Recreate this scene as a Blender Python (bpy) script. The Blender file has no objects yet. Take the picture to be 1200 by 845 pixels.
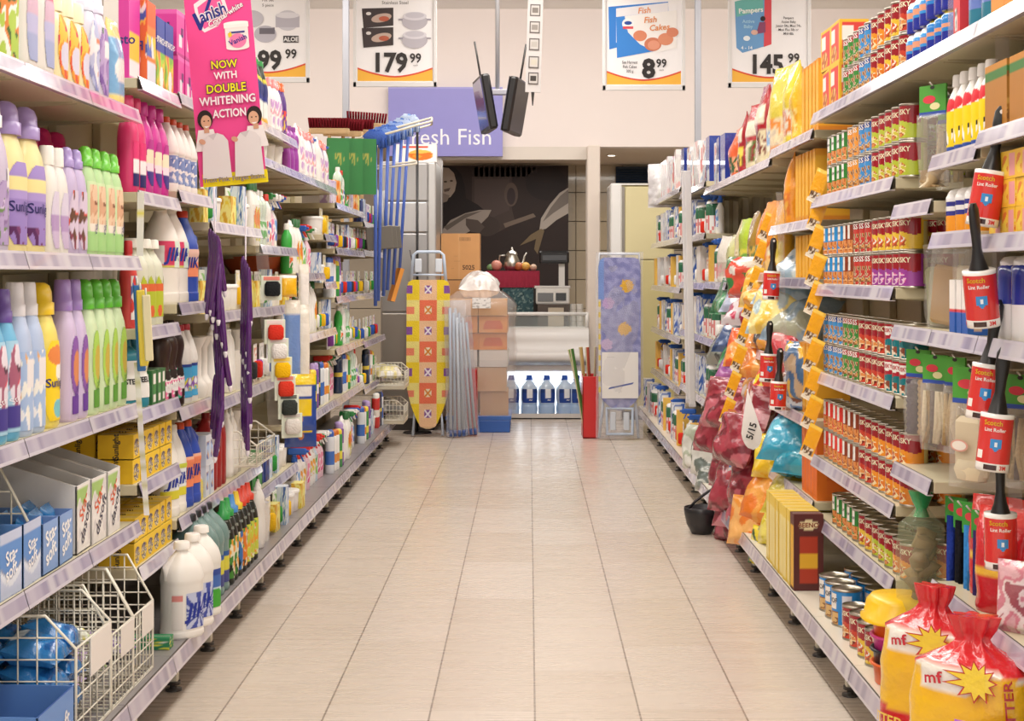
import bpy, math, random
import numpy as np
from mathutils import Matrix, Vector
SC = bpy.context.scene
COL = SC.collection
random.seed(7)
PI = math.pi
# ------------------------------------------------------------------ camera, world, lights, exposure
F = 1700.0; VX, VY, CZ = 620.0, 321.0, 1.30        # focal length in px, vanishing point, eye height
cam_d = bpy.data.cameras.new('camera'); cam = bpy.data.objects.new('camera', cam_d); COL.objects.link(cam)
cam.location = (0, 0, CZ); cam.rotation_euler = (PI/2, 0, 0)
cam_d.sensor_width = 36; cam_d.lens = 36*F/1200
cam_d.shift_x = -(VX-600)/1200; cam_d.shift_y = -(422.5-VY)/1200
cam_d.clip_start = 0.05; cam_d.clip_end = 100
SC.camera = cam
w = bpy.data.worlds.new('store_light'); SC.world = w; w.use_nodes = True
w.node_tree.nodes['Background'].inputs[0].default_value = (1.0, 0.965, 0.92, 1)
w.node_tree.nodes['Background'].inputs[1].default_value = 0.80
SC.view_settings.view_transform = 'Standard'; SC.view_settings.look = 'None'
SC.view_settings.exposure = 0.22; SC.view_settings.gamma = 1; SC.view_settings.use_curve_mapping = False
def area(name, loc, sx, sy, power, colr=(1, .96, .90), rot=(0, 0, 0)):
    d = bpy.data.lights.new(name, 'AREA'); d.shape = 'RECTANGLE'; d.size = sx; d.size_y = sy
    d.energy = power; d.color = colr
    o = bpy.data.objects.new(name, d); o.location = loc; o.rotation_euler = rot; COL.objects.link(o)
for i in range(5):                                  # fluorescent rows above the aisle and the two next ones
    for x, p in ((0, 44), (-2.9, 40), (2.9, 40)):
        area('ceiling_lamp', (x, -0.9+2.75*i, 3.55), 0.6, 2.2, p*(.72 if i < 2 else 1.0 if i < 4 else .8))
area('wall_fill_light', (0, 11.1, 3.62), 7, 0.4, 62, (1, .96, .93), (math.radians(55), 0, 0))  # unseen fill light, added to brighten the back wall
area('fish_room_lamp', (0.2, 14.3, 2.40), 1.6, 0.5, 16)
area('counter_lamp', (0.0, 13.28, 0.405), 1.2, 0.06, 5.5, (.95, .98, 1), (0, 0, 0))
# ------------------------------------------------------------------ helpers
def lin(c):
    if isinstance(c, str): c = tuple(int(c[i:i+2], 16) for i in (0, 2, 4))
    return tuple(((v/255)/12.92 if v/255 <= .04045 else ((v/255+.055)/1.055)**2.4) for v in c)
_lc = {}
def L(c):
    if c not in _lc: _lc[c] = lin(c)
    return _lc[c]
def P(px, py, Y): return Vector(((px-VX)*Y/F, Y, CZ-(py-VY)*Y/F))
def yl(px, X=1.15): return F*X/(VX-px)
def yr(px, X=1.05): return F*X/(px-VX)
MATS = {}
def mat(name, rough=.4, metal=0, spec=.5, coat=0, bump=0, bscale=60, vary=.05, alpha=1, emit=0, vscale=8):
    m = bpy.data.materials.new(name); m.use_nodes = True; nt = m.node_tree; b = nt.nodes['Principled BSDF']
    a = nt.nodes.new('ShaderNodeAttribute'); a.attribute_name = 'Col'
    tc = nt.nodes.new('ShaderNodeTexCoord'); nz = nt.nodes.new('ShaderNodeTexNoise'); nz.inputs['Scale'].default_value = vscale
    nt.links.new(tc.outputs['Object'], nz.inputs['Vector'])
    mr = nt.nodes.new('ShaderNodeMapRange'); mr.inputs[3].default_value = 1-vary; mr.inputs[4].default_value = 1+vary
    nt.links.new(nz.outputs[0], mr.inputs[0])
    vm = nt.nodes.new('ShaderNodeVectorMath'); vm.operation = 'SCALE'
    nt.links.new(a.outputs['Color'], vm.inputs[0]); nt.links.new(mr.outputs[0], vm.inputs['Scale'])
    nt.links.new(vm.outputs[0], b.inputs['Base Color'])
    b.inputs['Roughness'].default_value = rough; b.inputs['Metallic'].default_value = metal
    b.inputs['Specular IOR Level'].default_value = spec; b.inputs['Coat Weight'].default_value = coat
    b.inputs['Alpha'].default_value = alpha
    if bump:
        n2 = nt.nodes.new('ShaderNodeTexNoise'); n2.inputs['Scale'].default_value = bscale; n2.inputs['Detail'].default_value = 3
        nt.links.new(tc.outputs['Object'], n2.inputs['Vector'])
        bp = nt.nodes.new('ShaderNodeBump'); bp.inputs['Strength'].default_value = bump; bp.inputs['Distance'].default_value = .01
        nt.links.new(n2.outputs[0], bp.inputs['Height']); nt.links.new(bp.outputs[0], b.inputs['Normal'])
    if emit:
        nt.links.new(vm.outputs[0], b.inputs['Emission Color']); b.inputs['Emission Strength'].default_value = emit
    MATS[name] = m; return m
mat('plastic', .32); mat('carton', .5, vary=.07); mat('tin', .28, 1, vary=.04); mat('film', .22, coat=.5, bump=.5, bscale=35, vary=.08)
mat('paint', .45, vary=.03); mat('paper', .65, spec=.3, vary=.02); mat('cloth', .95, spec=.1, bump=.6, bscale=120, vary=.12)
mat('enamel', .35, vary=.03); mat('clear', .12, coat=.6, bump=.3, bscale=30, alpha=.20); mat('glossy', .15, coat=.4, vary=.03)
mat('steel', .38, .85, vary=.08, vscale=3); mat('glass', .05, alpha=.13, vary=0); mat('wood', .55, vary=.15, vscale=14); mat('wall', .75, spec=.25, vary=.015, vscale=2)
mat('lamp', .5, emit=6); mat('wrapfilm', .18, coat=.8, bump=.9, bscale=18, alpha=.26)
class MB:
    def __init__(s): s.v = []; s.f = []; s.c = []; s.m = []; s.s = []
    def add(s, vs, fs, col, slot='plastic', smooth=False):
        o = len(s.v); s.v += [tuple(v) for v in vs]
        multi = isinstance(col, list)
        for i, f in enumerate(fs):
            c = col[i] if multi else col
            if c is None: continue
            s.f.append(tuple(o+k for k in f)); s.c.append([L(q) for q in c] if isinstance(c, list) else L(c)); s.m.append(slot); s.s.append(smooth)
        return s
    def box(s, x0, x1, y0, y1, z0, z1, col, slot='plastic', bev=0):
        if bev:
            b = min(bev, (x1-x0)/2.01, (y1-y0)/2.01, (z1-z0)/2.01)
            X = (x0, x0+b, x1-b, x1); Y = (y0, y0+b, y1-b, y1)
            def ring(z, d): return [(x0+d+b, y0+d, z), (x1-d-b, y0+d, z), (x1-d, y0+d+b, z), (x1-d, y1-d-b, z), (x1-d-b, y1-d, z), (x0+d+b, y1-d, z), (x0+d, y1-d-b, z), (x0+d, y0+d+b, z)]
            rs = [ring(z0, b*.6), ring(z0+b, 0), ring(z1-b, 0), ring(z1, b*.6)]
            vs = [p for r in rs for p in r]; fs = [tuple(range(7, -1, -1)), tuple(range(24, 32))]
            for k in range(3):
                for i in range(8): j = (i+1) % 8; fs.append((k*8+i, k*8+j, k*8+8+j, k*8+8+i))
            return s.add(vs, fs, col, slot)
        vs = [(x0, y0, z0), (x1, y0, z0), (x1, y1, z0), (x0, y1, z0), (x0, y0, z1), (x1, y0, z1), (x1, y1, z1), (x0, y1, z1)]
        return s.add(vs, [(3, 2, 1, 0), (4, 5, 6, 7), (0, 1, 5, 4), (1, 2, 6, 5), (2, 3, 7, 6), (3, 0, 4, 7)], col, slot)
    def grid(s, fn, nu, nv, art, slot='plastic', smooth=False, flip=False, soft=True):
        if callable(art) and soft and nu >= 6 and nv > 1: nu, nv = nu*2, nv*2
        vs = [fn(i/nu, j/nv) for j in range(nv+1) for i in range(nu+1)]; fs = []; cs = []
        for j in range(nv):
            for i in range(nu):
                a = j*(nu+1)+i; q = (a, a+1, a+nu+2, a+nu+1)
                fs.append(q[::-1] if flip else q)
                if not callable(art): cs.append(art); continue
                c0 = art((i+.5)/nu, (j+.5)/nv)
                if c0 is None or not soft: cs.append(c0); continue
                cc = [art(min(max((i+a)/nu, .001), .999), min(max((j+b)/nv, .001), .999)) or c0 for a, b in ((0, 0), (1, 0), (1, 1), (0, 1))]
                cs.append(cc[::-1] if flip else cc)
        return s.add(vs, fs, cs, slot, smooth)
    def loft(s, secs, N, col, slot='plastic', caps=True, smooth=True):
        R = []
        for q in secs:
            z, a, b, n = q[:4]; cx, cy = (q[4], q[5]) if len(q) > 4 else (0, 0)
            R.append([(cx+a*cpow(math.cos(2*PI*i/N), 2/n), cy+b*cpow(math.sin(2*PI*i/N), 2/n), z) for i in range(N)])
        vs = [p for r in R for p in r]; fs = []; cs = []
        for k in range(len(R)-1):
            for i in range(N):
                j = (i+1) % N; fs.append((k*N+i, k*N+j, (k+1)*N+j, (k+1)*N+i))
                cs.append(col((secs[k][0]+secs[k+1][0])/2, (i+.5)/N) if callable(col) else col)
        s.add(vs, fs, cs, slot, smooth)
        if caps:
            for r, fl, zz in ((R[0], True, secs[0][0]), (R[-1], False, secs[-1][0])):
                f = tuple(range(N)); s.add(r, [f[::-1] if fl else f], col(zz, .75) if callable(col) else col, slot)
        return s
    def tube(s, pts, r, col, slot='enamel', n=6, closed=False):
        pts = [Vector(p) for p in pts]; rings = []
        for i, p in enumerate(pts):
            a = pts[i-1] if (i > 0 or closed) else p; b = pts[(i+1) % len(pts)] if (i < len(pts)-1 or closed) else p
            d = (b-a).normalized(); u = d.orthogonal().normalized() if i == 0 else (u-d*u.dot(d)).normalized()
            v = d.cross(u); rr = r[i] if isinstance(r, (list, tuple)) else r
            rings.append([p+u*rr*math.cos(2*PI*k/n)+v*rr*math.sin(2*PI*k/n) for k in range(n)])
        vs = [q for g in rings for q in g]; fs = []; m = len(rings)
        for i in range(m if closed else m-1):
            for k in range(n): l = (k+1) % n; i2 = (i+1) % m; fs.append((i*n+k, i*n+l, i2*n+l, i2*n+k))
        if not closed: fs += [tuple(range(n))[::-1], tuple(range((m-1)*n, m*n))]
        return s.add(vs, fs, col, slot, True)
    def poly(s, pts, col, slot='paper', y=0, th=0):          # outline in x,z at depth y facing -y
        pts = [tuple(p) for p in pts]; n = len(pts)
        ar = sum(pts[i][0]*pts[(i+1) % n][1]-pts[(i+1) % n][0]*pts[i][1] for i in range(n))
        if ar < 0: pts = pts[::-1]
        vs = [(p[0], y, p[1]) for p in pts]
        s.add(vs, [tuple(range(n))], col, slot)
        if th:
            s.add([(p[0], y+th, p[1]) for p in pts], [tuple(range(n))[::-1]], col, slot)
            s.add(vs+[(p[0], y+th, p[1]) for p in pts], [(i, i+n, (i+1) % n+n, (i+1) % n) for i in range(n)], col, slot)
        return s
    def ell(s, x, z, a, b, col, slot='paper', y=0, n=20, rot=0, surf=None):
        ps = []
        for i in range(n):
            t = 2*PI*i/n; p, q = a*math.cos(t), b*math.sin(t)
            ps.append((x+p*math.cos(rot)-q*math.sin(rot), z+p*math.sin(rot)+q*math.cos(rot)))
        if surf: return s.add([(p[0], surf(*p), p[1]) for p in ps], [tuple(range(n))], col, slot)
        return s.poly(ps, col, slot, y)
    def text(s, t, size, x, z, col, surf=0, slot='paper', rot=0, sx=1, bold=0, align='c', shear=0, face=None):
        vs, fs = tmesh(t, bold, shear); xs = [v[0] for v in vs]
        if not vs: return s
        mx = (min(xs)+max(xs))/2 if align == 'c' else (min(xs) if align == 'l' else max(xs))
        out = []
        for a, b in vs:
            a = (a-mx)*size*sx; b = (b-.35)*size
            p, q = x+a*math.cos(rot)-b*math.sin(rot), z+a*math.sin(rot)+b*math.cos(rot)
            out.append(face(p, q) if face else (p, surf(p, q) if callable(surf) else surf, q))
        return s.add(out, fs, col, slot)
    def xf(s, M, i0=0):
        s.v[i0:] = [tuple(M @ Vector(v)) for v in s.v[i0:]]; return s
    def mesh(s, name):
        me = bpy.data.meshes.new(name); me.from_pydata(s.v, [], s.f); slots = list(dict.fromkeys(s.m))
        for k in slots: me.materials.append(MATS[k])
        ix = {k: i for i, k in enumerate(slots)}; nf = len(s.f)
        me.polygons.foreach_set('material_index', [ix[k] for k in s.m]); me.polygons.foreach_set('use_smooth', s.s)
        at = me.attributes.new('Col', 'FLOAT_COLOR', 'CORNER')
        cc = np.array([q+(1,) for f, c in zip(s.f, s.c) for q in (c if isinstance(c, list) else [c]*len(f))], dtype=np.float32)
        at.data.foreach_set('color', cc.ravel()); me.update(); return me
def cpow(v, p): return math.copysign(abs(v)**p, v)
_tm = {}
def tmesh(t, bold=0, shear=0):
    k = (t, bold, shear)
    if k not in _tm:
        cu = bpy.data.curves.new('t', 'FONT'); cu.body = t; cu.size = 1; cu.resolution_u = 2; cu.offset = bold; cu.shear = shear; cu.fill_mode = 'FRONT'
        ob = bpy.data.objects.new('t', cu); COL.objects.link(ob)
        dg = bpy.context.evaluated_depsgraph_get(); me = ob.evaluated_get(dg).to_mesh()
        _tm[k] = ([(v.co.x, v.co.y) for v in me.vertices], [tuple(p.vertices) for p in me.polygons])
        ob.evaluated_get(dg).to_mesh_clear(); bpy.data.objects.remove(ob); bpy.data.curves.remove(cu)
    return _tm[k]
def link(name, data, parent=None, loc=(0, 0, 0), rot=(0, 0, 0)):
    o = bpy.data.objects.new(name, data); COL.objects.link(o); o.location = loc; o.rotation_euler = rot
    if parent: o.parent = parent
    return o
USED = set()
def tag(o, label, cat, group=None):
    o['label'] = label; o['category'] = cat
    if group: o['group'] = group
    n = len(label.split())
    if label in USED: print('DUP LABEL', label)
    if n > 16 or n < 4: print('LEN', n, label)
    USED.add(label); return o
class Proto:                                       # parts: list of (name, MB, [subparts])
    def __init__(s, name, parts, label=None):
        s.name = name; s.plabel = label or {}
        s.parts = [(p[0], p[1].mesh(p[0]), [(q[0], q[1].mesh(q[0])) for q in (p[2] if len(p) > 2 else [])]) for p in parts]
        ax = [v for p in parts for v in p[1].v]
        s.W = max(v[0] for v in ax)-min(v[0] for v in ax); s.D = max(v[1] for v in ax)-min(v[1] for v in ax); s.H = max(v[2] for v in ax)
        s.back = max(v[1] for v in ax); s.front = -min(v[1] for v in ax)
def place(p, label, cat, loc, rot=(0, 0, 0), group=None, name=None, flat=False, scale=None):
    nm = name or p.name
    if len(p.parts) == 1 and not p.parts[0][2]: o = link(nm, p.parts[0][1], None, loc, rot)
    else:
        o = link(nm, None, None, loc, rot); o.empty_display_size = .05
        for pn, me, sub in p.parts:
            c = link(pn, me, o)
            if pn in p.plabel: c['label'] = p.plabel[pn]
            for sn, sm in sub: link(sn, sm, c)
    if scale: o.scale = scale
    return tag(o, label, cat, group)
def struct(name, mb):
    o = link(name, mb.mesh(name)); o['kind'] = 'structure'; return o
ORD = 'first second third fourth fifth sixth seventh eighth ninth tenth eleventh twelfth thirteenth fourteenth fifteenth sixteenth seventeenth eighteenth nineteenth twentieth'.split()
ORD += ['twenty-'+o for o in ORD[:9]]+['thirtieth']+['thirty-'+o for o in ORD[:9]]
# sides: left shelving faces +x, right shelving faces -x
FU = {-1: 1.15, 1: 1.05}; FB = {-1: 1.05, 1: .93}; BACK = {-1: 1.59, 1: 1.49}
def RZ(s): return PI/2 if s < 0 else -PI/2
# ------------------------------------------------------------------ structure
def floor_mat():
    m = bpy.data.materials.new('floor_tiles'); m.use_nodes = True; nt = m.node_tree; b = nt.nodes['Principled BSDF']; N = nt.nodes.new; K = nt.links.new
    tc = N('ShaderNodeTexCoord'); sp = N('ShaderNodeSeparateXYZ'); K(tc.outputs['Object'], sp.inputs[0])
    def M(op, a, b_=None, c_=None):
        n = N('ShaderNodeMath'); n.operation = op
        for i, v in enumerate((a, b_, c_)):
            if v is None: continue
            if isinstance(v, (int, float)): n.inputs[i].default_value = v
            else: K(v, n.inputs[i])
        return n.outputs[0]
    u = M('DIVIDE', M('SUBTRACT', sp.outputs[0], .017), .31); col = M('FLOOR', u); fu = M('FRACT', u)
    wn = N('ShaderNodeTexWhiteNoise'); wn.noise_dimensions = '1D'; K(col, wn.inputs['W'])
    v = M('ADD', M('DIVIDE', sp.outputs[1], .74), wn.outputs[0]); fv = M('FRACT', v)
    w2 = N('ShaderNodeTexWhiteNoise'); w2.noise_dimensions = '2D'; cv = N('ShaderNodeCombineXYZ'); K(col, cv.inputs[0]); K(M('FLOOR', v), cv.inputs[1]); K(cv.outputs[0], w2.inputs[0])
    lu = M('MAXIMUM', M('LESS_THAN', fu, .009), M('GREATER_THAN', fu, .991)); lv = M('MULTIPLY', M('LESS_THAN', fv, .005), .26)
    mp = N('ShaderNodeMapping'); mp.inputs['Scale'].default_value = (.9, 16, 1); K(tc.outputs['Object'], mp.inputs[0])
    nz = N('ShaderNodeTexNoise'); nz.inputs['Scale'].default_value = 2.2; nz.inputs['Detail'].default_value = 4; K(mp.outputs[0], nz.inputs['Vector'])
    t = M('ADD', M('ADD', M('MULTIPLY', nz.outputs[0], .3), .22), M('MULTIPLY', w2.outputs[0], .32))
    rp = N('ShaderNodeValToRGB'); K(t, rp.inputs[0])
    rp.color_ramp.elements[0].position = .25; rp.color_ramp.elements[0].color = L('d2c3b2')+(1,); rp.color_ramp.elements[1].position = .85; rp.color_ramp.elements[1].color = L('e3d8cd')+(1,)
    mx = N('ShaderNodeMix'); mx.data_type = 'RGBA'; K(M('MAXIMUM', lu, lv), mx.inputs[0]); K(rp.outputs[0], mx.inputs[6]); mx.inputs[7].default_value = L('96877a')+(1,)
    K(mx.outputs[2], b.inputs['Base Color']); K(M('ADD', M('MULTIPLY', nz.outputs[0], .16), .2), b.inputs['Roughness']); b.inputs['Specular IOR Level'].default_value = .55
    MATS['floor_tiles'] = m
floor_mat()
W0 = 'eadfd9'
struct('floor', MB().box(-8, 8, -4, 17, -.1, 0, 'd8cabb', 'floor_tiles'))
struct('ceiling', MB().box(-8, 8, -4, 17, 3.73, 3.85, 'f2efea', 'wall'))
ZS = CZ+149*13.3/F
struct('wall_back_fascia', MB().box(-8, 8, 13.3, 13.45, ZS, 3.73, W0, 'wall'))
struct('ceiling_fish_room', MB().box(-8, 8, 13.45, 15.6, ZS, ZS+.1, 'd9c9b8', 'wall'))
mb = MB()
for i in range(26):
    for j in range(8):
        mb.box(-6.5+.5*i+.004, -6.5+.5*i+.496, 15.5, 15.55, .31*j+.004, .31*j+.306, 'b4a48c', 'glossy')
mb.box(-8, 8, 15.54, 15.6, 0, ZS, '8a7c68', 'wall'); struct('wall_back', mb)
struct('wall_left', MB().box(-8.1, -8, -4, 17, 0, 3.73, W0, 'wall'))
struct('wall_right', MB().box(8, 8.1, -4, 17, 0, 3.73, W0, 'wall'))
def xat(px, Y): return (px-VX)*Y/F
def zat(py, Y): return CZ-(py-VY)*Y/F
struct('column', MB().box(xat(688, 13.2), xat(703, 13.2), 13.15, 13.5, 0, ZS, 'ded2c6', 'wall', .008))
Y = 13.3
struct('trim_1', MB().box(xat(511, Y), xat(690, Y), 13.3, 13.42, zat(187, Y), ZS, 'd6ccc0', 'paint').box(xat(511, Y), xat(518, Y), 13.28, 13.42, 0, ZS, 'b9b6b4', 'steel'))
# ------------------------------------------------------------------ shelving bays
CR = 'cfc4a6'; CR2 = 'b9ad90'
def strip_mb(x, y0, y1, z1, s, pink=False, h=.04, seed=0, lite=0):
    # slanted price strip on a shelf edge; x is the edge, s the side (+1 faces -x)
    r = random.Random(seed); n = max(6, int((y1-y0)/.022)); cols = []; k = 0
    base = ['a097ad', 'a9a0b6', '988fa6'] if not pink else ['c47fae', 'cf8bb4', 'b97aa8']
    tick = ['bdb5c4', 'b3abbd', 'c9c3cc'] if not pink else ['d9a4c4', 'd09abc', 'e0b5cf']
    while len(cols) < n:
        if r.random() < .55: cols += [r.choice(tick)]*r.choice((1, 2, 2))
        else: cols += [r.choice(base)]*r.choice((1, 1, 2))
    m = MB(); t = .012*s
    for (za, zb, xa, xb, f) in ((z1-h, z1-h+.006, 0, 0, 0), (z1-h+.006, z1-.006, 0, -0, 1), (z1-.006, z1, 0, 0, 0)):
        dx = lambda z: x-s*.004+s*.012*(z-(z1-h))/h
        m.grid(lambda u, v: (dx(za+(zb-za)*v), y0+.002+(y1-y0-.004)*u, za+(zb-za)*v), n if f else 1, 1, (lambda u, v: cols[min(n-1, int(u*n))]) if f else 'cbc4cf', 'glossy', flip=(s > 0))
    m.box(min(x-s*.004, x+s*.012), max(x-s*.004, x+s*.012), y0+.002, y1-.002, z1-h-.002, z1-h, 'cfc8d2', 'glossy')
    m.grid(lambda u, v: (x+s*(.008 if v > .5 else .0)+s*.004, y0+.002+(y1-y0-.004)*u, z1-h+h*v), 1, 1, '6f6658', 'paint')
    return m
BAYS = []
def bay(s, y0, y1, shelves, label, foot_y=None, top=None, dep=.40, fu=None, pink=()):
    """one shelving bay; s side, shelves = top heights of its boards"""
    root = link('shelving_bay', None, None, (s*BACK[s], (y0+y1)/2, 0)); root.empty_display_size = .1
    ox, oy = s*BACK[s], (y0+y1)/2
    def put(nm, m, par): m.xf(Matrix.Translation((-ox, -oy, 0))); return link(nm, m.mesh(nm), par)
    xb = s*BACK[s]; hz = top or (max(shelves)+.12)
    m = MB(); m.box(min(xb-s*.02, xb), max(xb-s*.02, xb), y0, y1, .06, hz, 'c2b698', 'paint'); put('back_panel', m, root)
    m = MB(); xa = xb-s*.02; m.box(min(xa-s*.03, xa), max(xa-s*.03, xa), y0+.001, y0+.029, 0, hz, 'bdb193', 'paint', .003); put('upright', m, root)
    # base shelf
    xf = s*FB[s]; m = MB(); m.box(min(xf, xa-s*.03), max(xf, xa-s*.03), y0+.001, y1-.001, .145, .18, 'e4dccb' if s > 0 else '8d8788', 'enamel', .003)
    b = put('base_shelf', m, root); put('price_strip', strip_mb(xf-s*.014, y0, y1, .181, s, h=.05, seed=int(y0*100)), b)
    if foot_y:
        m = MB(); fx = s*(FB[s]+.045)
        m.box(min(fx, fx+s*.03), max(fx, fx+s*.03), foot_y-.013, foot_y+.013, .018, .145, 'ddd5c0', 'paint', .003)
        m.box(min(fx+s*.03, xa-s*.05), max(fx+s*.03, xa-s*.05), foot_y-.006, foot_y+.006, .09, .14, 'b5a98d', 'paint')
        ft = put('leg', m, root)
        m2 = MB(); m2.loft([(0, .026, .026, 2), (.006, .026, .026, 2), (.008, .012, .012, 2), (.018, .012, .012, 2), (.02, .022, .022, 2), (.03, .022, .022, 2)], 12, '3b3733', 'plastic')
        m2.xf(Matrix.Translation((fx+s*.015, foot_y, .0005))); put('levelling_foot', m2, ft)
    for i, z in enumerate(shelves):
        x0 = s*(fu or FU[s]); xe = xb-s*.045
        if isinstance(z, tuple): z, d = z; x0 = s*d
        m = MB(); m.box(min(x0, xe), max(x0, xe), y0+.002, y1-.002, z-.03, z, CR, 'enamel', .002)
        for yy in (y0+.02, y1-.02): m.add([(xe, yy, z-.03), (x0+s*.03, yy, z-.03), (x0+s*.03, yy, z-.033), (xe, yy, z-.05)], [(0, 1, 2, 3)], CR2, 'paint')
        sh = put('shelf', m, root)
        put('price_strip', strip_mb(x0-s*.014, y0, y1, z+.006, s, pink=i in pink, seed=int(y0*100)+i*7), sh)
    BAYS.append((s, y0, y1, shelves)); return tag(root, label, 'shelving', 'shelving bays on the cleaning side' if s < 0 else 'shelving bays on the pet food side')
LE = [4.25+.4815*k for k in range(-3, 16)]
ZA = [.575, .92, 1.346, 1.775]; ZB = [.433, .68, .895, 1.138, 1.54, 1.875]; ZC = [.495, .854, 1.2, 1.57, 1.89]
ZD = [.495, .83, 1.155, 1.486, 1.9]; ZE = [.37, .83, 1.15, 1.42, 1.8, 1.95]; ZF = [.556, .98, 1.30, 1.8]; ZF2 = [.556, .98, 1.25, 1.52, 1.8]; ZG = [.55, .85, 1.16, 1.45, 1.72]; ZH = [.5, .82, 1.16, 1.46, 1.66]
LSH = [ZA, ZA, ZA, ZB, ZC, ZD, ZD, ZE, ZE, ZF, ZF, ZF2, ZG, ZG, ZG, ZH, ZH, ZH]
for k in range(18):
    y0, y1 = LE[k], LE[k+1]
    fy = next((2210*.002049+.4815*j for j in range(-4, 16) if y0 <= 2210*.002049+.4815*j < y1), None)
    bay(-1, y0, y1, LSH[k], f'cream shelving bay of cleaning goods, {ORD[k]} along its run', fy, top=(2.1 if k < 9 else 1.9 if k < 15 else 1.72), pink=(3,) if k == 2 else (5,) if k == 3 else ())
RE = [2.45, 2.9, 3.37, 3.76, 4.15, 4.74, 5.33]+[5.33+.4663*j for j in range(1, 16)]
R0 = [.505, 1.15, 1.385, 1.625, 1.883]; R1 = [.505, 1.15, 1.40, 1.60, 1.883]; R1b = [.76, 1.15, 1.49, 1.883]; R2 = [.423, .635, .945, 1.258, 1.575, 1.883]
R3 = [.46, .76, 1.28, 1.50, 1.83]; R4 = [.95, 1.30, 1.80]; R5 = [.92, 1.25, 1.80]; R6 = [.55, .92, 1.24, 1.54, 1.85]; R7 = [.5, .85, 1.2, 1.55, 1.9]
RSH = [R0, R0, R1, R1b, R2, R2, R3, R3, R4, R4, R4, R5, R5, R6, R6, R6, R7, R7, R7, R7, R7]
for k in range(len(RE)-1):
    y0, y1 = RE[k], RE[k+1]
    fy = next((4.47+.464*j for j in range(-5, 20) if y0 <= 4.47+.464*j < y1), None)
    bay(1, y0, y1, RSH[k], f'cream shelving bay of pet goods, {ORD[k]} along its run', fy, top=max(RSH[k])+.10)
# ------------------------------------------------------------------ product makers (origin at base centre, front faces -y)
def sec_at(secs, z):
    for p, q in zip(secs, secs[1:]):
        if p[0] <= z <= q[0] and q[0] > p[0]:
            t = (z-p[0])/(q[0]-p[0]); return [p[i]+(q[i]-p[i])*t for i in (1, 2, 3)]
    return list(secs[-1][1:4]) if z > secs[-1][0] else list(secs[0][1:4])
def front(secs, off=.0008):
    def f(x, z):
        a, b, n = sec_at(secs, z); q = min(.995, abs(x)/a); return -(b+off)*(1-q**n)**(1/n)-off*.5
    return f
def smooth_secs(ctrl, H, W, D, n=2.6, k=4):
    """Catmull-Rom through (zf, wf[, df]) control points"""
    pts = [(c[0]*H, c[1]*W/2, (c[2] if len(c) > 2 else c[1])*D/2) for c in ctrl]; out = []
    for i in range(len(pts)-1):
        p0, p1, p2, p3 = pts[max(0, i-1)], pts[i], pts[i+1], pts[min(len(pts)-1, i+2)]
        for j in range(k):
            t = j/k; q = [.5*((2*p1[m])+(p2[m]-p0[m])*t+(2*p0[m]-5*p1[m]+4*p2[m]-p3[m])*t*t+(3*p1[m]-p0[m]-3*p2[m]+p3[m])*t**3) for m in range(3)]
            q[0] = p1[0]+(p2[0]-p1[0])*t
            out.append((q[0], max(.002, q[1]), max(.002, q[2]), n))
    out.append((pts[-1][0], pts[-1][1], pts[-1][2], n)); return out
def label_patch(secs, z0, z1, xf0, xf1, art, nu=14, nv=14, texts=(), mask=None, slot='paper', wrap=0):
    m = MB(); f = front(secs)
    def pt(u, v):
        z = z0+(z1-z0)*v; a, b, n = sec_at(secs, z); th = math.asin(max(-1, min(1, xf0)))+(math.asin(max(-1, min(1, xf1)))-math.asin(max(-1, min(1, xf0))))*u
        x = a*cpow(math.sin(th), 2/n); y = -b*cpow(math.cos(th), 2/n); return (x*(1+.0008/a), y*(1+.0008/b)-.0003, z)
    m.grid(pt, nu, nv, art, slot, True)
    for t in texts:
        kw = dict(t[5]) if len(t) > 5 else {}
        m.text(t[0], t[1], t[2], t[3], t[4], surf=front(secs, .0022), slot=slot, **kw)
    return m
PROF = {
 'soft': [(0, .9), (.02, .99), (.3, 1), (.52, 1), (.66, .86), (.76, .62), (.79, .56)],
 'wide': [(0, .92), (.02, 1), (.45, 1), (.62, .97), (.74, .8), (.80, .6), (.83, .5)],
 'slim': [(0, .88), (.02, .98), (.4, 1), (.62, .96), (.74, .74), (.83, .46), (.86, .42)],
 'jik': [(0, .95), (.02, 1), (.10, 1), (.12, .96), (.50, .96), (.52, 1), (.56, 1), (.66, .9), (.80, .62), (.90, .36), (.93, .33)],
 'jug': [(0, .95), (.02, 1), (.06, 1), (.08, .97), (.55, .97), (.62, 1), (.74, .86), (.84, .55), (.90, .3), (.93, .28)],
 'dish': [(0, .8), (.02, .95), (.3, 1), (.5, .86), (.62, .9), (.75, .8), (.86, .42), (.88, .36)],
 'round': [(0, .94), (.02, 1), (.6, 1), (.72, .9), (.82, .55), (.88, .36), (.9, .34)],
 'waist': [(0, .92), (.03, 1), (.3, 1), (.42, .92), (.5, .82), (.58, .9), (.7, 1), (.8, .88), (.88, .5), (.91, .36)],
}
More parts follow.
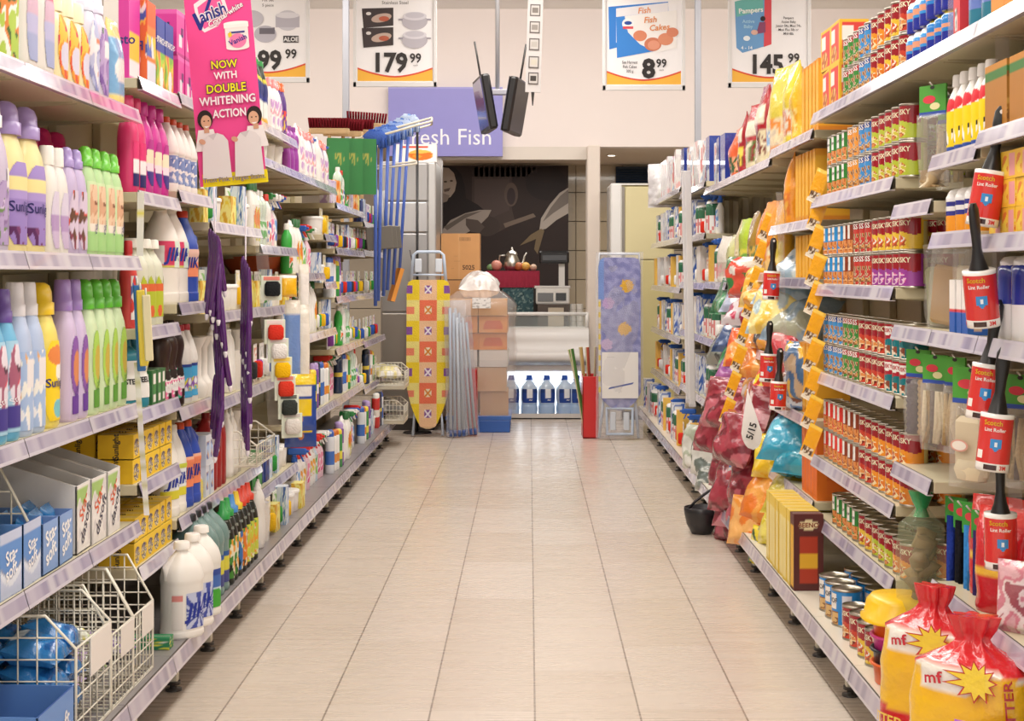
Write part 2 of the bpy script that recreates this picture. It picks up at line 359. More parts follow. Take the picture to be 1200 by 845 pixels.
def bottle(name, H, W, D, prof, body, cap, n=2.6, capw=None, caps='std', lab=None, slot='plastic', extra=None, seg=20):
    secs = smooth_secs(PROF[prof], H, W, D, n); m = MB(); m.loft(secs, seg, body, slot)
    parts = [('body', m)]; zt = secs[-1][0]; ca, cb = secs[-1][1], secs[-1][2]; c = MB()
    cw = capw or max(ca, cb)*1.12
    if caps == 'std': s = [(zt-.002, cw, cw, 2), (H-.004, cw*.94, cw*.94, 2), (H, cw*.82, cw*.82, 2)]
    elif caps == 'dome': s = [(zt-.004, cw*1.12, cw*.98, 2.2), (zt+(H-zt)*.34, cw*1.12, cw*.98, 2.2), (zt+(H-zt)*.36, cw*.95, cw*.85, 2.2), (zt+(H-zt)*.7, cw*.9, cw*.8, 2.2), (zt+(H-zt)*.9, cw*.72, cw*.66, 2.1), (H, cw*.35, cw*.33, 2)]
    elif caps == 'ribbed': s = [(zt-.004, cw*1.05, cw*1.0, 2), (zt+(H-zt)*.3, cw*1.05, cw*1.0, 2), (zt+(H-zt)*.32, cw*.95, cw*.9, 2), (H-.006, cw*.85, cw*.8, 2), (H, cw*.75, cw*.72, 2)]
    elif caps == 'cone': s = [(zt-.002, cw, cw, 2), (zt+(H-zt)*.3, cw, cw, 2), (zt+(H-zt)*.4, cw*.6, cw*.6, 2), (H, cw*.35, cw*.35, 2)]
    c.loft(s, 16, cap, 'plastic'); parts.append(('cap', c))
    if lab:
        la = dict(lab); parts.append(('label', label_patch(secs, la.pop('z0')*H, la.pop('z1')*H, la.pop('x0', -.85), la.pop('x1', .85), la.pop('art'), **la)))
    if extra: parts += extra(secs)
    return Proto(name, parts)
def trigger(name, H, W, D, body, head, lab=None, prof='round', n=2.4, trig=None):
    secs = smooth_secs(PROF[prof], H*.80, W, D, n); m = MB(); m.loft(secs, 18, body, 'plastic')
    zt = secs[-1][0]; t = MB(); t.loft([(zt-.003, W*.2, W*.2, 2), (zt+.022, W*.2, W*.2, 2)], 12, head)
    t.box(-W*.17, W*.17, -W*.75, W*.42, H*.86, H*.98, head, bev=.006); t.box(-.006, .006, -W*.9, -W*.7, H*.9, H*.95, head, bev=.002)
    t.box(-W*.13, W*.13, -W*.12, W*.12, zt+.015, H*.88, head, bev=.003)
    t.add([(-.006, -W*.4, H*.87), (.006, -W*.4, H*.87), (.006, -W*.3, H*.87), (-.006, -W*.3, H*.87), (-.006, -W*.62, H*.73), (.006, -W*.62, H*.73), (.006, -W*.52, H*.73), (-.006, -W*.52, H*.73)], [(0, 1, 5, 4), (1, 2, 6, 5), (2, 3, 7, 6), (3, 0, 4, 7), (4, 5, 6, 7)], trig or head)
    parts = [('body', m), ('trigger_head', t)]
    if lab: la = dict(lab); parts.append(('label', label_patch(secs, la.pop('z0')*H, la.pop('z1')*H, la.pop('x0', -.85), la.pop('x1', .85), la.pop('art'), **la)))
    return Proto(name, parts)
def aerosol(name, H, R, body, cap, art=None, capH=.2):
    z = H*(1-capH); m = MB(); m.loft([(0, R*.94, R*.94, 2), (.004, R, R, 2)]+[(z*k/8, R, R, 2) for k in range(1, 9)]+[(z+.006, R*.86, R*.86, 2)], 20, art or body, 'glossy')
    c = MB(); c.loft([(z+.003, R*.88, R*.88, 2), (H-.012, R*.88, R*.88, 2), (H-.003, R*.7, R*.7, 2), (H, R*.4, R*.4, 2)], 16, cap)
    return Proto(name, [('body', m), ('cap', c)])
def can(name, H, R, art, texts=(), nv=14, seg=44, lid='c9c2b4'):
    nv, seg = nv*2, seg*2
    b = MB(); b.loft([(0, R*.97, R*.97, 2), (.002, R, R, 2), (.005, R, R, 2), (.006, R*.975, R*.975, 2), (H-.006, R*.975, R*.975, 2), (H-.005, R, R, 2), (H-.001, R, R, 2), (H, R*.97, R*.97, 2)], 28, 'b9b3a6', 'tin', caps=False)
    b.loft([(H, R*.97, R*.97, 2), (H-.004, R*.93, R*.93, 2), (H-.004, R*.7, R*.7, 2), (H-.0035, R*.68, R*.68, 2), (H-.0035, .001, .001, 2)], 28, lid, 'tin', caps=False)
    b.loft([(0, .001, .001, 2), (0, R*.97, R*.97, 2)], 28, lid, 'tin', caps=False)
    l = MB(); r = R*.982; secs = [(.007+(H-.014)*k/nv, r, r, 2) for k in range(nv+1)]
    l.loft(secs, seg, lambda z, t: art(((t-.75+.5) % 1)-.5, z/H), 'glossy', caps=False)
    def face(x, z): th = x/r; return ((r+.0007)*math.sin(th), -(r+.0007)*math.cos(th), z)
    for t in texts:
        kw = dict(t[5]) if len(t) > 5 else {}; l.text(t[0], t[1], t[2], t[3], t[4], face=face, slot='glossy', **kw)
    return Proto(name, [('tin_body', b), ('paper_label', l)])
def carton(name, W, D, H, fr, side=None, top=None, texts=(), stexts=(), nu=14, nv=18, slot='carton', backc=None, split=None):
    m = MB(); a, b = W/2, D/2; g = lambda c: c if callable(c) else (lambda u, v: c)
    side = side or fr; top = top or (fr if not callable(fr) else fr(.5, .98))
    m.grid(lambda u, v: (-a+W*u, -b, H*v), nu, nv, g(fr), slot)
    m.grid(lambda u, v: (a, -b+D*u, H*v), nu, nv, g(side), slot); m.grid(lambda u, v: (-a, b-D*u, H*v), nu, nv, g(side), slot)
    m.grid(lambda u, v: (a-W*u, b, H*v), 1, 1, g(backc or (fr if not callable(fr) else fr(.5, .5))), slot)
    m.grid(lambda u, v: (-a+W*u, -b+D*v, H), 8, 8, g(top), slot); m.grid(lambda u, v: (-a+W*u, b-D*v, 0), 1, 1, g('8a7a66'), slot)
    m.box(-.001, .001, -b*.98, b*.98, H, H+.0008, 'd8cfc0', slot)
    for t in texts:
        kw = dict(t[5]) if len(t) > 5 else {}; m.text(t[0], t[1], t[2], t[3], t[4], surf=-b-.0008, slot=slot, **kw)
    for t in stexts:                               # both end faces carry the same print
        kw = dict(t[5]) if len(t) > 5 else {}
        m.text(t[0], t[1], t[2], t[3], t[4], face=lambda p, q: (a+.0008, p, q), slot=slot, **kw)
        m.text(t[0], t[1], t[2], t[3], t[4], face=lambda p, q: (-a-.0008, -p, q), slot=slot, **kw)
    return Proto(name, [('carton', m)])
from mathutils import noise as NZ
def nz3(x, y, z): return NZ.noise(Vector((x, y, z)))
def pillow_mb(W, H, D, art, nu=16, nv=20, amp=.012, fr=9, seed=0, p=2.6, slot='film', m=None, z0=0, seal=.05, backart=None):
    """heat-sealed bag: two bulging sheets, crinkled, sealed edges top and bottom; base at z0"""
    m = m or MB(); r = seed*7.31
    def sh(sgn):
        def f(u, v):
            x, z = (u-.5)*W, v*H
            e = max(0, min(1, min(v, 1-v)/seal-.6))
            k = max(0, 1-abs(2*u-1)**p)**.6*max(0, 1-abs(2*v-1)**(p+1))**.55
            d = D/2*k*(.3+.7*min(1, e)); c = amp*(nz3(x*fr+r, z*fr, sgn*3+r)+.5*nz3(x*fr*2.3, z*fr*2.3+r, sgn*5))*min(1, k*2.5)
            w = amp*.6*nz3(r, z*fr*1.3, sgn*0+9)
            return (x*(1-.06*k)+w*.5, sgn*(d+c)+amp*.8*nz3(x*fr*.6+5, z*fr*.6, r)*(1-k), z0+z)
        return f
    m.grid(sh(-1), nu, nv, art, slot, True); m.grid(sh(1), nu, nv, backart or art, slot, True, flip=True); return m
def bag(name, W, H, D, art, **k): return Proto(name, [('bag', pillow_mb(W, H, D, art, **k))])
def standbag_mb(W, D, H, art, seed=0, amp=.01, fr=8, N=36, nv=26, slot='film', neck=None):
    """standing filled bag: boxy base, closing to a flat top seal or (neck) to a tied ruffle"""
    m = MB(); r = seed*3.7; R = []
    for j in range(nv+1):
        v = j/nv; z = H*v
        if neck:
            if v < .74: k = 1-.1*max(0, v-.5)/.24; 
            elif v < .89: k = .9+( .24-.9)*(math.sin((v-.74)/.15*PI/2)**1.1)
            else: k = .24+.13*((v-.89)/.11)**.8
            a, b, n = W/2*k, D/2*(k if v < .86 else k*.8), 2.9 if v < .74 else 2.2
        else:
            t = max(0, (v-.55)/.45); a = W/2*(1+.03*t); b = max(.003, D/2*(1-t**1.6)); n = 3
        if v < .05: a *= .93+.07*v/.05; b *= .93+.07*v/.05
        ring = []
        for i in range(N):
            th = 2*PI*i/N; x, y = a*cpow(math.cos(th), 2/n), b*cpow(math.sin(th), 2/n)
            q = amp*(nz3(x*fr+r, y*fr, z*fr)+.6*nz3(x*fr*2.4, y*fr*2.4+r, z*fr*2))*min(1, v*6)
            if neck and v > .76: q += .2*a*math.sin(th*7+r)*min(1, (v-.76)/.1)
            l = math.hypot(x, y) or 1; ring.append((x+q*x/l, y+q*y/l*(1 if b > .01 else .3), z+(amp*nz3(x*20, r, 0) if v > .97 else 0)))
        R.append(ring)
    vs = [p for g in R for p in g]; fs = []; cs = []
    for j in range(nv):
        for i in range(N):
            k = (i+1) % N; fs.append((j*N+i, j*N+k, (j+1)*N+k, (j+1)*N+i)); cs.append([art((a/N-.75+.5) % 1-.5, min(b/nv, .999)) for a, b in ((i, j), (i+1, j), (i+1, j+1), (i, j+1))] if callable(art) else art)
    m.add(vs, fs, cs, slot, True); m.add(R[0], [tuple(range(N))[::-1]], cs[0][0] if callable(art) else art, slot); m.add(R[-1], [tuple(range(N))], cs[-1][0] if callable(art) else art, slot)
    return m, R
# ------------------------------------------------------------------ placing rows on shelves
GROUPN = {}
def row(s, z, y, n, p, desc, where, cat, pitch=None, set_=.012, tiers=1, jit=.003, rot=0, fx=None, rows=1, tier_names=('bottom', 'top', 'third'), tz=None, short=None):
    """n repeats of proto p along the shelf from y away from the camera, stacked in tiers"""
    pitch = pitch or p.W+.004; fx = fx or FU[s]; gr = f'{short or desc}s {where}'
    tot = n
    for t in range(tiers):
        for i in range(n):
            yy = y+pitch*(i+.5); x = s*(fx+set_+p.front+random.uniform(0, jit))
            if n == 1 and tiers == 1: lb = f'{desc} {where}'
            elif n == 1: lb = f'{desc}, {tier_names[t] if tiers > 2 else ("lower" if t == 0 else "upper")} of the stack {where}'
            else:
                o = 'nearest' if i == 0 else 'farthest' if i == n-1 else ORD[i]
                lb = f'{o} {desc}' + ('' if tiers == 1 else f', {"lower" if t == 0 else "upper" if t == tiers-1 else "middle"} tier') + f' {where}'
            place(p, lb, cat, (x, yy, z+.0005+t*(tz or p.H)), (0, 0, RZ(s)+rot+random.uniform(-.04, .04)*(jit > 0)), gr if n*tiers > 1 else None)
    return y+pitch*n
def ords(i): return ORD[i]
def fill(s, z, y0, y1, items, where, set_=.012, maxh=None, gap=.004, seed=0, fx=None):
    """a mixed run: cycles through items (proto, description, category, facings) until y1"""
    r = random.Random(seed); y = y0; k = 0; cnt = {}; out = []
    while True:
        p, d, c, n = items[k % len(items)]; k += 1
        done = True
        for i in range(n):
            if y+p.W > y1: break
            done = False; out.append((p, d, c, y+p.W/2)); cnt[d] = cnt.get(d, 0)+1; y += p.W+gap
        if done: 
            if k > len(items)*3 or y+min(q[0].W for q in items) > y1: break
    seen = {}
    for p, d, c, yy in out:
        seen[d] = seen.get(d, 0)+1
        lb = f'{d} {where}' if cnt[d] == 1 else f'{ORD[seen[d]-1]} {d} {where}'
        place(p, lb, c, (s*((fx or FU[s])+set_+p.front+r.uniform(0, .02)), yy, z+.0005), (0, 0, RZ(s)+r.uniform(-.05, .05)), f'{d}s {where}' if cnt[d] > 1 else None)
# ------------------------------------------------------------------ printed art
def bands(*bs):
    def f(u, v):
        for z, c in bs:
            if v <= z: return c
        return bs[-1][1]
    return f
def oval(cu, cv, ru, rv, cin, cout=None, under=None):
    def f(u, v):
        if ((u-cu)/ru)**2+((v-cv)/rv)**2 < 1: return cin(u, v) if callable(cin) else cin
        return under(u, v) if under else (cout(u, v) if callable(cout) else cout)
    return f
def rect(u0, u1, v0, v1, cin, under):
    def f(u, v):
        if u0 < u < u1 and v0 < v < v1: return cin(u, v) if callable(cin) else cin
        return under(u, v) if callable(under) else under
    return f
def speck(base, cols, dens=.3, sc=40, seed=0):
    def f(u, v):
        q = nz3(u*sc*.55+seed*3.7, v*sc*.55, seed*1.3+.5)
        if q > .30-.5*dens: return cols[int((nz3(u*sc*.35+9, v*sc*.35, seed)*.9+.5)*len(cols)) % len(cols)]
        return base(u, v) if callable(base) else base
    return f
def blob(cols, sc=3, seed=0):
    def f(u, v):
        q = nz3(u*sc+seed*5, v*sc, seed*2.3)*.9+.5; return cols[max(0, min(len(cols)-1, int(q*len(cols))))]
    return f
# ------------------------------------------------------------------ cleaning side, nearest bays: bottles
lav = bottle('softener_bottle', .36, .105, .085, 'soft', 'cfc4dc', 'f3eef0', caps='ribbed', lab=dict(z0=.05, z1=.55, art=rect(.55, .95, .72, .95, 'efe9e6', oval(.5, .3, .45, .5, speck('b6a0cb', ['8d6f9f', '9f87b8', '6f8a55', 'd8c8e4'], .5, 14), None)), nu=18, nv=22))
yel = bottle('softener_bottle', .352, .118, .09, 'soft', 'f2e2a4', '9d85bd', caps='dome', lab=dict(z0=.06, z1=.6, art=oval(.5, .48, .62, .55, rect(0, 1, .0, .22, speck('9a80c4', ['5b2a5e', '7c3f70'], .4, 12), bands((.55, '9b84c6'), (.66, 'b09ad6'), (.82, 'f3e3a0'), (1, 'a58fcf'))), None), nu=18, nv=24,
    texts=[('Sunlight', .034, 0, .352*.31, '2f2a66', dict(bold=.01))]))
whi = bottle('liquid_bottle', .27, .068, .055, 'wide', 'eee9e4', 'f4f0ea', lab=dict(z0=.06, z1=.58, art=oval(.5, .5, .42, .55, bands((.3, 'cdb9d6'), (.6, 'b79ac6'), (1, 'd9cfe2')), None)))
lil = bottle('liquid_bottle', .28, .07, .056, 'wide', 'c9b9dc', 'a48fc9', caps='dome', lab=dict(z0=.06, z1=.6, art=oval(.5, .5, .5, .55, speck('d9c8dc', ['8a4a5a', '6b4a3a', 'd95a4a'], .35, 10), None)))
grn = bottle('dish_liquid_bottle', .297, .078, .06, 'wide', 'b9dba0', '6dc63a', caps='dome', lab=dict(z0=.05, z1=.68, art=rect(0, 1, .0, .28, 'a8d48a', rect(.15, .75, .4, .95, speck('e8c8a8', ['b98a68', 'd9a888', '8a5a40'], .4, 9), oval(.6, .42, .5, .25, 'efe4d6', 'cfe3b4'))), nu=16, nv=26,
    texts=[('clair', .03, .004, .085, '3a3f7a', dict(rot=.9, shear=.2))]))
pinkb = bottle('stain_remover_bottle', .36, .13, .10, 'wide', 'e0307f', 'd62a78', caps='dome', lab=dict(z0=.05, z1=.5, art=oval(.5, .5, .45, .5, bands((.3, '3a2a7a'), (.6, 'f4eef0'), (1, 'c81f6e')), None)))
mag = bottle('stain_remover_bottle', .29, .09, .07, 'slim', 'd2369a', 'c92a90', lab=dict(z0=.08, z1=.6, art=oval(.5, .55, .42, .5, bands((.35, '4a3a8a'), (.5, 'f0e0ea'), (.8, 'f3e6c8'), (1, 'b93a90')), None), nv=18))
pk = bottle('stain_remover_bottle', .29, .075, .06, 'slim', 'e23d78', 'e23d78', lab=dict(z0=.05, z1=.55, art=rect(.1, .9, .05, .95, bands((.3, '2f2a66'), (.6, 'f2ecee'), (1, 'e23d78')), None), nv=14))
wlab = bottle('bleach_bottle', .25, .085, .085, 'jik', 'eee8e2', 'd2502e', lab=dict(z0=.12, z1=.48, x0=-.99, x1=.99, art=rect(0, 1, .0, 1, speck('7d8fc0', ['a8b6d8', 'f0ecea', '5d70ad'], .35, 12), None), nu=20))
y0 = 3.03
W_A1 = 'on the top cleaning shelf, nearest bays'
s1 = bottle('softener_bottle', .34, .12, .09, 'soft', 'e6dfe4', 'e9e2ea', caps='ribbed', lab=dict(z0=.08, z1=.75, art=oval(.5, .5, .55, .55, speck(rect(.2, .8, .6, .9, 'dcd8ec', 'd9d4e6'), ['f2c080', 'f6efe8', 'b9c3e6'], .3, 9), None),
    texts=[('Sta-soft', .03, 0, .2, '5d6cb8', dict(bold=.01))]))
row(-1, 1.775, 3.06, 1, s1, 'white softener bottle with flower label', 'nearest on the top cleaning shelf', 'bottle')
flor = bottle('softener_bottle', .34, .125, .09, 'soft', 'bcd8c8', 'd9e6da', caps='dome', lab=dict(z0=.04, z1=.8, art=rect(.1, .95, .78, 1, 'e6e2dc', oval(.5, .5, .75, .62, speck('b5cf5a', ['eef2e4', 'f4f4ea', 'e08a4a', '4d6a3a', '8fb83a'], .6, 12), None)), nu=18, nv=26))
row(-1, 1.775, 3.22, 1, flor, 'pale green bottle with white daisy label', 'on the top cleaning shelf', 'bottle')
wh2 = bottle('softener_bottle', .33, .112, .095, 'soft', 'ece7e2', 'eee9e6', caps='dome', lab=dict(z0=.08, z1=.72, x0=-.6, x1=.6, art=oval(.5, .45, .45, .55, bands((.3, 'a9b0d6'), (.5, 'c0bde0'), (.75, 'd9b8cc'), (1, 'd46a86')), None)))
row(-1, 1.775, 3.36, 2, wh2, 'plain white softener bottle', W_A1, 'bottle')
crm = bottle('softener_bottle', .235, .088, .075, 'soft', 'f3e4b6', 'f5eac8', caps='std', lab=dict(z0=.06, z1=.75, x0=-.7, x1=.7, art=oval(.5, .5, .5, .52, oval(.5, .35, .35, .22, 'd9d3e4', None, under=speck('ee9a3e', ['e0603c', 'f3c050', 'd94a5a'], .6, 8)), None), nv=20))
row(-1, 1.775, 3.60, 3, crm, 'cream yellow bottle with orange oval label', W_A1, 'bottle', pitch=.09)
plb = bottle('softener_bottle', .30, .085, .08, 'soft', 'd3d3e6', 'dcdcee', caps='dome', lab=dict(z0=.06, z1=.7, art=oval(.5, .5, .5, .5, speck('b9bcdc', ['8e92c4', 'efe6ea', 'e08a6a'], .5, 9), None)))
row(-1, 1.775, 3.87, 1, plb, 'pale blue softener bottle', W_A1, 'bottle')
llb = bottle('softener_bottle', .31, .09, .08, 'soft', 'd9d0e2', 'e2dcec', caps='ribbed', lab=dict(z0=.05, z1=.65, art=rect(.3, .9, .55, .8, 'efe8ea', oval(.5, .5, .5, .55, speck('a587bd', ['7d5a9f', 'c0a8d0', '5f8a4a'], .5, 10), None))))
row(-1, 1.775, 3.96, 1, llb, 'lilac bottle with lavender flower label', W_A1, 'bottle')
m, R = standbag_mb(.11, .06, .25, lambda t, v: 'f3dc8a' if v < .13 or v > .8 else ('f6f2ee' if (t*t*16+(v-.42)**2*14) < .25 else '7fb2dc'), seed=4, amp=.003)
pou = Proto('refill_pouch', [('pouch', m)])
place(pou, 'yellow and blue refill pouch at the far end of the top cleaning shelf', 'pouch', (-1.195, 4.15, 1.7755), (0, 0, PI/2))
W2 = 'on the eye-level cleaning shelf'
row(-1, 1.346, 3.07, 2, lav, 'lavender bottle with white cap', W2, 'bottle', pitch=.107)
row(-1, 1.346, 3.29, 2, yel, 'yellow bottle with lilac cap', W2, 'bottle', pitch=.122)
row(-1, 1.346, 3.545, 2, whi, 'small white bottle', W2, 'bottle', pitch=.072)
row(-1, 1.346, 3.70, 2, lil, 'slim lilac bottle', W2, 'bottle', pitch=.074)
row(-1, 1.346, 3.86, 4, grn, 'green bottle with bright green cap', W2, 'bottle', pitch=.085)
row(-1, 1.346, 3.60, 5, pinkb, 'hot pink bottle', 'at the back behind the green bottles', 'bottle', pitch=.126, set_=.16)
W3 = 'on the middle cleaning shelf'
pk3 = bottle('softener_bottle', .33, .1, .08, 'soft', 'f0b8b4', 'e88aa0', caps='dome')
row(-1, .92, 3.08, 1, pk3, 'pale pink bottle cut by the photo edge', W3, 'bottle')
blu = bottle('softener_bottle', .345, .075, .08, 'soft', '6db6dc', '6a4f9f', caps='ribbed', lab=dict(z0=.06, z1=.66, art=rect(0, 1, .05, .3, '4a3f8f', oval(.5, .62, .45, .35, speck('e6dce6', ['d4586a', 'a9627a', '5a3a4a'], .5, 9), 'a8d0e6')), nv=18, texts=[('Sta-soft', .022, 0, .105, 'f2eef4', dict(rot=.5))]))
row(-1, .92, 3.19, 2, blu, 'blue bottle with purple cap', W3, 'bottle', pitch=.08)
lbl = bottle('softener_bottle', .36, .08, .08, 'soft', 'b9c9e6', 'e6e3e8', caps='ribbed', lab=dict(z0=.04, z1=.55, art=rect(.25, .8, .55, .9, 'ece6e6', speck('a9bfe2', ['f4f2f4', 'f2efe6', 'e8b070'], .25, 11)), nv=18))
row(-1, .92, 3.355, 2, lbl, 'light blue bottle with ribbed white cap', W3, 'bottle', pitch=.086)
ylw = bottle('softener_bottle', .358, .105, .085, 'soft', 'f0dc6e', 'f2cc2c', caps='dome', lab=dict(z0=.05, z1=.60, art=oval(.5, .48, .6, .56, oval(.5, .82, .4, .12, 'e98a4a', None, under=oval(.62, .62, .2, .14, 'f7f3e8', None, under=oval(.55, .15, .22, .12, '7fc4cc', 'f7d52c'))), None), nu=18, nv=24, texts=[('Sunlight', .03, 0, .112, '2a2f7e', dict(bold=.012))]))
row(-1, .92, 3.535, 1, ylw, 'yellow softener bottle with yellow cap', W3, 'bottle')
def leaf(c1, c2, c3): return rect(.25, .75, .02, .26, c2, oval(.5, .62, .33, .38, oval(.5, .6, .2, .22, c3, None, under=lambda u, v: c1), None))
ll3 = bottle('dish_liquid_bottle', .365, .082, .075, 'soft', 'd0bfe0', 'a587cf', caps='ribbed', lab=dict(z0=.04, z1=.6, art=leaf('8a5aa8', '6a3f9a', 'd98a5a'), nv=22, texts=[('clair', .026, 0, .088, '5a3a8a', dict(rot=.9, shear=.2))]))
row(-1, .92, 3.70, 2, ll3, 'lilac bottle with ribbed cap', W3, 'bottle', pitch=.086)
gg3 = bottle('dish_liquid_bottle', .365, .086, .075, 'soft', 'cfe3b8', '5fbf38', caps='dome', lab=dict(z0=.04, z1=.62, art=leaf('a9cf5a', '5f9a3a', 'c8b04a'), nv=22, texts=[('clair', .026, 0, .088, '3f6a3a', dict(rot=.9, shear=.2))]))
row(-1, .92, 3.88, 4, gg3, 'pale green bottle with leaf label', W3, 'bottle', pitch=.09)
dk = aerosol('aerosol_can', .29, .034, 'a9a3ab', '3a2f5a', lambda z, t: '2c2a4a' if .1 < z < .2 and .5 < t < .95 else 'aaa6ac', .12)
row(-1, .92, 4.02, 3, dk, 'grey spray can', 'behind the pale green bottles', 'can', set_=.2, pitch=.075)
# open cartons and slanted display boxes on the second shelf from the floor
def tray(name, W, D, H, c1, c2, art, cut=.5, texts=(), inner='3f5f9a'):
    m = MB(); a, b, t = W/2, D/2, .004; hf = H*cut
    m.grid(lambda u, v: (-a+W*u, -b, (H if not cut else hf)*v), 12, 14, art, 'carton'); m.box(-a, a, -b+.0005, -b+t, 0, hf, inner, 'carton')
    for s in (-1, 1):
        x0, x1 = (-a, -a+t) if s < 0 else (a-t, a)
        vs = [(x, y, z) for x in (x0, x1) for y, z in ((-b, 0), (b, 0), (b, H), (-b, hf))]
        m.add(vs, [(0, 1, 2, 3), (7, 6, 5, 4), (3, 2, 6, 7), (0, 3, 7, 4), (1, 5, 6, 2)], c1, 'carton')
    m.box(-a, a, b-t, b, 0, H, inner, 'carton'); m.box(-a, a, -b, b, 0, .003, inner, 'carton')
    for tx in texts:
        kw = dict(tx[5]) if len(tx) > 5 else {}; m.text(tx[0], tx[1], tx[2], tx[3], tx[4], surf=-b-.0012, **kw)
    return Proto(name, [('carton', m)])
swirl = lambda u, v: 'dfe4f0' if abs(v-(.22+.6*abs(u-.5)**1.6)) < .06 else ('8f96b4' if abs(v-(.30+.6*abs(u-.5)**1.6)) < .022 else ('5f8fd0' if .3+.6*abs(u-.5)**1.6 < v < .85 else 'c3cbe4'))
blt = tray('display_tray', .13, .3, .155, '5f8fcf', '', swirl, .95, [('Sta-', .045, 0, .095, 'f4f2f4', dict(bold=.02, rot=.25)), ('soft', .045, 0, .06, 'f4f2f4', dict(bold=.02, rot=.25))])
row(-1, .575, 3.06, 3, blt, 'blue and white softener display tray', 'on the wide low cleaning shelf', 'box', pitch=.135)
blc = tray('open_carton', .115, .28, .13, '7f9fd6', '', lambda u, v: '86a5d8', .96, [('Sta-', .052, 0, .095, 'f6f4f4', dict(bold=.025, rot=.35)), ('soft', .052, 0, .05, 'f6f4f4', dict(bold=.025, rot=.35))], '3f62a8')
row(-1, .575, 3.47, 2, blc, 'open blue carton of refill packs', 'on the wide low cleaning shelf', 'box', pitch=.118)
slart = lambda u, v: 'e8e4e0' if v > .93 else ('a3c470' if v > .9-.25*(1-u)+.1*math.sin(u*9) else ('ece7e3' if nz3(u*4, v*5, 2) > -.2 else 'd9d3d2'))
slt = tray('slanted_display_box', .13, .34, .285, 'dcd8d4', '', slart, .62, [('Sta-', .055, -.005, .12, 'd9603c', dict(rot=.9, bold=.008)), ('dasoft', .05, .015, .075, '4a4658', dict(rot=.9, bold=.008))], 'd8d3d0')
row(-1, .575, 3.725, 3, slt, 'white and green slanted display box', 'on the wide low cleaning shelf', 'box', pitch=.136)
r_ = random.Random(3)
sach = bag('refill_pouch', .10, .13, .05, lambda u, v: '2f7fc0' if (u-.5)**2+(v-.5)**2 > .06 else 'cfe0f0', amp=.01, seed=2, nu=10, nv=12)
for i in range(6):
    place(sach, f'{ORD[i]} blue refill pouch from the near end inside the blue cartons', 'pouch', (-1.24-.06*(i % 2), 3.49+.042*i, .59), (.15, 0, PI/2+.1), 'blue refill pouches in the open cartons')
# wire divider baskets
def wire_panel(m, p, ax, ay, nx, ny, r=.0022, rr=.0035, c='e6e0d0'):
    p, ax, ay = Vector(p), Vector(ax), Vector(ay)
    m.tube([p, p+ax, p+ax+ay, p+ay], rr, c, closed=True, n=6)
    for i in range(1, nx): m.tube([p+ax*i/nx, p+ax*i/nx+ay], r, c, n=4)
    for j in range(1, ny): m.tube([p+ay*j/ny, p+ay*j/ny+ax], r, c, n=4)
def basket(name, W, D, H, front=.55, nx=6, ny=5, card=None):
    """wire basket with low front, base at origin, front -y"""
    a, b = W/2, D/2; m = MB(); hf = H*front
    wire_panel(m, (-a, b, 0), (W, 0, 0), (0, 0, H), nx, ny)
    for x in (-a, a):
        m.tube([(x, -b, 0), (x, b, 0), (x, b, H), (x, -b*.55, H), (x, -b, hf)], .0038, 'e6e0d0', closed=True, n=6)
        for i in range(1, nx+2):
            y = -b+D*i/(nx+2); m.tube([(x, y, 0), (x, y, H if y > -b*.55 else hf+(H-hf)*(y+b)/(b*.45))], .0022, 'e6e0d0', n=4)
        for j in range(1, ny): zz = H*j/ny; m.tube([(x, b, zz), (x, -b if zz < hf else -b+b*.45*(zz-hf)/(H-hf), zz)], .0022, 'e6e0d0', n=4)
    wire_panel(m, (-a, -b, 0), (W, 0, 0), (0, 0, hf), nx, max(2, int(ny*front)))
    wire_panel(m, (-a, -b, .004), (W, 0, 0), (0, D, 0), nx, nx)
    parts = [('wire_frame', m)]
    if card:
        c = MB(); c.box(-a*.3, a*.92, -b-.006, -b-.004, hf*.6, hf*1.0, card, 'paper'); parts.append(('card', c))
    return Proto(name, parts, {'card': 'white card strip'} if card else None)
wb1 = basket('wire_basket', .28, .32, .31, .75, 5, 6, 'e9e2dc'); wb2 = basket('wire_basket', .20, .32, .32, .6, 6, 9, 'e6dfd8')
for i, (yy, pr, d) in enumerate(((3.565, wb1, 'big wire basket full of blue bags at floor level'), (3.815, wb2, 'middle wire basket with purple bags, before the white bleach jugs'), (4.022, wb2, 'last wire basket before the white bleach jugs on the base shelf'))):
    place(pr, d, 'basket', (-1.07-.16, yy, .182), (0, 0, PI/2))
wd = basket('wire_basket', .22, .30, .26, .5, 5, 5)
place(wd, 'small wire basket behind the blue display trays', 'basket', (-1.335, 3.33, .5755), (0, 0, PI/2))
gp = carton('backing_board', .34, .02, .36, '2f6a34', texts=()); 
place(gp, 'dark green board behind the wire basket and display trays', 'board', (-1.505, 3.50, .5755), (0, 0, PI/2))
bb = bag('detergent_bag', .2, .22, .10, lambda u, v: '2f7fc4' if nz3(u*3, v*3, 1) > -.25 else ('cfe2f2' if v > .4 else '1f5fa6'), amp=.02, seed=5)
k = 0
for zz in (.185, .255, .325):
    for yy in (3.50, 3.62):
        for xx in (-1.13, -1.26):
            k += 1; place(bb, f'{ORD[k-1]} blue detergent bag counted upward from the bottom in the near wire basket', 'bag', (xx+r_.uniform(-.01, .01), yy+r_.uniform(-.01, .01), zz+.05), (-1.35+r_.uniform(-.2, .2), r_.uniform(-.2, .2), PI/2+r_.uniform(-.4, .4)), 'blue bags in the near wire basket', scale=(.66,)*3)
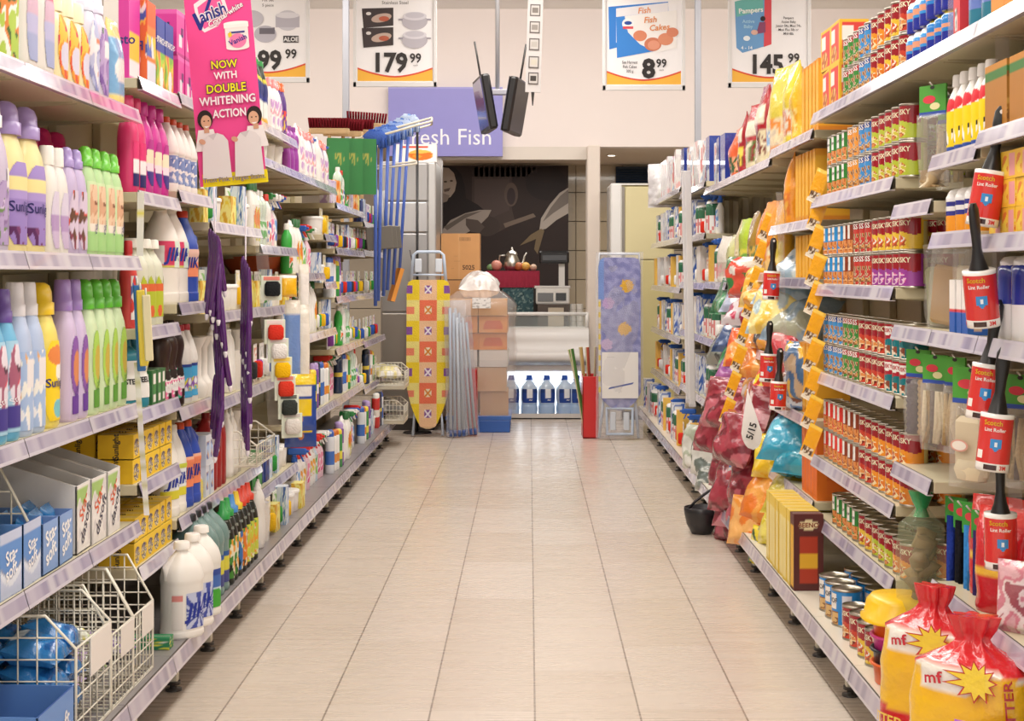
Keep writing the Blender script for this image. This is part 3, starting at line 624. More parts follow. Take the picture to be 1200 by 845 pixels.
pb = bag('detergent_bag', .17, .2, .08, blob(['8f6fae', 'b59bd0', 'cdb9e0', 'e6dcec'], 4, 3), amp=.018, seed=6); gb = bag('detergent_bag', .17, .2, .08, blob(['7da84a', 'c9d9a0', 'e9ecdc', 'd6c84a'], 4, 5), amp=.018, seed=8)
for i, (yy, zz, pr, d) in enumerate(((3.79, .21, pb, 'purple'), (3.83, .27, pb, 'lilac'), (4.00, .21, gb, 'green'), (4.04, .26, pb, 'purple'), (3.81, .33, gb, 'green and white'))):
    place(pr, f'{d} detergent bag lying {"low" if zz < .25 else "higher"} in the {"middle" if yy < 3.9 else "last"} wire basket', 'bag', (-1.17, yy, zz+.02), (-1.4, .05, PI/2+.2*i), 'bags in the wire baskets', scale=(.62,)*3)
blk = tray('open_carton', .25, .25, .16, '5a86c8', '', lambda u, v: '6a92d0', .97, [('Sta-soft', .06, 0, .08, 'f2f0f2', dict(bold=.02, rot=.2))], '3a5fa8')
place(blk, 'empty blue carton on the base shelf at the bottom photo edge', 'box', (-1.19, 3.27, .1815), (0, 0, PI/2))
for i, (px, d, c) in enumerate(((183, 'purple and white', ['8a6fae', 'e6e0ea', 'b59bd0']), (200, 'blue and white', ['6f9fd8', 'eef0f4', '9fc0e6']), (192, 'lilac', ['9f86bd', 'cfc0dc', '6f5f8a']))):
    q = bag('refill_bag', .13, .16, .05, blob(c, 4, i+11), amp=.016, seed=20+i); yy = 4.17+.06*i
    place(q, f'{d} refill bag lying on the base shelf before the bleach jugs', 'bag', (-1.15-.03*i, yy+.03, .215), (-1.5, .1, PI/2+.5*i))
gbx = carton('flat_box', .05, .28, .035, speck('2f8a5a', ['1f6a44', 'e6e04a', 'f0ece4'], .25, 10), nu=8, nv=4)
place(gbx, 'long green box lying flat in front of the bleach jugs', 'box', (-1.21, 4.34, .1815), (0, 0, PI/2))
# ------------------------------------------------------------------ cleaning side, second and third bays
ybx = lambda u, v: '2a2a2e' if False else ('f1c728' if v > .2 else 'eab41c')
soap = carton('soap_box', .072, .105, .07, oval(.5, .45, .36, .36, blob(['5a4a8a', 'e9d9a0', '3f3a6a', 'f0d040'], 5, 2), 'f0c62a'), 'eec024', lambda u, v: 'f3d04a' if abs(u-.5) > .04 else 'cf9f1c', texts=[('Sunlight', .014, 0, .05, '4a2f6a', dict(bold=.01))], stexts=[('Sunlight', .024, 0, .036, '2b2530', dict(rot=PI/2, bold=.02))])
row(-1, .68, 4.27, 6, soap, 'yellow soap box', 'on the short shelf above', 'box', tiers=2, pitch=.076)
row(-1, .433, 4.27, 6, soap, 'yellow soap box', 'on the short shelf below', 'box', tiers=2, pitch=.076)
row(-1, .68, 4.29, 5, soap, 'yellow soap box', 'in the back row above', 'box', tiers=2, pitch=.077, set_=.13)
row(-1, .433, 4.29, 5, soap, 'yellow soap box', 'in the back row below', 'box', tiers=2, pitch=.077, set_=.13)
def rays(cx, cy, c1, c2, n=18):
    return lambda u, v: c1 if int((math.atan2(v-cy, u-cx)/PI+1)*n/2*1.0) % 2 else c2
def handle(side, z0, z1, r, c, dx=.02):
    def f(secs):
        m = MB(); a0 = sec_at(secs, z0)[0]; a1 = sec_at(secs, z1)[0]
        m.tube([(side*a0*.55, 0, z0), (side*(a0*.8+dx), 0, z0+.012), (side*(max(a0, a1)*.85+dx), 0, (z0+z1)/2), (side*(a1*.9+dx*.5), 0, z1-.012), (side*a1*.4, 0, z1)], r, c, 'plastic', n=8)
        return [('handle', m)]
    return f
jug = bottle('bleach_jug', .29, .128, .118, 'jug', 'f0ece6', 'f4f0ea', capw=.026, lab=dict(z0=.08, z1=.5, x0=-.99, x1=.99, art=rect(.40, .78, .05, .95, lambda u, v: 'c9cfe6' if v > .93 else rays(.6, .4, '4a57a8', 'c3cae6', 26)(u, v), rect(.1, .34, .05, .95, bands((.75, 'e6e0dc'), (.9, 'd98a86'), (1, 'e6e0dc')), None)), nu=30, nv=20, texts=[('JIK', .062, .014, .085, '2c3a9a', dict(bold=.03, shear=.2))]), extra=handle(-1, .17, .258, .011, 'eeeae4', .006))
row(-1, .18, 4.43, 2, jug, 'white bleach jug with blue sunburst label', 'on the base shelf', 'bottle', pitch=.14, fx=1.05, set_=-.036, rot=-.75)
jugg = bottle('bleach_jug', .29, .12, .12, 'jug', 'edeae4', 'f4f0ea', capw=.026, lab=dict(z0=.06, z1=.55, x0=-.99, x1=.99, art=rect(.25, .8, .05, .95, oval(.55, .25, .3, .25, '4aa83a', None, under=bands((.5, 'cfe6ea'), (.8, '4a6fb8'), (1, '3a4f9a'))), None), nu=20, nv=16), extra=handle(-1, .17, .258, .011, 'eeeae4', .006))
row(-1, .18, 4.72, 1, jugg, 'white bleach jug with green and blue label', 'on the base shelf', 'bottle', fx=1.05, set_=-.03, rot=-.7)
grey = bottle('cleaner_bottle', .31, .085, .16, 'jug', '75908c', '26282c', capw=.02, lab=dict(z0=.05, z1=.5, x0=-.95, x1=.95, art=rect(.05, .95, .1, .9, bands((.4, '4a4f8a'), (.75, 'd9d04a'), (1, '3a5fa0')), None)))
row(-1, .18, 4.85, 4, grey, 'grey-green bottle with black cap', 'on the base shelf', 'bottle', fx=1.05, set_=.01, pitch=.085)
for i, (cc, nm, n) in enumerate((('2f9a4a', 'green', 2), ('4a8ac8', 'blue', 1), ('e2c030', 'yellow', 1), ('d0402c', 'red', 3))):
    pr = bottle('floor_cleaner_bottle', .30, .072, .085, 'soft', lambda z, t: '20241f' if nz3(t*30, z*90, 1) < .28 else '8a938a' if z > .19 else '232a22', cc, caps='cone', lab=dict(z0=.08, z1=.55, x0=-.9, x1=.9, art=speck(['4a8a3a', '3a6fb0', 'e07a2a', 'c8d04a'][i], ['1f2a1f', 'e9e4c8', 'e8a03a', '4f9a4a'], .5, 8, i), nu=8, nv=18))
    row(-1, .18, 5.20+[0, .155, .23, .305][i], n, pr, f'black bottle with {nm} cap', 'on the base shelf', 'bottle', fx=1.05, set_=.012, pitch=.077)
jik = bottle('bleach_bottle', .295, .088, .088, 'jik', 'f0ece4', 'f0ece4', caps='std', lab=dict(z0=.2, z1=.56, x0=-.99, x1=.99, art=rect(.05, .95, .02, .98, bands((.25, 'd9cf3a'), (.85, 'e9ecf0'), (1, 'c9d24a')), None), nu=20, nv=12, texts=[('JIK', .052, 0, .118, '2c3a9a', dict(bold=.03, shear=.2))]))
row(-1, .495, 4.77, 2, jik, 'white bleach bottle with yellow-green label', 'on the low shelf', 'bottle', pitch=.094, rot=-.45)
jikb = bottle('bleach_bottle', .29, .094, .088, 'jik', '2f4fb0', 'd0502c', caps='std', lab=dict(z0=.24, z1=.60, x0=-.99, x1=.99, art=rect(.03, .97, .02, .98, bands((.88, 'f08a62'), (1, 'f4b89a')), None), nu=20, nv=12, texts=[('JIK', .055, 0, .118, '26348c', dict(bold=.03, shear=.2))]), extra=handle(1, .185, .262, .011, '2f4fb0', .012))
row(-1, .495, 4.97, 2, jikb, 'blue bleach bottle with orange label', 'on the low shelf', 'bottle', pitch=.1, rot=-.45)
wbx = carton('tall_box', .06, .075, .11, rect(.15, .85, .2, .8, speck('a9c0e6', ['4a5fa8', 'e6b060'], .3, 7), 'd9dde8'), 'cfd6e6')
row(-1, .495, 5.22, 2, wbx, 'small white and blue box', 'beside the blue bleach bottles', 'box', tiers=2, pitch=.07)
redb = bottle('polish_bottle', .30, .075, .085, 'round', '9a1f22', '8a1a1e'); row(-1, .495, 5.37, 3, redb, 'dark red bottle', 'on the low shelf past the blue bleach', 'bottle', pitch=.08)
m, R = standbag_mb(.12, .05, .1, blob(['e6d24a', 'd9c83a', 'cfd0d6'], 3, 7), seed=9); place(Proto('sponge_pack', [('pack', m)]), 'yellow sponge pack lying on the low shelf before the small boxes', 'pack', (-1.19, 5.17, .4955), (0, 0, PI/2))
# big white bottles (1.138 / 1.2 shelves)
bigw = bottle('bleach_bottle', .335, .12, .115, 'jik', 'efe9e0', 'f0ebe2', lab=dict(z0=.36, z1=.62, x0=-.99, x1=.99, art=rect(.55, 1, 0, 1, 'd9e6d8', rect(.04, .36, .1, .85, 'dcd6d2', bands((.08, 'd8d06a'), (1, 'd9466a')))), nu=24, nv=10, texts=[('JIK', .06, .012, .165, '2c3a9a', dict(bold=.03, shear=.2))]))
row(-1, 1.2, 4.75, 2, bigw, 'big white bottle with pink label', 'on the shoulder-high shelf', 'bottle', pitch=.125, rot=-.6)
jb3 = bottle('bleach_bottle', .32, .11, .10, 'jik', '2f4fb0', 'cf3f2a', lab=dict(z0=.28, z1=.58, x0=-.99, x1=.99, art=bands((.5, 'f0906a'), (1, 'e9c0b0')), nu=16, nv=8, texts=[('JIK', .05, 0, .14, '26348c', dict(bold=.03, shear=.2))]))
row(-1, 1.2, 5.02, 1, jb3, 'tall blue bottle with orange label and red cap', 'behind the big white ones', 'bottle', rot=-.5)
limeb = bottle('vinegar_bottle', .27, .085, .085, 'round', 'd9dac6', 'efeade', capw=.034, lab=dict(z0=.1, z1=.62, art=lambda u, v: None if v > .93-.2*abs(math.sin(u*7)) else ('d9653a' if (u-.5)**2*2+(v-.14)**2 < .016 or (abs(v-.66) < .08 and abs(u-.5) < .3) else 'b3bd34'), nu=18, nv=24))
row(-1, 1.138, 4.37, 3, limeb, 'clear bottle with lime green label', 'on the shelf below the pink bottles', 'bottle', pitch=.092, rot=-.35)
tallw = bottle('liquid_bottle', .35, .1, .1, 'jik', 'e9e2d6', 'ece6da'); row(-1, 1.138, 4.40, 3, tallw, 'tall plain white bottle', 'behind the lime label bottles', 'bottle', pitch=.11, set_=.16)
redp = bottle('spray_bottle', .26, .055, .05, 'slim', 'dd4a48', 'c92f33', lab=dict(z0=.1, z1=.6, art=speck('f0e6e0', ['d9403a', '5a6fb0'], .4, 7))); row(-1, 1.138, 4.275, 1, redp, 'slim red bottle', 'before the lime label bottles', 'bottle')
# pink bottles and white bottles (1.54/1.57)
row(-1, 1.54, 4.275, 2, pk, 'slim deep pink bottle', 'on the upper short shelf', 'bottle', pitch=.08)
row(-1, 1.54, 4.44, 3, mag, 'magenta bottle with oval label', 'on the upper short shelf', 'bottle', pitch=.095)
row(-1, 1.57, 4.76, 4, wlab, 'white bottle with blue printed label', 'behind the pink poster', 'bottle', pitch=.092)
teal = carton('tissue_box', .12, .1, .06, '1f6f8a', 'f0ece8'); row(-1, 1.49, 4.78, 0, teal, 'x', 'x', 'box')
# detergent boxes on 1.875
pinkx = carton('detergent_box', .12, .075, .30, rect(.05, .95, .05, .5, bands((.2, 'f2ecf0'), (.5, 'f4c84a'), (1, 'f0e8f0')), 'd63a9f'), lambda u, v: 'efe9e6' if v < .85 and u < .6 else 'd63a9f', stexts=[('Presto', .04, .005, .12, '2a2a7a', dict(bold=.02))])
row(-1, 1.875, 4.29, 1, pinkx, 'pink and white detergent box', 'on the high shelf before the poster', 'box')
orx = carton('detergent_box', .1, .07, .26, rect(0, 1, .35, .6, speck('f3d04a', ['4a6fc0', 'f2f0ea'], .4, 6), bands((.3, 'dfe6f2'), (.7, 'ee8a3a'), (1, 'e8662c'))), speck('e86f3a', ['f4c04a', '4a5fb0', 'f0e8e6'], .45, 7))
row(-1, 1.875, 4.42, 1, orx, 'orange detergent box', 'on the high shelf before the poster', 'box')
starch = carton('starch_box', .105, .07, .235, lambda u, v: '2f3f9f' if v > .55 else ('f2efe8' if (u-.6)**2+(v-.2)**2*2 < .05 else blob(['7fb83a', 'a9cf3a', 'e8c83a', 'e07a3a'], 4, 1)(u, v)), lambda u, v: '3345a8' if v > .55 else blob(['e6e9ea', '7fb83a', 'e08a3a', 'b8d060'], 3, 4)(u, v), texts=[('STARCH', .028, 0, .165, 'f4f2f4', dict(bold=.02))], stexts=[('STARCH', .022, 0, .165, 'f4f2f4', dict(bold=.02))])
row(-1, 1.875, 4.55, 2, starch, 'blue starch box with green picture', 'beside the pink tubs', 'box', pitch=.11)
ptub = carton('stain_remover_tub', .1, .1, .15, rect(.3, .7, .2, .5, 'e6dfe6', bands((.06, 'b52580'), (.9, 'd8359a'), (1, 'e65fb2'))), texts=[('u', .06, .02, .09, '2a2a6a', dict(bold=.03))], stexts=[('U', .05, .01, .09, '2a2a6a', dict(bold=.03))])
row(-1, 1.875, 4.80, 2, ptub, 'magenta stain remover tub', 'on the high shelf', 'box', tiers=2, pitch=.105)
# steel polish etc on 0.895 / 0.854
tealb = bottle('cleaner_bottle', .21, .085, .075, 'waist', '2f8aa0', '2a7f96', lab=dict(z0=.12, z1=.72, x0=-.99, x1=.99, art=rect(.04, .96, .02, .98, 'ebe8e4', None), nu=16, texts=[('G', .045, .02, .125, 'b9c83a', dict(bold=.03)), ('STEEL', .022, 0, .085, '2a2a2c', dict(bold=.03))]))
row(-1, .895, 4.28, 2, tealb, 'teal steel cleaner bottle with white label', 'on the waist-high shelf', 'bottle', pitch=.09, rot=-.6)
grx = carton('polish_box', .055, .055, .105, rect(.3, .8, .08, .9, bands((.3, 'e6e2da'), (.6, '4a8a4a'), (1, 'efe9e2')), '2f6a34')); row(-1, .895, 4.47, 3, grx, 'small green and white box', 'before the black bottles', 'box', pitch=.06)
blkb = bottle('floor_polish_bottle', .29, .09, .09, 'waist', '33231f', '2a1c1a', lab=dict(z0=.1, z1=.45, x0=-.95, x1=.95, art=speck(bands((.3, '2a1f1c'), (.7, 'e6e2e2'), (1, '2a1f1c')), ['3fae8a', 'e06a9a', 'f0ece8'], .4, 9), texts=[('AMA', .026, 0, .085, 'f0ecea', dict(bold=.02))])); row(-1, .854, 4.66, 3, blkb, 'black waisted bottle', 'on the waist-high shelf', 'bottle', pitch=.094, rot=-.4)
row(-1, .895, 4.30, 3, blkb, 'black bottle', 'behind the small green boxes', 'bottle', pitch=.1, set_=.13)
wblu = bottle('bleach_bottle', .27, .085, .08, 'jik', 'ece8e2', 'b52f3a', lab=dict(z0=.08, z1=.5, x0=-.95, x1=.95, art=rect(.1, .9, .2, .6, blob(['4ab0d8', 'd9d04a', '8a5ab0', 'f0eef0'], 4, 2), bands((.9, '4aa6d6'), (1, '2a3f8a'))), nu=14)); row(-1, .854, 4.955, 2, wblu, 'white bottle with turquoise label and red cap', 'on the waist-high shelf', 'bottle', pitch=.09)
# ------------------------------------------------------------------ pet food side, nearest bays: cans and boxes
def husky(key, c2, pic, dark='9a1c28', word='HUSKY', side='d9d08a'):
    def art(t, v):
        if .30 < abs(t): 
            if abs(t) < .33: return c2
            return (side if .12 < v < .8 else c2) if t > 0 else (dark if v > .5 else c2)
        if v > .50+.05*math.cos(t*14): return dark
        if (t*6)**2+((v-.26)*4.2)**2 < .55: return pic(t*6, v*4)
        return c2
    H, R = .106, .041
    return can('food_can_'+key if False else 'food_can', H, R, art, [(word, .021, .012, .082, 'f4e8c8', dict(bold=.02))])
cl = husky('lime', 'b5c23a', blob(['d98a3a', 'a9502a', 'e9d9a0', 'c8c040'], 2, 1)); cy = husky('yellow', 'e6bf3a', blob(['f2efe6', 'd9602a', 'a94a2a', 'f0d060'], 2, 2))
cp = husky('purple', '9a3f98', blob(['f2e6ee', 'd95a9a', 'e8c0d8', '9a3f98'], 2, 3)); co = husky('orange', 'e8902a', blob(['f0c050', 'b5502a', 'f4e0b0', 'e07a2a'], 2, 4))
ct = husky('teal', '1f7f86', blob(['d9a080', '8a4a34', 'e8d8c0', 'a9603a'], 2, 5)); cr = husky('red', 'c8402c', blob(['e6a050', '7a2a1f', 'f0d0a0', 'd98a4a'], 2, 6))
def siss(c1, c2, c3, word='BOSS'):
    return can('food_can', .106, .037, lambda t, v: c3 if v > .74 else ((blob(['d9a060', '8a5a34', 'c8b090', c1], 2, 9)(t*7, v*4)) if abs(t) < .13 and v < .62 else (c1 if abs(t) < .3 else c2)), [(word, .024, 0, .09, 'f2ece6', dict(bold=.02))], seg=36, nv=10)
sb = siss('3f8fcf', '2f6fb5', '2f4f9a'); sg = siss('3f8a3f', '2f6f34', 'b52a34'); sr = siss('c43a34', 'a9282c', '9a2230'); sn = siss('b5583a', '9a4028', '8f3324')
scn = siss('e9963a', 'd97f2a', 'e8a03a')
def tagc(c, word, cen): # scented round cans with a white square tag
    return can('food_can', .106, .037, lambda t, v: 'f0ece6' if -.09 < t < .07 and .5 < v < .92 else (blob(['d98a4a', 'b5602a', 'e8b070', c], 2, 8)(t*6, v*4) if abs(t) < .12 and v < .45 else c), [(word, .012, -.003, .076, '3a2a28', dict(bold=.02))], seg=36, nv=12)
tg = tagc('2f7f34', 'WOOF', 0); tr = tagc('d93a30', 'OF', 0); tb = tagc('8a3a22', 'OF', 0); tbl = tagc('2f8fd0', 'WOOF', 0)
Wt = {1.883: 'on the top pet food shelf', 1.575: 'on the second pet shelf down', 1.258: 'on the third pet shelf down', .945: 'on the fourth pet shelf down', .635: 'on the fifth pet shelf down', .423: 'on the sixth pet shelf down'}
def rc(z, y, n, p, d, tiers=2, **k): return row(1, z, y, n, p, d, Wt[z], 'can', tiers=tiers, **k)
# top shelf
jb = aerosol('flea_powder_jar', .09, .032, '2f8fd8', 'eeeae6', lambda z, t: '1f2f9a' if z < .03 else 'e8a080' if .04 < z < .055 and .6 < t < .9 else '3a94dc', .26)
jy = aerosol('flea_powder_jar', .095, .034, '2f8fd8', 'f0d42c', lambda z, t: '1f2f9a' if z < .035 else 'e8a080' if .045 < z < .06 and .6 < t < .9 else '2f86d4', .16)
rc(1.883, 3.70, 3, jy, 'blue jar with yellow lid'); rc(1.883, 3.915, 3, jb, 'blue jar with white lid')
rc(1.883, 4.125, 1, cr, 'red can beside the blue jars'); rc(1.883, 4.215, 2, cy, 'yellow and red can'); rc(1.883, 4.385, 2, co, 'orange and red can')
rc(1.883, 4.56, 2, sb, 'blue can'); rc(1.883, 4.72, 3, sg, 'green can with red band')
rbx = carton('biscuit_box', .15, .10, .145, rect(.08, .92, .06, .94, rect(.1, .5, .5, .85, 'f0e6e0', oval(.4, .25, .3, .2, blob(['e8a03a', 'b5602a', 'e9c080'], 3, 1), 'd93a34')), 'f0b82c'), rect(.08, .92, .06, .94, rect(.1, .5, .5, .85, 'f0e6e0', oval(.4, .25, .3, .2, blob(['e8a03a', 'b5602a'], 3, 1), 'd93a34')), 'f0b82c'))
row(1, 1.883, 4.97, 2, rbx, 'red box with yellow frame', Wt[1.883], 'box', tiers=2)
ybx2 = carton('biscuit_box', .05, .13, .27, rect(.1, .9, .05, .95, bands((.1, 'e0972a'), (.5, 'f0b83a'), (1, 'eeb030')), 'd98f24'), bands((.08, 'd9892a'), (.9, 'eeb030'), (1, 'e69a28')))
row(1, 1.883, 3.09, 0, rbx, 'x', 'x', 'x')
obx = carton('snack_box', .08, .09, .20, bands((.3, 'e8922c'), (.6, 'f0a83a'), (1, 'f2b44a')), lambda u, v: 'f2e8d8' if .2 < u < .6 and .1 < v < .3 else ('e8932c' if v < .5 else 'f0b050'))
row(1, 1.883, 3.08, 3, obx, 'orange snack box', 'at the near end of the top pet shelf', 'box', pitch=.086)
tjar = aerosol('fish_food_jar', .16, .045, '5a6fc0', '3f9a9a', lambda z, t: '2f7f9a' if z < .05 else ('3a4fb0' if .08 < z < .1 else '6f86cc'), .12)
row(1, 1.883, 3.36, 2, tjar, 'blue and teal jar', 'beside the orange snack boxes', 'jar', pitch=.096)
rdx = carton('snack_box', .06, .09, .22, rect(.2, .6, .1, .35, speck('e9e4e0', ['4a4648'], .4, 20), bands((.06, 'e8b07a'), (1, 'd9343c'))), rect(.3, .75, .1, .35, speck('ece6e2', ['4a4648'], .4, 20), bands((.06, 'e8b07a'), (1, 'dc3840'))))
row(1, 1.883, 3.57, 1, rdx, 'red box with barcode panel', 'behind the clear divider on the top pet shelf', 'box')
m = MB(); m.box(-.001, .001, -.15, .15, 0, .22, 'e9e9ee', 'clear'); place(Proto('shelf_divider', [('panel', m)]), 'clear plastic divider between blue jars and red box', 'divider', (1.21, 3.67, 1.8835), (0, 0, PI/2))
# second
rc(1.575, 4.125, 5, cl, 'red and lime can', pitch=.084); rc(1.575, 4.56, 2, sb, 'blue can with banner'); rc(1.575, 4.725, 2, scn, 'orange can'); rc(1.575, 4.90, 4, tg, 'dark green can', pitch=.079)
row(1, 1.575, 4.13, 4, cl, 'red and lime can', 'in the row behind on the second pet shelf', 'can', tiers=2, pitch=.084, set_=.12)
# third
row(1, 1.258, 4.125, 5, cp, 'red and purple can', 'along the third pet shelf', 'can', pitch=.084)
row(1, 1.258+.1062, 4.125, 5, cy, 'red and yellow can', 'atop the purple cans', 'can', pitch=.084)
rc(1.258, 4.56, 3, sr, 'red can', pitch=.078); rc(1.258, 4.80, 2, tb, 'brown-red can'); rc(1.258, 4.965, 4, tbl, 'bright blue can', pitch=.08)
row(1, 1.258, 4.13, 3, cy, 'yellow and red can', 'in the row behind on the third pet shelf', 'can', tiers=2, pitch=.084, set_=.12)
# fourth
def oval_can():
    def art(t, v):
        if ((t-.05)*5.2)**2+((v-.76)*5)**2 < .5: return 'f2ece6' if ((t-.05)*5.2)**2+((v-.76)*5)**2 < .4 else 'a92430'
        if v > .5+.04*math.sin(t*10): return 'a91c2c'
        return blob(['d9a080', '8a4a34', 'e8d8c0', '1f7f86'], 2, 5)(t*6, v*4) if abs(t+.02) < .12 and v < .34 else '14737c'
    return can('food_can', .106, .042, art, [('HUSKY', .016, .012, .081, 'c02a34', dict(bold=.02))])
oc = oval_can(); rc(.945, 4.12, 3, oc, 'red and teal can with oval badge', pitch=.086); rc(.945, 4.385, 4, cr, 'plain red can', pitch=.084); rc(.945, 4.73, 3, sg, 'green can with red band', pitch=.078); rc(.945, 4.97, 4, sb, 'blue can', pitch=.078)
# fifth
rc(.635, 4.12, 5, co, 'orange and red can', pitch=.085); rc(.635, 4.55, 2, cr, 'plain red can', pitch=.084); rc(.635, 4.725, 3, tb, 'brown can with white tag', pitch=.078); rc(.635, 4.965, 4, tr, 'red can with white tag', pitch=.078)
# sixth
rc(.423, 4.12, 2, co, 'orange and red can', 1, pitch=.085); rc(.423, 4.295, 3, cl, 'red and lime can', 1, pitch=.084); rc(.423, 4.555, 2, cy, 'yellow and red can', 1, pitch=.084); rc(.423, 4.73, 5, tg, 'green can with white tag', 1, pitch=.08)
row(1, .423, 4.13, 5, co, 'orange and red can', 'in the back row of the sixth pet shelf', 'can', set_=.12, pitch=.085)
row(1, .635, 4.13, 4, co, 'orange and red can', 'in the back row of the fifth pet shelf', 'can', set_=.12, pitch=.085, tiers=2)
# base shelf
woof = can('food_can', .118, .049, lambda t, v: 'd9dee6' if .17 < abs(t) < .27 and .15 < v < .85 else ('efe9e2' if abs(t) < .1 and .48 < v < .88 else (blob(['c89a5a', '8a5a34', 'd9b070'], 2, 3)(t*5, v*4) if abs(t) < .12 and v < .4 else '2a86cc')), [('WOOF', .022, 0, .082, '2a2626', dict(bold=.02))])
row(1, .18, 4.58, 3, woof, 'blue can', 'in the front row on the pet base shelf', 'can', pitch=.102, fx=.93, set_=.035)
row(1, .18, 4.58, 4, woof, 'blue can', 'in the second row on the pet base shelf', 'can', pitch=.102, fx=.93, set_=.14)
row(1, .18, 4.30, 2, cr, 'red can', 'near the front on the pet base shelf', 'can', pitch=.1, fx=.93, set_=.03)
row(1, .18, 4.11, 2, cy, 'yellow and red can', 'before the yellow bowl', 'can', pitch=.09, fx=.93, set_=.03)
row(1, .18, 4.06, 5, cr, 'red can', 'in the second row on the pet base shelf', 'can', pitch=.088, fx=.93, set_=.12)
row(1, .18, 4.06, 5, co, 'orange and red can', 'in the third row on the pet base shelf', 'can', pitch=.088, fx=.93, set_=.21)
# pet bowls: a stack, every bowl its own thing
def bowl(R, H, c, inner=None):
    m = MB(); m.loft([(0, R*.80, R*.80, 2), (.004, R*.84, R*.84, 2), (H*.86, R*.9, R*.9, 2), (H*.87, R, R, 2), (H*.94, R*1.02, R*1.02, 2), (H, R*.98, R*.98, 2), (H*.96, R*.86, R*.86, 2), (.012, R*.72, R*.72, 2), (.011, .002, .002, 2)], 32, c, 'plastic', caps=False)
    m.loft([(0, .002, .002, 2), (0, R*.8, R*.8, 2)], 32, c, caps=False); return Proto('pet_bowl', [('bowl', m)])
bx, by = 1.015, 3.97
for i, (c, nm, h, r) in enumerate((('e8641e', 'orange', .06, .08), ('1f2330', 'black', .06, .08), ('e0409a', 'pink', .06, .08), ('ee6a20', 'bright orange', .06, .08))):
    place(bowl(r, h, c), f'{nm} plastic pet bowl in the stack under the yellow one', 'bowl', (bx, by, .1805+.038*i), (0, 0, 0))
m = MB(); R = .088; m.loft([(0, R*1.18, R*1.18, 2.6), (.008, R*1.18, R*1.18, 2.6), (.012, R*1.08, R*1.08, 2.6), (.05, R*1.0, R*1.0, 2.4), (.066, R*.86, R*.86, 2.2), (.066, .002, .002, 2)], 32, 'f4c414', 'plastic')
place(Proto('pet_bowl', [('bowl', m)]), 'yellow plastic pet bowl upside down on the bowl stack', 'bowl', (bx, by, .356), (0, 0, 0))
for i in range(5):
    g = bowl(.05, .05, ['2f9a4a', '2f9a4a', 'd0402c', '2f9a4a', '2f9a4a'][i]); place(g, f'small {["green", "green", "red", "green", "green"][i]} bowl, {ORD[i]} from the bottom of the narrow stack', 'bowl', (1.00, 3.80, .1805+.022*i))
# cat litter bags
def litter(seed, W=.25, D=.17, H=.375):
    def art(t, v):
        if v > .70+.05*math.cos(t*6.28*1): return 'd2232c'
        if v > .685+.05*math.cos(t*6.28): return 'ece4d8'
        if abs(t) < .10 and .74 > v > .55 and t < .1: return 'f2ede6' if v > .6 and t < .02 else 'f2b81c'
        if v < .24-.3*(t+.1) and t < .12: return 'd2252c'
        return 'f3bd1c'
    m, R = standbag_mb(W, D, H, art, seed=seed, amp=.011, fr=9, N=56, nv=34, neck=True)
    def surf(u, z): # u in radians around the bag
        th = 1.5*PI+u; a, b = W/2, D/2; k = 1-.1*max(0, z/H-.5)/.24
        return (a*k*cpow(math.cos(th), 2/2.9)*1.045, b*k*cpow(math.sin(th), 2/2.9)*1.045-.006, z)
    l = MB()
    for t, s_, u, z, c, ro in (('CAT LITTER', .038, .95, .17, 'b5261f', PI/2), ('mf', .034, -.22, .255, 'c02a3a', .2), ('LITTER', .034, -.55, .06, 'f0c84a', 0)):
        l.text(t, s_, 0, 0, c, face=lambda p, q: surf(u+p/(W*.42), z+q), slot='film', rot=ro, bold=.02)
    n = 22; ps = []
    for i in range(n): rr = .024 if i % 2 else .04; ps.append((.30+rr*math.cos(2*PI*i/n)/(W*.42), .262+rr*math.sin(2*PI*i/n)))
    st = MB(); st.add([surf(*p) for p in ps], [tuple(range(n))], 'f0cf3a', 'film')
    ps2 = [(.30+(p[0]-.30)*1.15, .262+(p[1]-.262)*1.15) for p in ps]
    st.add([tuple(v+(.0015 if i == 1 else 0) for i, v in enumerate(surf(*p))) for p in ps2], [tuple(range(n))], 'c8342a', 'film')
    return Proto('cat_litter_bag', [('bag', m), ('lettering', l), ('starburst', st)])
place(litter(1), 'yellow and red cat litter bag next to the yellow bowl', 'bag', (.965, 3.46, .1805), (0, 0, -PI/2+.75))
place(litter(2, .27, .19, .375), 'nearest yellow and red cat litter bag with tied red neck', 'bag', (.965, 3.15, .1805), (0, 0, -PI/2+.8))
pq = bag('pet_pad_pack', .22, .20, .09, rect(.3, .75, .45, .8, speck('e6d4ec', ['c0508a', '9a6fb5'], .4, 12), 'b062c8'), amp=.006, seed=3); place(pq, 'purple pet pack at the bottom edge of the pet side', 'pack', (.965, 2.93, .1805), (0, 0, -PI/2+.9))
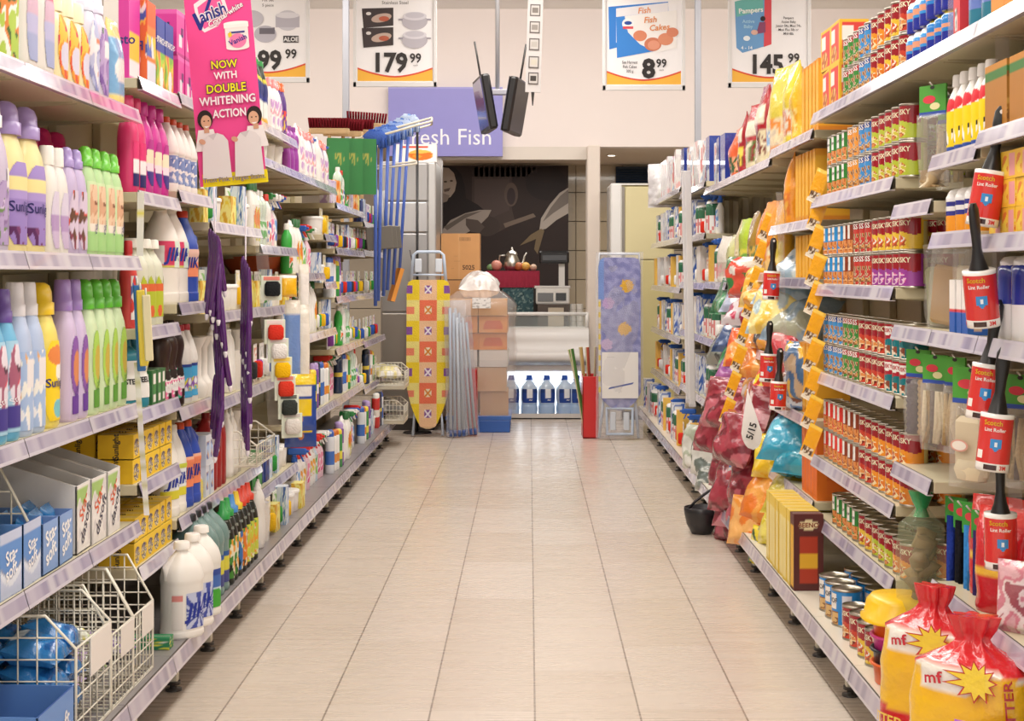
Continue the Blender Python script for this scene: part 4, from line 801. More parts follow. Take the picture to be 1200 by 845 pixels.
# low near shelf .505 : red bags
rb = lambda s: Proto('cat_litter_bag', [('bag', standbag_mb(.15, .12, .24, lambda t, v: 'f0c040' if (.36 < v < .46 and abs(t) < .16) else ('c8232c' if v < .85 else 'd93a34'), seed=s, amp=.012)[0])])
for i, (yy, xx) in enumerate(((3.60, 1.17), (3.42, 1.13), (3.27, 1.19))): place(rb(i+3), f'{["farthest", "middle", "nearest"][i]} red bag with yellow print on the low near shelf', 'bag', (xx, yy, .5055), (0, 0, -PI/2+.7))
yb = Proto('cat_food_bag', [('bag', standbag_mb(.16, .1, .27, lambda t, v: 'f0d21c' if v > .5 else ('2f5fb5' if v > .12 else 'e9e4e0'), seed=8)[0])]); place(yb, 'yellow and blue bag at the edge of the low near shelf', 'bag', (1.15, 3.10, .5055), (0, 0, -PI/2+.6))
pp = bag('treat_pouch', .12, .16, .04, blob(['e6b8c0', 'd98a9a', 'f0e0e0', 'a9606a'], 4, 4), amp=.01, seed=9, slot='film'); place(pp, 'pink treat pouch between red and yellow bags on the low shelf', 'pouch', (1.09, 3.20, .5055), (0, 0, -PI/2+.8))
# near-edge bay
bbx = carton('bird_seed_box', .16, .12, .155, bands((.1, 'c8862a'), (.75, 'b5782a'), (.9, '3f7a34'), (1, 'c8862a')), speck(bands((.75, 'a9732c'), (.9, '3f7a34'), (1, 'b97f30')), ['8a5a24', 'c89a4a'], .25, 12)); row(1, 1.625, 3.05, 2, bbx, 'brown and green seed box', 'beside the clip strip at the photo edge', 'box', pitch=.17)
ypx = carton('treat_box', .09, .11, .062, rect(.55, .95, .1, .9, 'e8a0a0', oval(.3, .5, .2, .35, blob(['e0803a', 'f2d04a'], 3, 2), 'f0c03a')), speck('f0bf34', ['d9603a', 'f4dc8a'], .2, 9)); row(1, 1.385, 3.08, 3, ypx, 'yellow and pink treat box', 'in the stack by the clip strip', 'box', tiers=3, pitch=.094)
nvj = aerosol('shampoo_jar', .19, .045, '2f3f9a', 'eceaea', lambda z, t: 'e9e6e8' if z < .08 else '2a3a96', .14); row(1, 1.15, 3.05, 3, nvj, 'navy and white jar', 'by the clip strip', 'jar', pitch=.096)
fl = bottle('flea_powder_bottle', .205, .062, .055, 'slim', 'f2efea', 'f2efec', capw=.016, lab=dict(z0=.04, z1=.72, x0=-.97, x1=.97, art=oval(.5, .86, .4, .12, 'd9303c', None, under=rect(.2, .8, .14, .42, speck('f3d31c', ['26242a', 'f2efea'], .55, 9), bands((.1, '2f4fa0'), (.74, 'f4d41a'), (1, 'efece8')))), nu=20, nv=24))
row(1, 1.60, 3.385, 5, fl, 'white and yellow flea powder bottle', 'on the short upper shelf', 'bottle', pitch=.068)
wj = aerosol('vitamin_jar', .115, .036, 'e9e4e0', 'f2f0ee', lambda z, t: 'ee9a24' if z < .045 else ('2a2f8a' if z < .055 or .075 < z < .088 else 'eceaea'), .18); row(1, 1.40, 3.50, 3, wj, 'white jar with navy bands and orange base', 'on the short middle shelf', 'jar', pitch=.077)
wbb = carton('medicine_box', .045, .05, .135, bands((.4, '2f5fb5'), (.46, 'd9404a'), (1, 'efeae6')), rect(.3, .8, .55, .7, speck('4a3a4a', ['efeae6'], .5, 10), rect(.3, .7, .08, .3, 'd9b8a0', bands((.4, '2f66bd'), (.46, 'd9404a'), (1, 'ece8e6'))))); row(1, 1.15, 3.52, 3, wbb, 'slim white and blue box', 'behind the lint rollers', 'box', pitch=.05)
hb = can('food_can', .10, .05, lambda t, v: '7a1f22' if v < .8 else '5a1a1c', [('HUSKY', .026, 0, .06, 'e0b060', dict(bold=.02))]); row(1, 1.15, 3.80, 2, hb, 'dark brown-red can', 'under the rawhide bags', 'can', pitch=.11, set_=.12)
# clear bags of chews: film bag with chews inside, header card, peg
def chew(kind, W=.11, H=.25, hc='4fa03a', seed=1):
    r = random.Random(seed); b = pillow_mb(W, H*.72, .05, 'ddd6cc', seed=seed, slot='clear', nu=8, nv=12); h = MB()
    h.box(-W*.42, W*.42, -.003, .003, H*.70, H, hc, 'carton'); h.box(-W*.42, W*.42, -.0035, -.003, H*.70, H*.74, '2f4fa8', 'carton')
    h.ell(-W*.1, H*.86, W*.2, H*.04, 'd93a4a', 'carton', -.0038); h.ell(W*.08, H*.79, W*.16, H*.035, 'e6e0a8', 'carton', -.0038)
    h.ell(0, H*.975, .008, .005, '2a2a28', 'carton', -.0038)
    c = MB()
    if kind == 'stick':
        for i in range(7): x = -W*.36+W*.72*i/6; c.tube([(x+r.uniform(-.004, .004), r.uniform(-.01, .01), .02), (x, r.uniform(-.012, .012), H*.3), (x+r.uniform(-.006, .006), 0, H*.62)], [.006, .008, .006], r.choice(['b59a70', 'a08358', 'c8b088', '6f625c', 'd9c8a8']), 'cloth')
    elif kind == 'rope':
        for k in range(2): x = (-.5+k)*W*.4; c.loft([(.02+H*.6*i/18, .016+.004*(i % 2), .016+.004*(i % 2), 2, x, 0) for i in range(19)], 10, ['5f5560', 'b59a78'][k], 'cloth')
    elif kind == 'hide':
        c.box(-W*.36, W*.36, -.018, .018, .02, H*.6, 'd9c8a4', 'wood', .015); c.loft([(H*.08, W*.3, .024, 2.2), (H*.16, W*.36, .03, 2.2), (H*.24, W*.3, .024, 2.2)], 14, 'e0d2b0', 'wood')
        c.ell(-W*.1, H*.36, W*.2, H*.05, 'd9a090', 'paper', -.03); c.ell(-W*.1, H*.36, W*.16, H*.038, 'ece4d8', 'paper', -.0305)
    else:
        for i in range(10): c.loft([(q*.03, .012+.005*math.sin(q*PI), .01+.004*math.sin(q*PI), 2, r.uniform(-W*.3, W*.3), r.uniform(-.012, .012)) for q in (0, .5, 1)], 8, r.choice(['b59a70', 'c0808a', 'd9c8a8', 'a98a60']), 'wood'); c.xf(Matrix.Translation((0, 0, H*.055)), len(c.v)-24)
    return Proto('chew_pack', [('clear_bag', b), ('header_card', h), ('chews', c)], {'header_card': 'green header card', 'clear_bag': 'clear film'})
def peg(label, x, y, z, L=.12):
    m = MB(); m.tube([(L, 0, .0), (.012, 0, 0), (0, 0, .014)], .0028, 'd9d6d0', 'steel'); return place(Proto('display_peg', [('peg', m)]), label, 'peg', (x, y, z), (0, 0, 0))
PK = [(4.02, 1.08, 1.09, 'rope', .105, .255, 'brown rope chew pack, first on the pegs beside the teal cans'), (3.85, 1.08, 1.085, 'stick', .105, .255, 'tan stick chew pack, second on the pegs beside the teal cans'), (3.74, 1.10, 1.085, 'stick', .08, .25, 'narrow stick chew pack behind the second pegged pack'), (3.57, 1.09, 1.07, 'hide', .14, .30, 'large white rawhide pack hanging behind the lint rollers'),
      (3.30, 1.12, 1.07, 'stick', .11, .26, 'grey chew pack hanging past the clip strip'), (3.84, 1.07, 1.80, 'bone', .11, .27, 'mixed bone chew pack hanging before the flea powder bottles'), (3.96, 1.15, 1.79, 'stick', .1, .26, 'green-headed chew pack second on the upper pegs')]
for i, (y, x, zt, kd, W, H, d) in enumerate(PK):
    place(chew(kd, W, H, seed=i+2), d, 'pack', (x, y, zt-H), (0, 0, -PI/2+.55)); peg(f'wire peg holding the {d.split(",")[0].split(" hanging")[0]}', x-.01, y, zt-.006, .36)
hd = [('tan rawhide sheet in a clear bag standing beside the purple cans', 3.95, 'b08a5a', .17), ('white rawhide roll in a clear bag behind the lint rollers', 3.72, 'e0d4bc', .15), ('green and tan chew bag at the front of the rawhide shelf', 4.05, '8a8a5a', .08)]
for i, (d, y, c, W) in enumerate(hd):
    b = pillow_mb(W, .235, .05, 'ddd8d0', seed=30+i, slot='clear', nu=8, nv=12); q = MB(); q.box(-W*.4, W*.4, -.012, .012, .01, .17, c, 'wood', .01)
    place(Proto('chew_pack', [('clear_bag', b), ('chews', q)]), d, 'pack', (1.14, y, 1.151), (0, .12-.1*i, -PI/2+.5))
# net of bones and dog leads
m = MB(); r_ = random.Random(5)
for i in range(9):
    z = .03+.02*i; m.loft([(z-.02, .012, .012, 2, r_.uniform(-.03, .03), r_.uniform(-.03, .03)), (z, .027, .027, 2, 0, 0), (z+.03, .027, .027, 2, r_.uniform(-.035, .035), r_.uniform(-.03, .03)), (z+.05, .012, .012, 2, 0, 0)], 10, r_.choice(['8a6f4a', 'a08458', '75603c']), 'wood')
nt, _ = standbag_mb(.125, .11, .34, 'b9c4a0', seed=12, amp=.006, slot='clear', neck=True); kn = MB(); kn.loft([(.27, .022, .022, 2), (.29, .014, .014, 2), (.31, .026, .02, 2), (.34, .04, .02, 2)], 12, '2f9a5a', 'film')
place(Proto('bone_bag', [('net_bag', nt), ('bones', m), ('tie', kn)], {'tie': 'green knotted top'}), 'clear bag of brown bones with green tie hanging by the sixth shelf', 'bag', (1.06, 3.92, .375), (0, 0, .3))
for i, (c, nm) in enumerate((('2a3f9a', 'navy'), ('1c1c22', 'black'), ('3a7fc0', 'blue edged black'), ('3a2a5a', 'purple'), ('24222c', 'dark grey'))):
    m = MB(); h = MB(); h.box(-.035, .035, -.003, .003, .22, .29, '3f9a3a', 'carton'); h.ell(-.01, .262, .016, .011, 'd9404a', 'carton', -.0036)
    m.tube([(-.018, 0, .24), (-.02, 0, .05), (-.008, 0, .012), (.008, 0, .012), (.02, 0, .05), (.018, 0, .24)], .011, c, 'cloth', n=8); m.tube([(-.005, -.012, .2), (-.004, -.014, .08)], .006, '3f86c8' if i == 2 else c, 'cloth')
    place(Proto('dog_lead', [('strap', m), ('header_card', h)], {'header_card': 'green header card'}), f'{nm} dog lead hanging under the tilted tan shelf', 'lead', (1.12, 3.80-.075*i, .425), (0, 0, -PI/2+.6))
    peg(f'wire peg holding the {nm} dog lead', 1.10, 3.80-.075*i, .703, .34)
# lint rollers on a clip strip
def roller():
    h = MB(); h.loft([(.128, .022, .022, 2), (.15, .017, .014, 2), (.175, .011, .010, 2), (.20, .012, .010, 2), (.235, .016, .010, 2), (.262, .015, .009, 2), (.275, .008, .006, 2)], 16, '1d1b1c', 'plastic'); h.ell(0, .262, .005, .005, 'e9e6e2', 'plastic', -.0095)
    t = MB(); R = .036; t.loft([(.002, R*.7, R*.7, 2), (.002, R, R, 2)]+[(.002+.126*k/14, R, R, 2) for k in range(1, 15)]+[(.128, R*.6, R*.6, 2)], 40, lambda z, a: 'f0ece8' if z < .022 or z > .118 else ('2a2224' if False else ('f2eee8' if .05 > z > .03 and .55 < a < .62 else 'd6322e')), 'glossy')
    def face(x, z): th = x/R; return ((R+.0007)*math.sin(th), -(R+.0007)*math.cos(th), z)
    for s_ in (0, 1):
        f2 = lambda x, z, s_=s_: face(x+s_*R*2.1, z)
        t.text('Scotch', .015, -.01, .109, 'd9b020', face=f2, bold=.02); t.text('Lint Roller', .011, -.004, .094, 'f4ece8', face=f2, bold=.02)
        t.grid(lambda u, v: f2(-.012+.024*u, .047+.027*v), 8, 8, lambda u, v: None if v < .35*abs(2*u-1) else ('e6eef6' if abs(u-.5) < .1 and .4 < v < .8 else '2f8ad0'), 'glossy', soft=False); t.text('3M', .013, .02, .012, 'd0302c', face=f2, bold=.03)
        t.grid(lambda u, v: f2(-.022+.028*u, .006+.011*v), 8, 2, '3a1f1c', 'glossy')
    return Proto('lint_roller', [('tape_roll', t), ('handle', h)], {'tape_roll': 'red and white wrapped roll', 'handle': 'black handle'})
rol = roller()
for i, (px, pyt, pyb, tl, rz, d) in enumerate(((1150, 142, 266, .17, .5, 'topmost red lint roller on the near clip strip'), (1153, 252, 383, .17, -1.6, 'second red lint roller down the near clip strip'), (1150, 366, 492, .13, .5, 'third red lint roller down, behind the fourth handle'), (1162, 420, 552, .10, .55, 'fourth red lint roller down the near clip strip'), (1173, 535, 667, .02, -1.5, 'lowest red lint roller on the near clip strip'))):
    Y = 3.28-.08*(i % 2); q = P(px, pyb, Y); place(rol, d, 'lint roller', q, (0, tl, -PI/4+rz))
m = MB(); a_ = P(1174, 20, 3.36); b_ = P(1172, 330, 3.36); c_ = P(1190, 600, 3.34)
m.grid(lambda u, v: tuple((a_.lerp(b_, v*2) if v < .5 else b_.lerp(c_, v*2-1))+Vector((.032*(u-.5), -.01*math.sin(v*9), 0))), 3, 30, 'e6dfe2', 'clear')
for i in range(6): m.box(1.095-.01, 1.095+.01, 3.355, 3.36, 1.75-.2*i, 1.758-.2*i, 'e6e0e2', 'clear')
place(Proto('clip_strip', [('strip', m)]), 'long clear hanging strip that carries the near lint rollers', 'strip', (0, 0, 0))
for i, (px, pyt, pyb, d) in enumerate(((903, 279, 352, 'upper red lint roller by the yellow sachets'), (899, 376, 448, 'middle red lint roller by the yellow sachets'), (911, 408, 481, 'lower red lint roller by the yellow sachets'))):
    Y = 5.62+.1*(i == 1); place(rol, d, 'lint roller', P(px, pyb, Y), (0, .05, .1), scale=(.88,)*3)
a_ = P(913, 225, 5.66); b_ = P(922, 490, 5.66); m = MB(); m.grid(lambda u, v: tuple(a_.lerp(b_, v)+Vector((.025*(u-.5), -.008*math.sin(v*9), 0))), 2, 20, 'e6dfe2', 'clear'); place(Proto('clip_strip', [('strip', m)]), 'clear hanging strip behind the three farther lint rollers', 'strip', (0, 0, 0))
# yellow sachets on clip strips
def sachet():
    m = pillow_mb(.075, .17, .012, lambda u, v: 'f3e6d0' if v < .1 else (blob(['4a3a34', '8a6a4a', 'e9dcc8'], 4, 2)(u*2, v*3) if v < .34 and abs(u-.5) < .38 else ('f0a81c' if v < .9 else 'f2c44a')), nu=8, nv=16, amp=.003, seed=4); return Proto('treat_sachet', [('sachet', m)])
sac = sachet()
for (px0, py0, px1, py1, n, Y, nm) in ((952, 205, 938, 500, 10, 5.30, 'strip beside the green cans'), (893, 255, 838, 500, 9, 6.55, 'strip before the bag pile')):
    for i in range(n):
        t = i/(n-1); q = P(px0+(px1-px0)*t, py0+(py1-py0)*t, Y+.25*t*(n == 9)); place(sac, f'{ORD[i]} yellow treat sachet from the top of the {nm}', 'sachet', q-Vector((0, .01*i, .1)), (0, .4, -.75), 'yellow treat sachets on the '+nm, scale=(.74,)*3)
# yellow slab boxes
for z, n, y in ((1.83, 5, 5.36), (1.50, 6, 5.42), (1.28, 6, 5.42), (.76, 6, 5.42)):
    row(1, z, y, n, ybx2, 'yellow biscuit box', {1.83: 'on the top shelf past the cans', 1.50: 'on the upper shelf by the sachets', 1.28: 'on the middle shelf by the sachets', .76: 'on the lower shelf by the sachets'}[z], 'box', pitch=.07, set_=.02) if z != 1.28 else row(1, z, y, n, carton('biscuit_box', .05, .13, .17, 'eeb030', bands((.08, 'd9892a'), (.9, 'eeb030'), (1, 'e69a28'))), 'short yellow biscuit box', 'by the sachets', 'box', pitch=.07, set_=.02)
def dogbox(c, c2, c3, W=.19, D=.065, H=.28):
    return carton('dog_biscuit_box', D, W, H, rect(.08, .92, .05, .85, lambda u, v: c2, c), rect(.18, .82, .1, .72, lambda u, v: c2 if .3 < v < .5 else c3, oval(.5, .86, .34, .06, 'ead8a8', c)), stexts=[('BEENO', min(.036, W*.22), 0, H*.86, '8a3a1c', dict(bold=.02))])
db = dogbox('ec7a22', 'd9641c', 'e87224', H=.255); row(1, .46, 5.36, 4, db, 'orange dog biscuit box', 'above the yellow and brown boxes', 'box', pitch=.075)
db2 = dogbox('5a2420', 'e8b02c', 'b53a20', H=.27, W=.105); db3 = dogbox('e8c850', 'f0dc90', 'e0b840', H=.27, W=.105)
row(1, .18, 5.12, 1, db2, 'dark brown and red dog biscuit box', 'at the near end of its row', 'box', fx=.93, set_=.002)
row(1, .18, 5.195, 7, db3, 'pale yellow dog biscuit box', 'behind the dark brown one', 'box', fx=.93, set_=.002, pitch=.075)
# ------------------------------------------------------------------ flat signs: drawn on a plane at depth Y, measured on the photo
class Sign:
    def __init__(s, Y, cx, cy, rot=0, slot='paper'):
        s.Y, s.cx, s.cy, s.r, s.m, s.k, s.slot = Y, cx, cy, rot, MB(), 0, slot; s.o = P(cx, cy, Y)
    def w(s, px, py, k=None):
        a, b = px-s.cx, py-s.cy; c, d = math.cos(s.r), math.sin(s.r); a, b = a*c-b*d, a*d+b*c
        return (a*s.Y/F, -.0003*(s.k if k is None else k), -b*s.Y/F)
    def poly(s, pts, col, up=1):
        s.k += up; ps = [s.w(*p) for p in pts]; n = len(ps)
        ar = sum(ps[i][0]*ps[(i+1) % n][2]-ps[(i+1) % n][0]*ps[i][2] for i in range(n))
        s.m.add(ps if ar > 0 else ps[::-1], [tuple(range(n))], col, s.slot); return s
    def rect(s, x0, y0, x1, y1, col, up=1): return s.poly([(x0, y0), (x1, y0), (x1, y1), (x0, y1)], col, up)
    def ell(s, x, y, a, b, col, rot=0, n=24, up=1):
        return s.poly([(x+a*math.cos(t)*math.cos(rot)-b*math.sin(t)*math.sin(rot), y+a*math.cos(t)*math.sin(rot)+b*math.sin(t)*math.cos(rot)) for t in (2*PI*i/n for i in range(n))], col, up)
    def text(s, t, x, y, h, col, rot=0, bold=.02, sx=1, shear=0, align='c', up=1):
        s.k += up; s.m.text(t, h/.72, x, -y, col, face=lambda p, q: s.w(p, -q), slot=s.slot, rot=rot, bold=bold, sx=sx, shear=shear, align=align); return s
    def outl(s, t, x, y, h, col, out, **k): return s.text(t, x, y, h, out, bold=.075, **k).text(t, x, y, h, col, **k)
    def board(s, x0, y0, x1, y1, col, th, slot=None):
        a, b = s.w(x0, y0, 0), s.w(x1, y1, 0); i = len(s.m.v)
        c = [s.w(x0, y1, 0), s.w(x1, y1, 0), s.w(x1, y0, 0), s.w(x0, y0, 0)]; bk = [(p[0], th, p[2]) for p in c]
        s.m.add(c+bk, [(0, 1, 2, 3), (7, 6, 5, 4), (0, 4, 5, 1), (1, 5, 6, 2), (2, 6, 7, 3), (3, 7, 4, 0)], col, slot or s.slot); return s
def put_sign(name, parts, label, cat, o, group=None): return place(Proto(name, parts), label, cat, o, group=group)
# pink poster
s = Sign(4.62, 267, 107, -.088)
s.board(225, -16, 303, 216, 'ef4f97', .002)
sx = lambda x: x
s.poly([(236, 2), (256, -10), (270, -12), (276, 14), (262, 30), (246, 36), (238, 28)], 'f6e9ee').poly([(240, 6), (262, -8), (268, -2), (272, 14), (258, 26), (246, 32), (242, 24)], 'ef5f9f')
s.poly([(233, 14), (237, 12), (242, 25), (258, -12), (262, -13), (243, 33), (240, 33)], '2a2f86')
s.outl('anish', 257, 13, 15, '2a2f86', 'f7f2f4', rot=.30, shear=.1, sx=.78).outl('Crystal white', 272, 17, 6.6, 'f8f4f6', 'b52f74', rot=.5, shear=.2, sx=.95)
s.rect(270, 33, 297, 57, 'efe9e6').ell(283.5, 57, 13.5, 3, 'efe9e6').rect(269, 28, 298, 33.5, 'f6f2ee').ell(283.5, 28, 14.5, 2, 'fbf8f4').ell(284, 49, 10, 8.5, 'ee7fae').rect(275, 38, 293, 40, '3a3f8a').text('Vanish', 284, 48, 6, '2f358c', rot=.35).poly([(273, 40), (277, 38), (278, 43), (274, 45)], 'e8c83a')
for t, y, h, c, o in (('NOW', 75, 9.5, 'f4e321', '3a2f5a'), ('WITH', 88, 8.5, 'f6f2f2', 'e0508f'), ('DOUBLE', 103, 10, 'f4e321', '3a2f5a'), ('WHITENING', 117, 9.5, 'f3eef0', 'd0608f'), ('ACTION', 132.5, 9.5, 'f3eef0', 'd0608f')):
    s.outl(t, 266+(0 if t != 'ACTION' else 1), y, h, c, o, sx=.88 if t != 'ACTION' else .78)
for cx in (238, 296):
    d = 1 if cx < 260 else -1
    s.ell(cx, 138, 9, 11, '2e2220').poly([(cx-9, 150), (cx+9, 150), (cx+14, 175), (cx-14, 175)], 'efe9e8').ell(cx+d, 141, 6, 8, 'd9a98a').poly([(cx-3+d, 146), (cx+4+d, 146), (cx+d, 148.5)], 'f3ece8').ell(cx-2+d, 140, 1, .7, '3a2a24').ell(cx+3+d, 140, 1, .7, '3a2a24').poly([(cx-2, 148), (cx+4, 148), (cx+4, 154), (cx-2, 154)], 'd2a083')
for x0, d in ((229, 1), (267, 1)):
    s.poly([(x0+4, 166), (x0+11, 157), (x0+22, 155), (x0+29, 158), (x0+34, 165), (x0+35, 208), (x0+1, 208)], 'e3dddd').poly([(x0+11, 157), (x0+17, 163), (x0+22, 155)], 'cfc8ca').ell(x0+4, 164, 4, 3, 'd4a286', .5)
s.board(229, 202, 305, 217, 'f2dc1c', -.004); s.k += 4; s.text('Trust Pink. Forget Stains.', 267, 209.5, 5.2, '8a7f86', sx=1)
put_sign('hanging_poster', [('poster', s.m)], 'pink and yellow stain remover poster hanging over the cleaning shelves', 'poster', s.o)
# price posters
def frame(s, x0, x1, y1):
    f = MB(); y0 = y1-138; t = 4
    for a in ((x0, y0, x0+t, y1), (x1-t, y0, x1, y1), (x0, y0, x1, y0+t), (x0, y1-t-2, x1, y1)):
        p, q = s.w(a[0], a[1], 0), s.w(a[2], a[3], 0); f.box(p[0], q[0], -.012, .008, q[2], p[2], 'dedcdc', 'enamel', .003)
    s.board(x0+3, y0+3, x1-3, y1-4, 'f1eef0', .006)
    a = x0+t+1; b = x1-t-1; wv = [(a+(b-a)*i/16, y1-13-10*(abs(i/8-1)**1.7)) for i in range(17)]
    s.poly(wv+[(b, y1-7), (a, y1-7)], 'd8503c').poly([(p[0], p[1]+2) for p in wv]+[(b, y1-7), (a, y1-7)], 'f0b548').text('.........', (a+b)/2, y1-10, 3, 'd9822a', bold=0)
    wr = MB(); p, q = s.w(x0+12, y0, 0), s.w(x1-12, y0, 0); top = 3.73-s.o.z
    for c in (p, q): wr.tube([(c[0], 0, c[2]), (c[0], 0, top)], .0025, '8a8a8a', n=4)
    return [('frame', f), ('print', s.m), ('hanging_wire', wr)]
s = Sign(10.4, 463, 40); pr = frame(s, 414, 512, 102)
s.text('Stainless Steel', 463, 3, 4, '5a5658', bold=0)
for i in (0, 1):
    y = 10+23*i; s.poly([(424, y), (461, y-1), (461, y+20), (426, y+23)], '453d3e').ell(447, y+11, 12, 5, 'c0a89c', -.2).ell(450, y+12, 6, 3, 'b5604a').ell(432, y+6, 3, 2, 'd9d4d2')
    y = 23+22*i; s.ell(486, y+2, 15, 10, 'b9b4bd').ell(486, y-4, 14, 5, 'd6d2da').ell(486, y-5, 11, 3.4, 'c4c0ca').rect(467, y-1, 472, y+1, '9d99a3').rect(500, y-1, 505, y+1, '9d99a3')
s.text('179', 459, 73, 22, '3a3636', bold=.035, sx=.92).text('99', 487, 68, 11, '3a3636', sx=.9).text('each', 487, 76.5, 2.2, '5a5658', bold=0)
put_sign('price_poster', pr, 'hanging price poster for steel pots reading 179.99', 'poster', s.o, )
s = Sign(10.4, 314, 40); pr = frame(s, 265, 363, 97)
s.text('Pot Set', 314, 0, 3.4, '5a5658', bold=0).text('5 piece', 314, 6, 3.4, '5a5658', bold=0).ell(337, 24, 14, 12, 'c9c6cf').rect(323, 18, 351, 32, 'b7b3be').ell(337, 18, 14, 3.5, 'dcd9e0').rect(318, 32, 322, 33, '9a96a0').ell(311, 40, 13, 10, 'b9b5c0').rect(304, 33, 322, 40, '6f6a74').ell(295, 22, 14, 10, 'c2bec8').rect(332, 42, 350, 50, '4a4648').text('ALOE', 341, 46, 5, 'f0eeee')
s.text('99', 316, 70, 22, '3a3636', bold=.035, sx=.92).text('99', 341, 63, 11, '3a3636', sx=.9)
put_sign('price_poster', pr, 'hanging price poster for a pot set, half hidden by the pink poster', 'poster', s.o)
s = Sign(10.4, 754, 40); pr = frame(s, 706, 803, 106)
s.poly([(713, 8), (783, 2), (784, 40), (714, 58)], '3a7fd0').poly([(722, 10), (783, 3), (783, 45), (722, 50)], 'e9e6ea').text('Fish', 755, 12, 7, 'e0905a', rot=.08, shear=.2)
s.poly([(722, 20), (793, 12), (793, 55), (723, 68)], '3f86d6').poly([(732, 19), (793, 12), (793, 56), (770, 62), (750, 52), (736, 38)], 'f0ecea').ell(736, 28, 7, 6.5, 'f2f0f2').ell(736, 27, 4.5, 2.2, '2f4fa0').rect(730, 31, 742, 34, 'd9505a')
for a, b, r, c in ((750, 42, 8, 'd98a6a'), (765, 52, 10, 'cf7f62'), (780, 46, 9, 'd98f70'), (788, 38, 7, 'd4866a'), (766, 53, 7, 'e09a80')): s.ell(a, b, r, r*.8, c)
s.text('Fish', 762, 23, 7, 'e0905a', rot=.08, shear=.2).text('Cakes', 773, 32, 7, 'e0905a', rot=.08, shear=.2)
s.text('8', 760, 80, 22, '332f30', bold=.04).text('99', 775, 74, 10, '332f30', sx=.9).text('each', 775, 82, 2.2, '5a5658', bold=0)
for i, t in enumerate(('Sea Harvest', 'Fish Cakes', '300 g')): s.text(t, 738, 73+5.2*i, 3.4, '4a4648', bold=.01, sx=.8)
put_sign('price_poster', pr, 'hanging price poster for fish cakes reading 8.99', 'poster', s.o)
s = Sign(10.4, 902, 40); pr = frame(s, 853, 950, 103)
s.poly([(861, 2), (893, -6), (904, -4), (904, 52), (870, 62), (863, 56)], '6f9fd0').poly([(861, 2), (894, -6), (895, 12), (863, 20)], '6fb5b0').poly([(896, -6), (904, -4), (904, 52), (895, 55)], 'd9505a').text('Pampers', 880, 12, 6, 'f2f0ee', rot=.08).text('Active', 877, 25, 4, 'a9cfe6').text('Baby', 877, 31, 4, 'a9cfe6').ell(894, 22, 3, 3, '3a2f34').poly([(890, 26), (897, 26), (897, 38), (886, 40)], '8a4a6a').ell(875, 45, 4, 3, 'e6ecf2').ell(884, 38, 4, 3, 'd9b0a0').text('4 - 14', 875, 56, 4, 'e6ecf2')
for i, t in enumerate(('Pampers', 'Active Baby', 'Junior 54s, Maxi 74s,', 'Maxi Plus 58s or', 'Midi 88s')): s.text(t, 924, 21+4.6*i, 3, '4a4648', bold=.005, sx=.85)
s.text('145', 900, 75, 22, '3a3636', bold=.035, sx=.9).text('99', 930, 68, 11, '3a3636', sx=.9)
put_sign('price_poster', pr, 'hanging price poster for nappies reading 145.99', 'poster', s.o)
# ceiling posts inside the shelving
for px, d in ((392, 'grey ceiling post rising behind the broom heads'), (838, 'grey ceiling post rising behind the nappy shelves')):
    m = MB(); m.box(-.026, .026, -.026, .026, 0, 3.725, 'a3a4aa', 'paint', .004); m.box(-.06, .06, -.06, .06, 3.70, 3.728, '9a9ba0', 'paint', .004); x = xat(px, 11.2)
    place(Proto('post', [('post', m)]), d, 'post', (x, 12.35 if px > 600 else 11.9, 0.001))
# purple sign on the fascia
s = Sign(13.22, 521, 143, 0, 'paint'); s.board(455, 102, 589, 183, '8f8bcb', .05); s.rect(455, 102, 589, 104, 'a09cd6')
s.text('Fresh Fish', 523, 160, 19.5, 'f2f0f4', bold=.0, sx=.98)
put_sign('shop_sign', [('sign_board', s.m)], 'purple wall sign reading Fresh Fish above the fish counter', 'sign', s.o)
# black hanging screens
def screen(W, H, T):
    b = MB(); b.box(-W/2, W/2, -T/2, T/2, 0, H, '1c1a1c', 'plastic', .012); f = MB(); f.box(-W*.45, W*.45, T/2, T/2+.004, H*.06, H*.94, '6f6cb0', 'glossy'); f.box(-W*.49, W*.49, T/2-.004, T/2, H*.01, H*.99, '38363c', 'plastic')
    r = MB(); r.tube([(0, 0, H-.01), (0, 0, H+.2)], .006, '3a3838', n=6); return Proto('hanging_screen', [('housing', b), ('display', f), ('mount_rod', r)])
sc = screen(.34, .30, .05)
place(sc, 'black hanging screen tilted outward, with a lilac glass edge showing', 'screen', P(574, 154, 8.0), (-.17, 0, PI/2+.17)); place(sc, 'black hanging screen on the far side of the ceiling pole', 'screen', P(599, 157, 8.0), (.17, 0, PI/2-.2))
m = MB(); q = P(583, 105, 8.05); m.tube([(0, 0, 0), (0, 0, 3.72-q.z)], .012, 'b9bac0', n=8); m.box(-.09, .09, -.02, .02, -.03, 0, 'c4c2ca', 'enamel', .004); place(Proto('ceiling_pole', [('pole', m)]), 'thin grey ceiling pole carrying the two black screens', 'pole', q)
s = Sign(7.0, 626, 55, .03); s.board(617, -60, 635, 108, 'dcd9da', .012); 
for i, y in enumerate((12, 32, 52, 73, 92)):
    s.rect(620, y-7, 632, y+7, '6a6462').rect(621.2, y-5.6, 630.8, y+5.6, 'd2cecc').rect(622.5, y-3, 629.5, y+3, ['8a8480', 'a09a96', 'c4bfba', 'd6d0c4', '4a4644'][i])
s.poly([(624, 108), (628, 108), (626.8, 124), (625.6, 124)], '3a3634')
place(Proto('hanging_sign', [('sign_strip', s.m)]), 'narrow white hanging sign strip with small pictograms', 'sign', s.o)
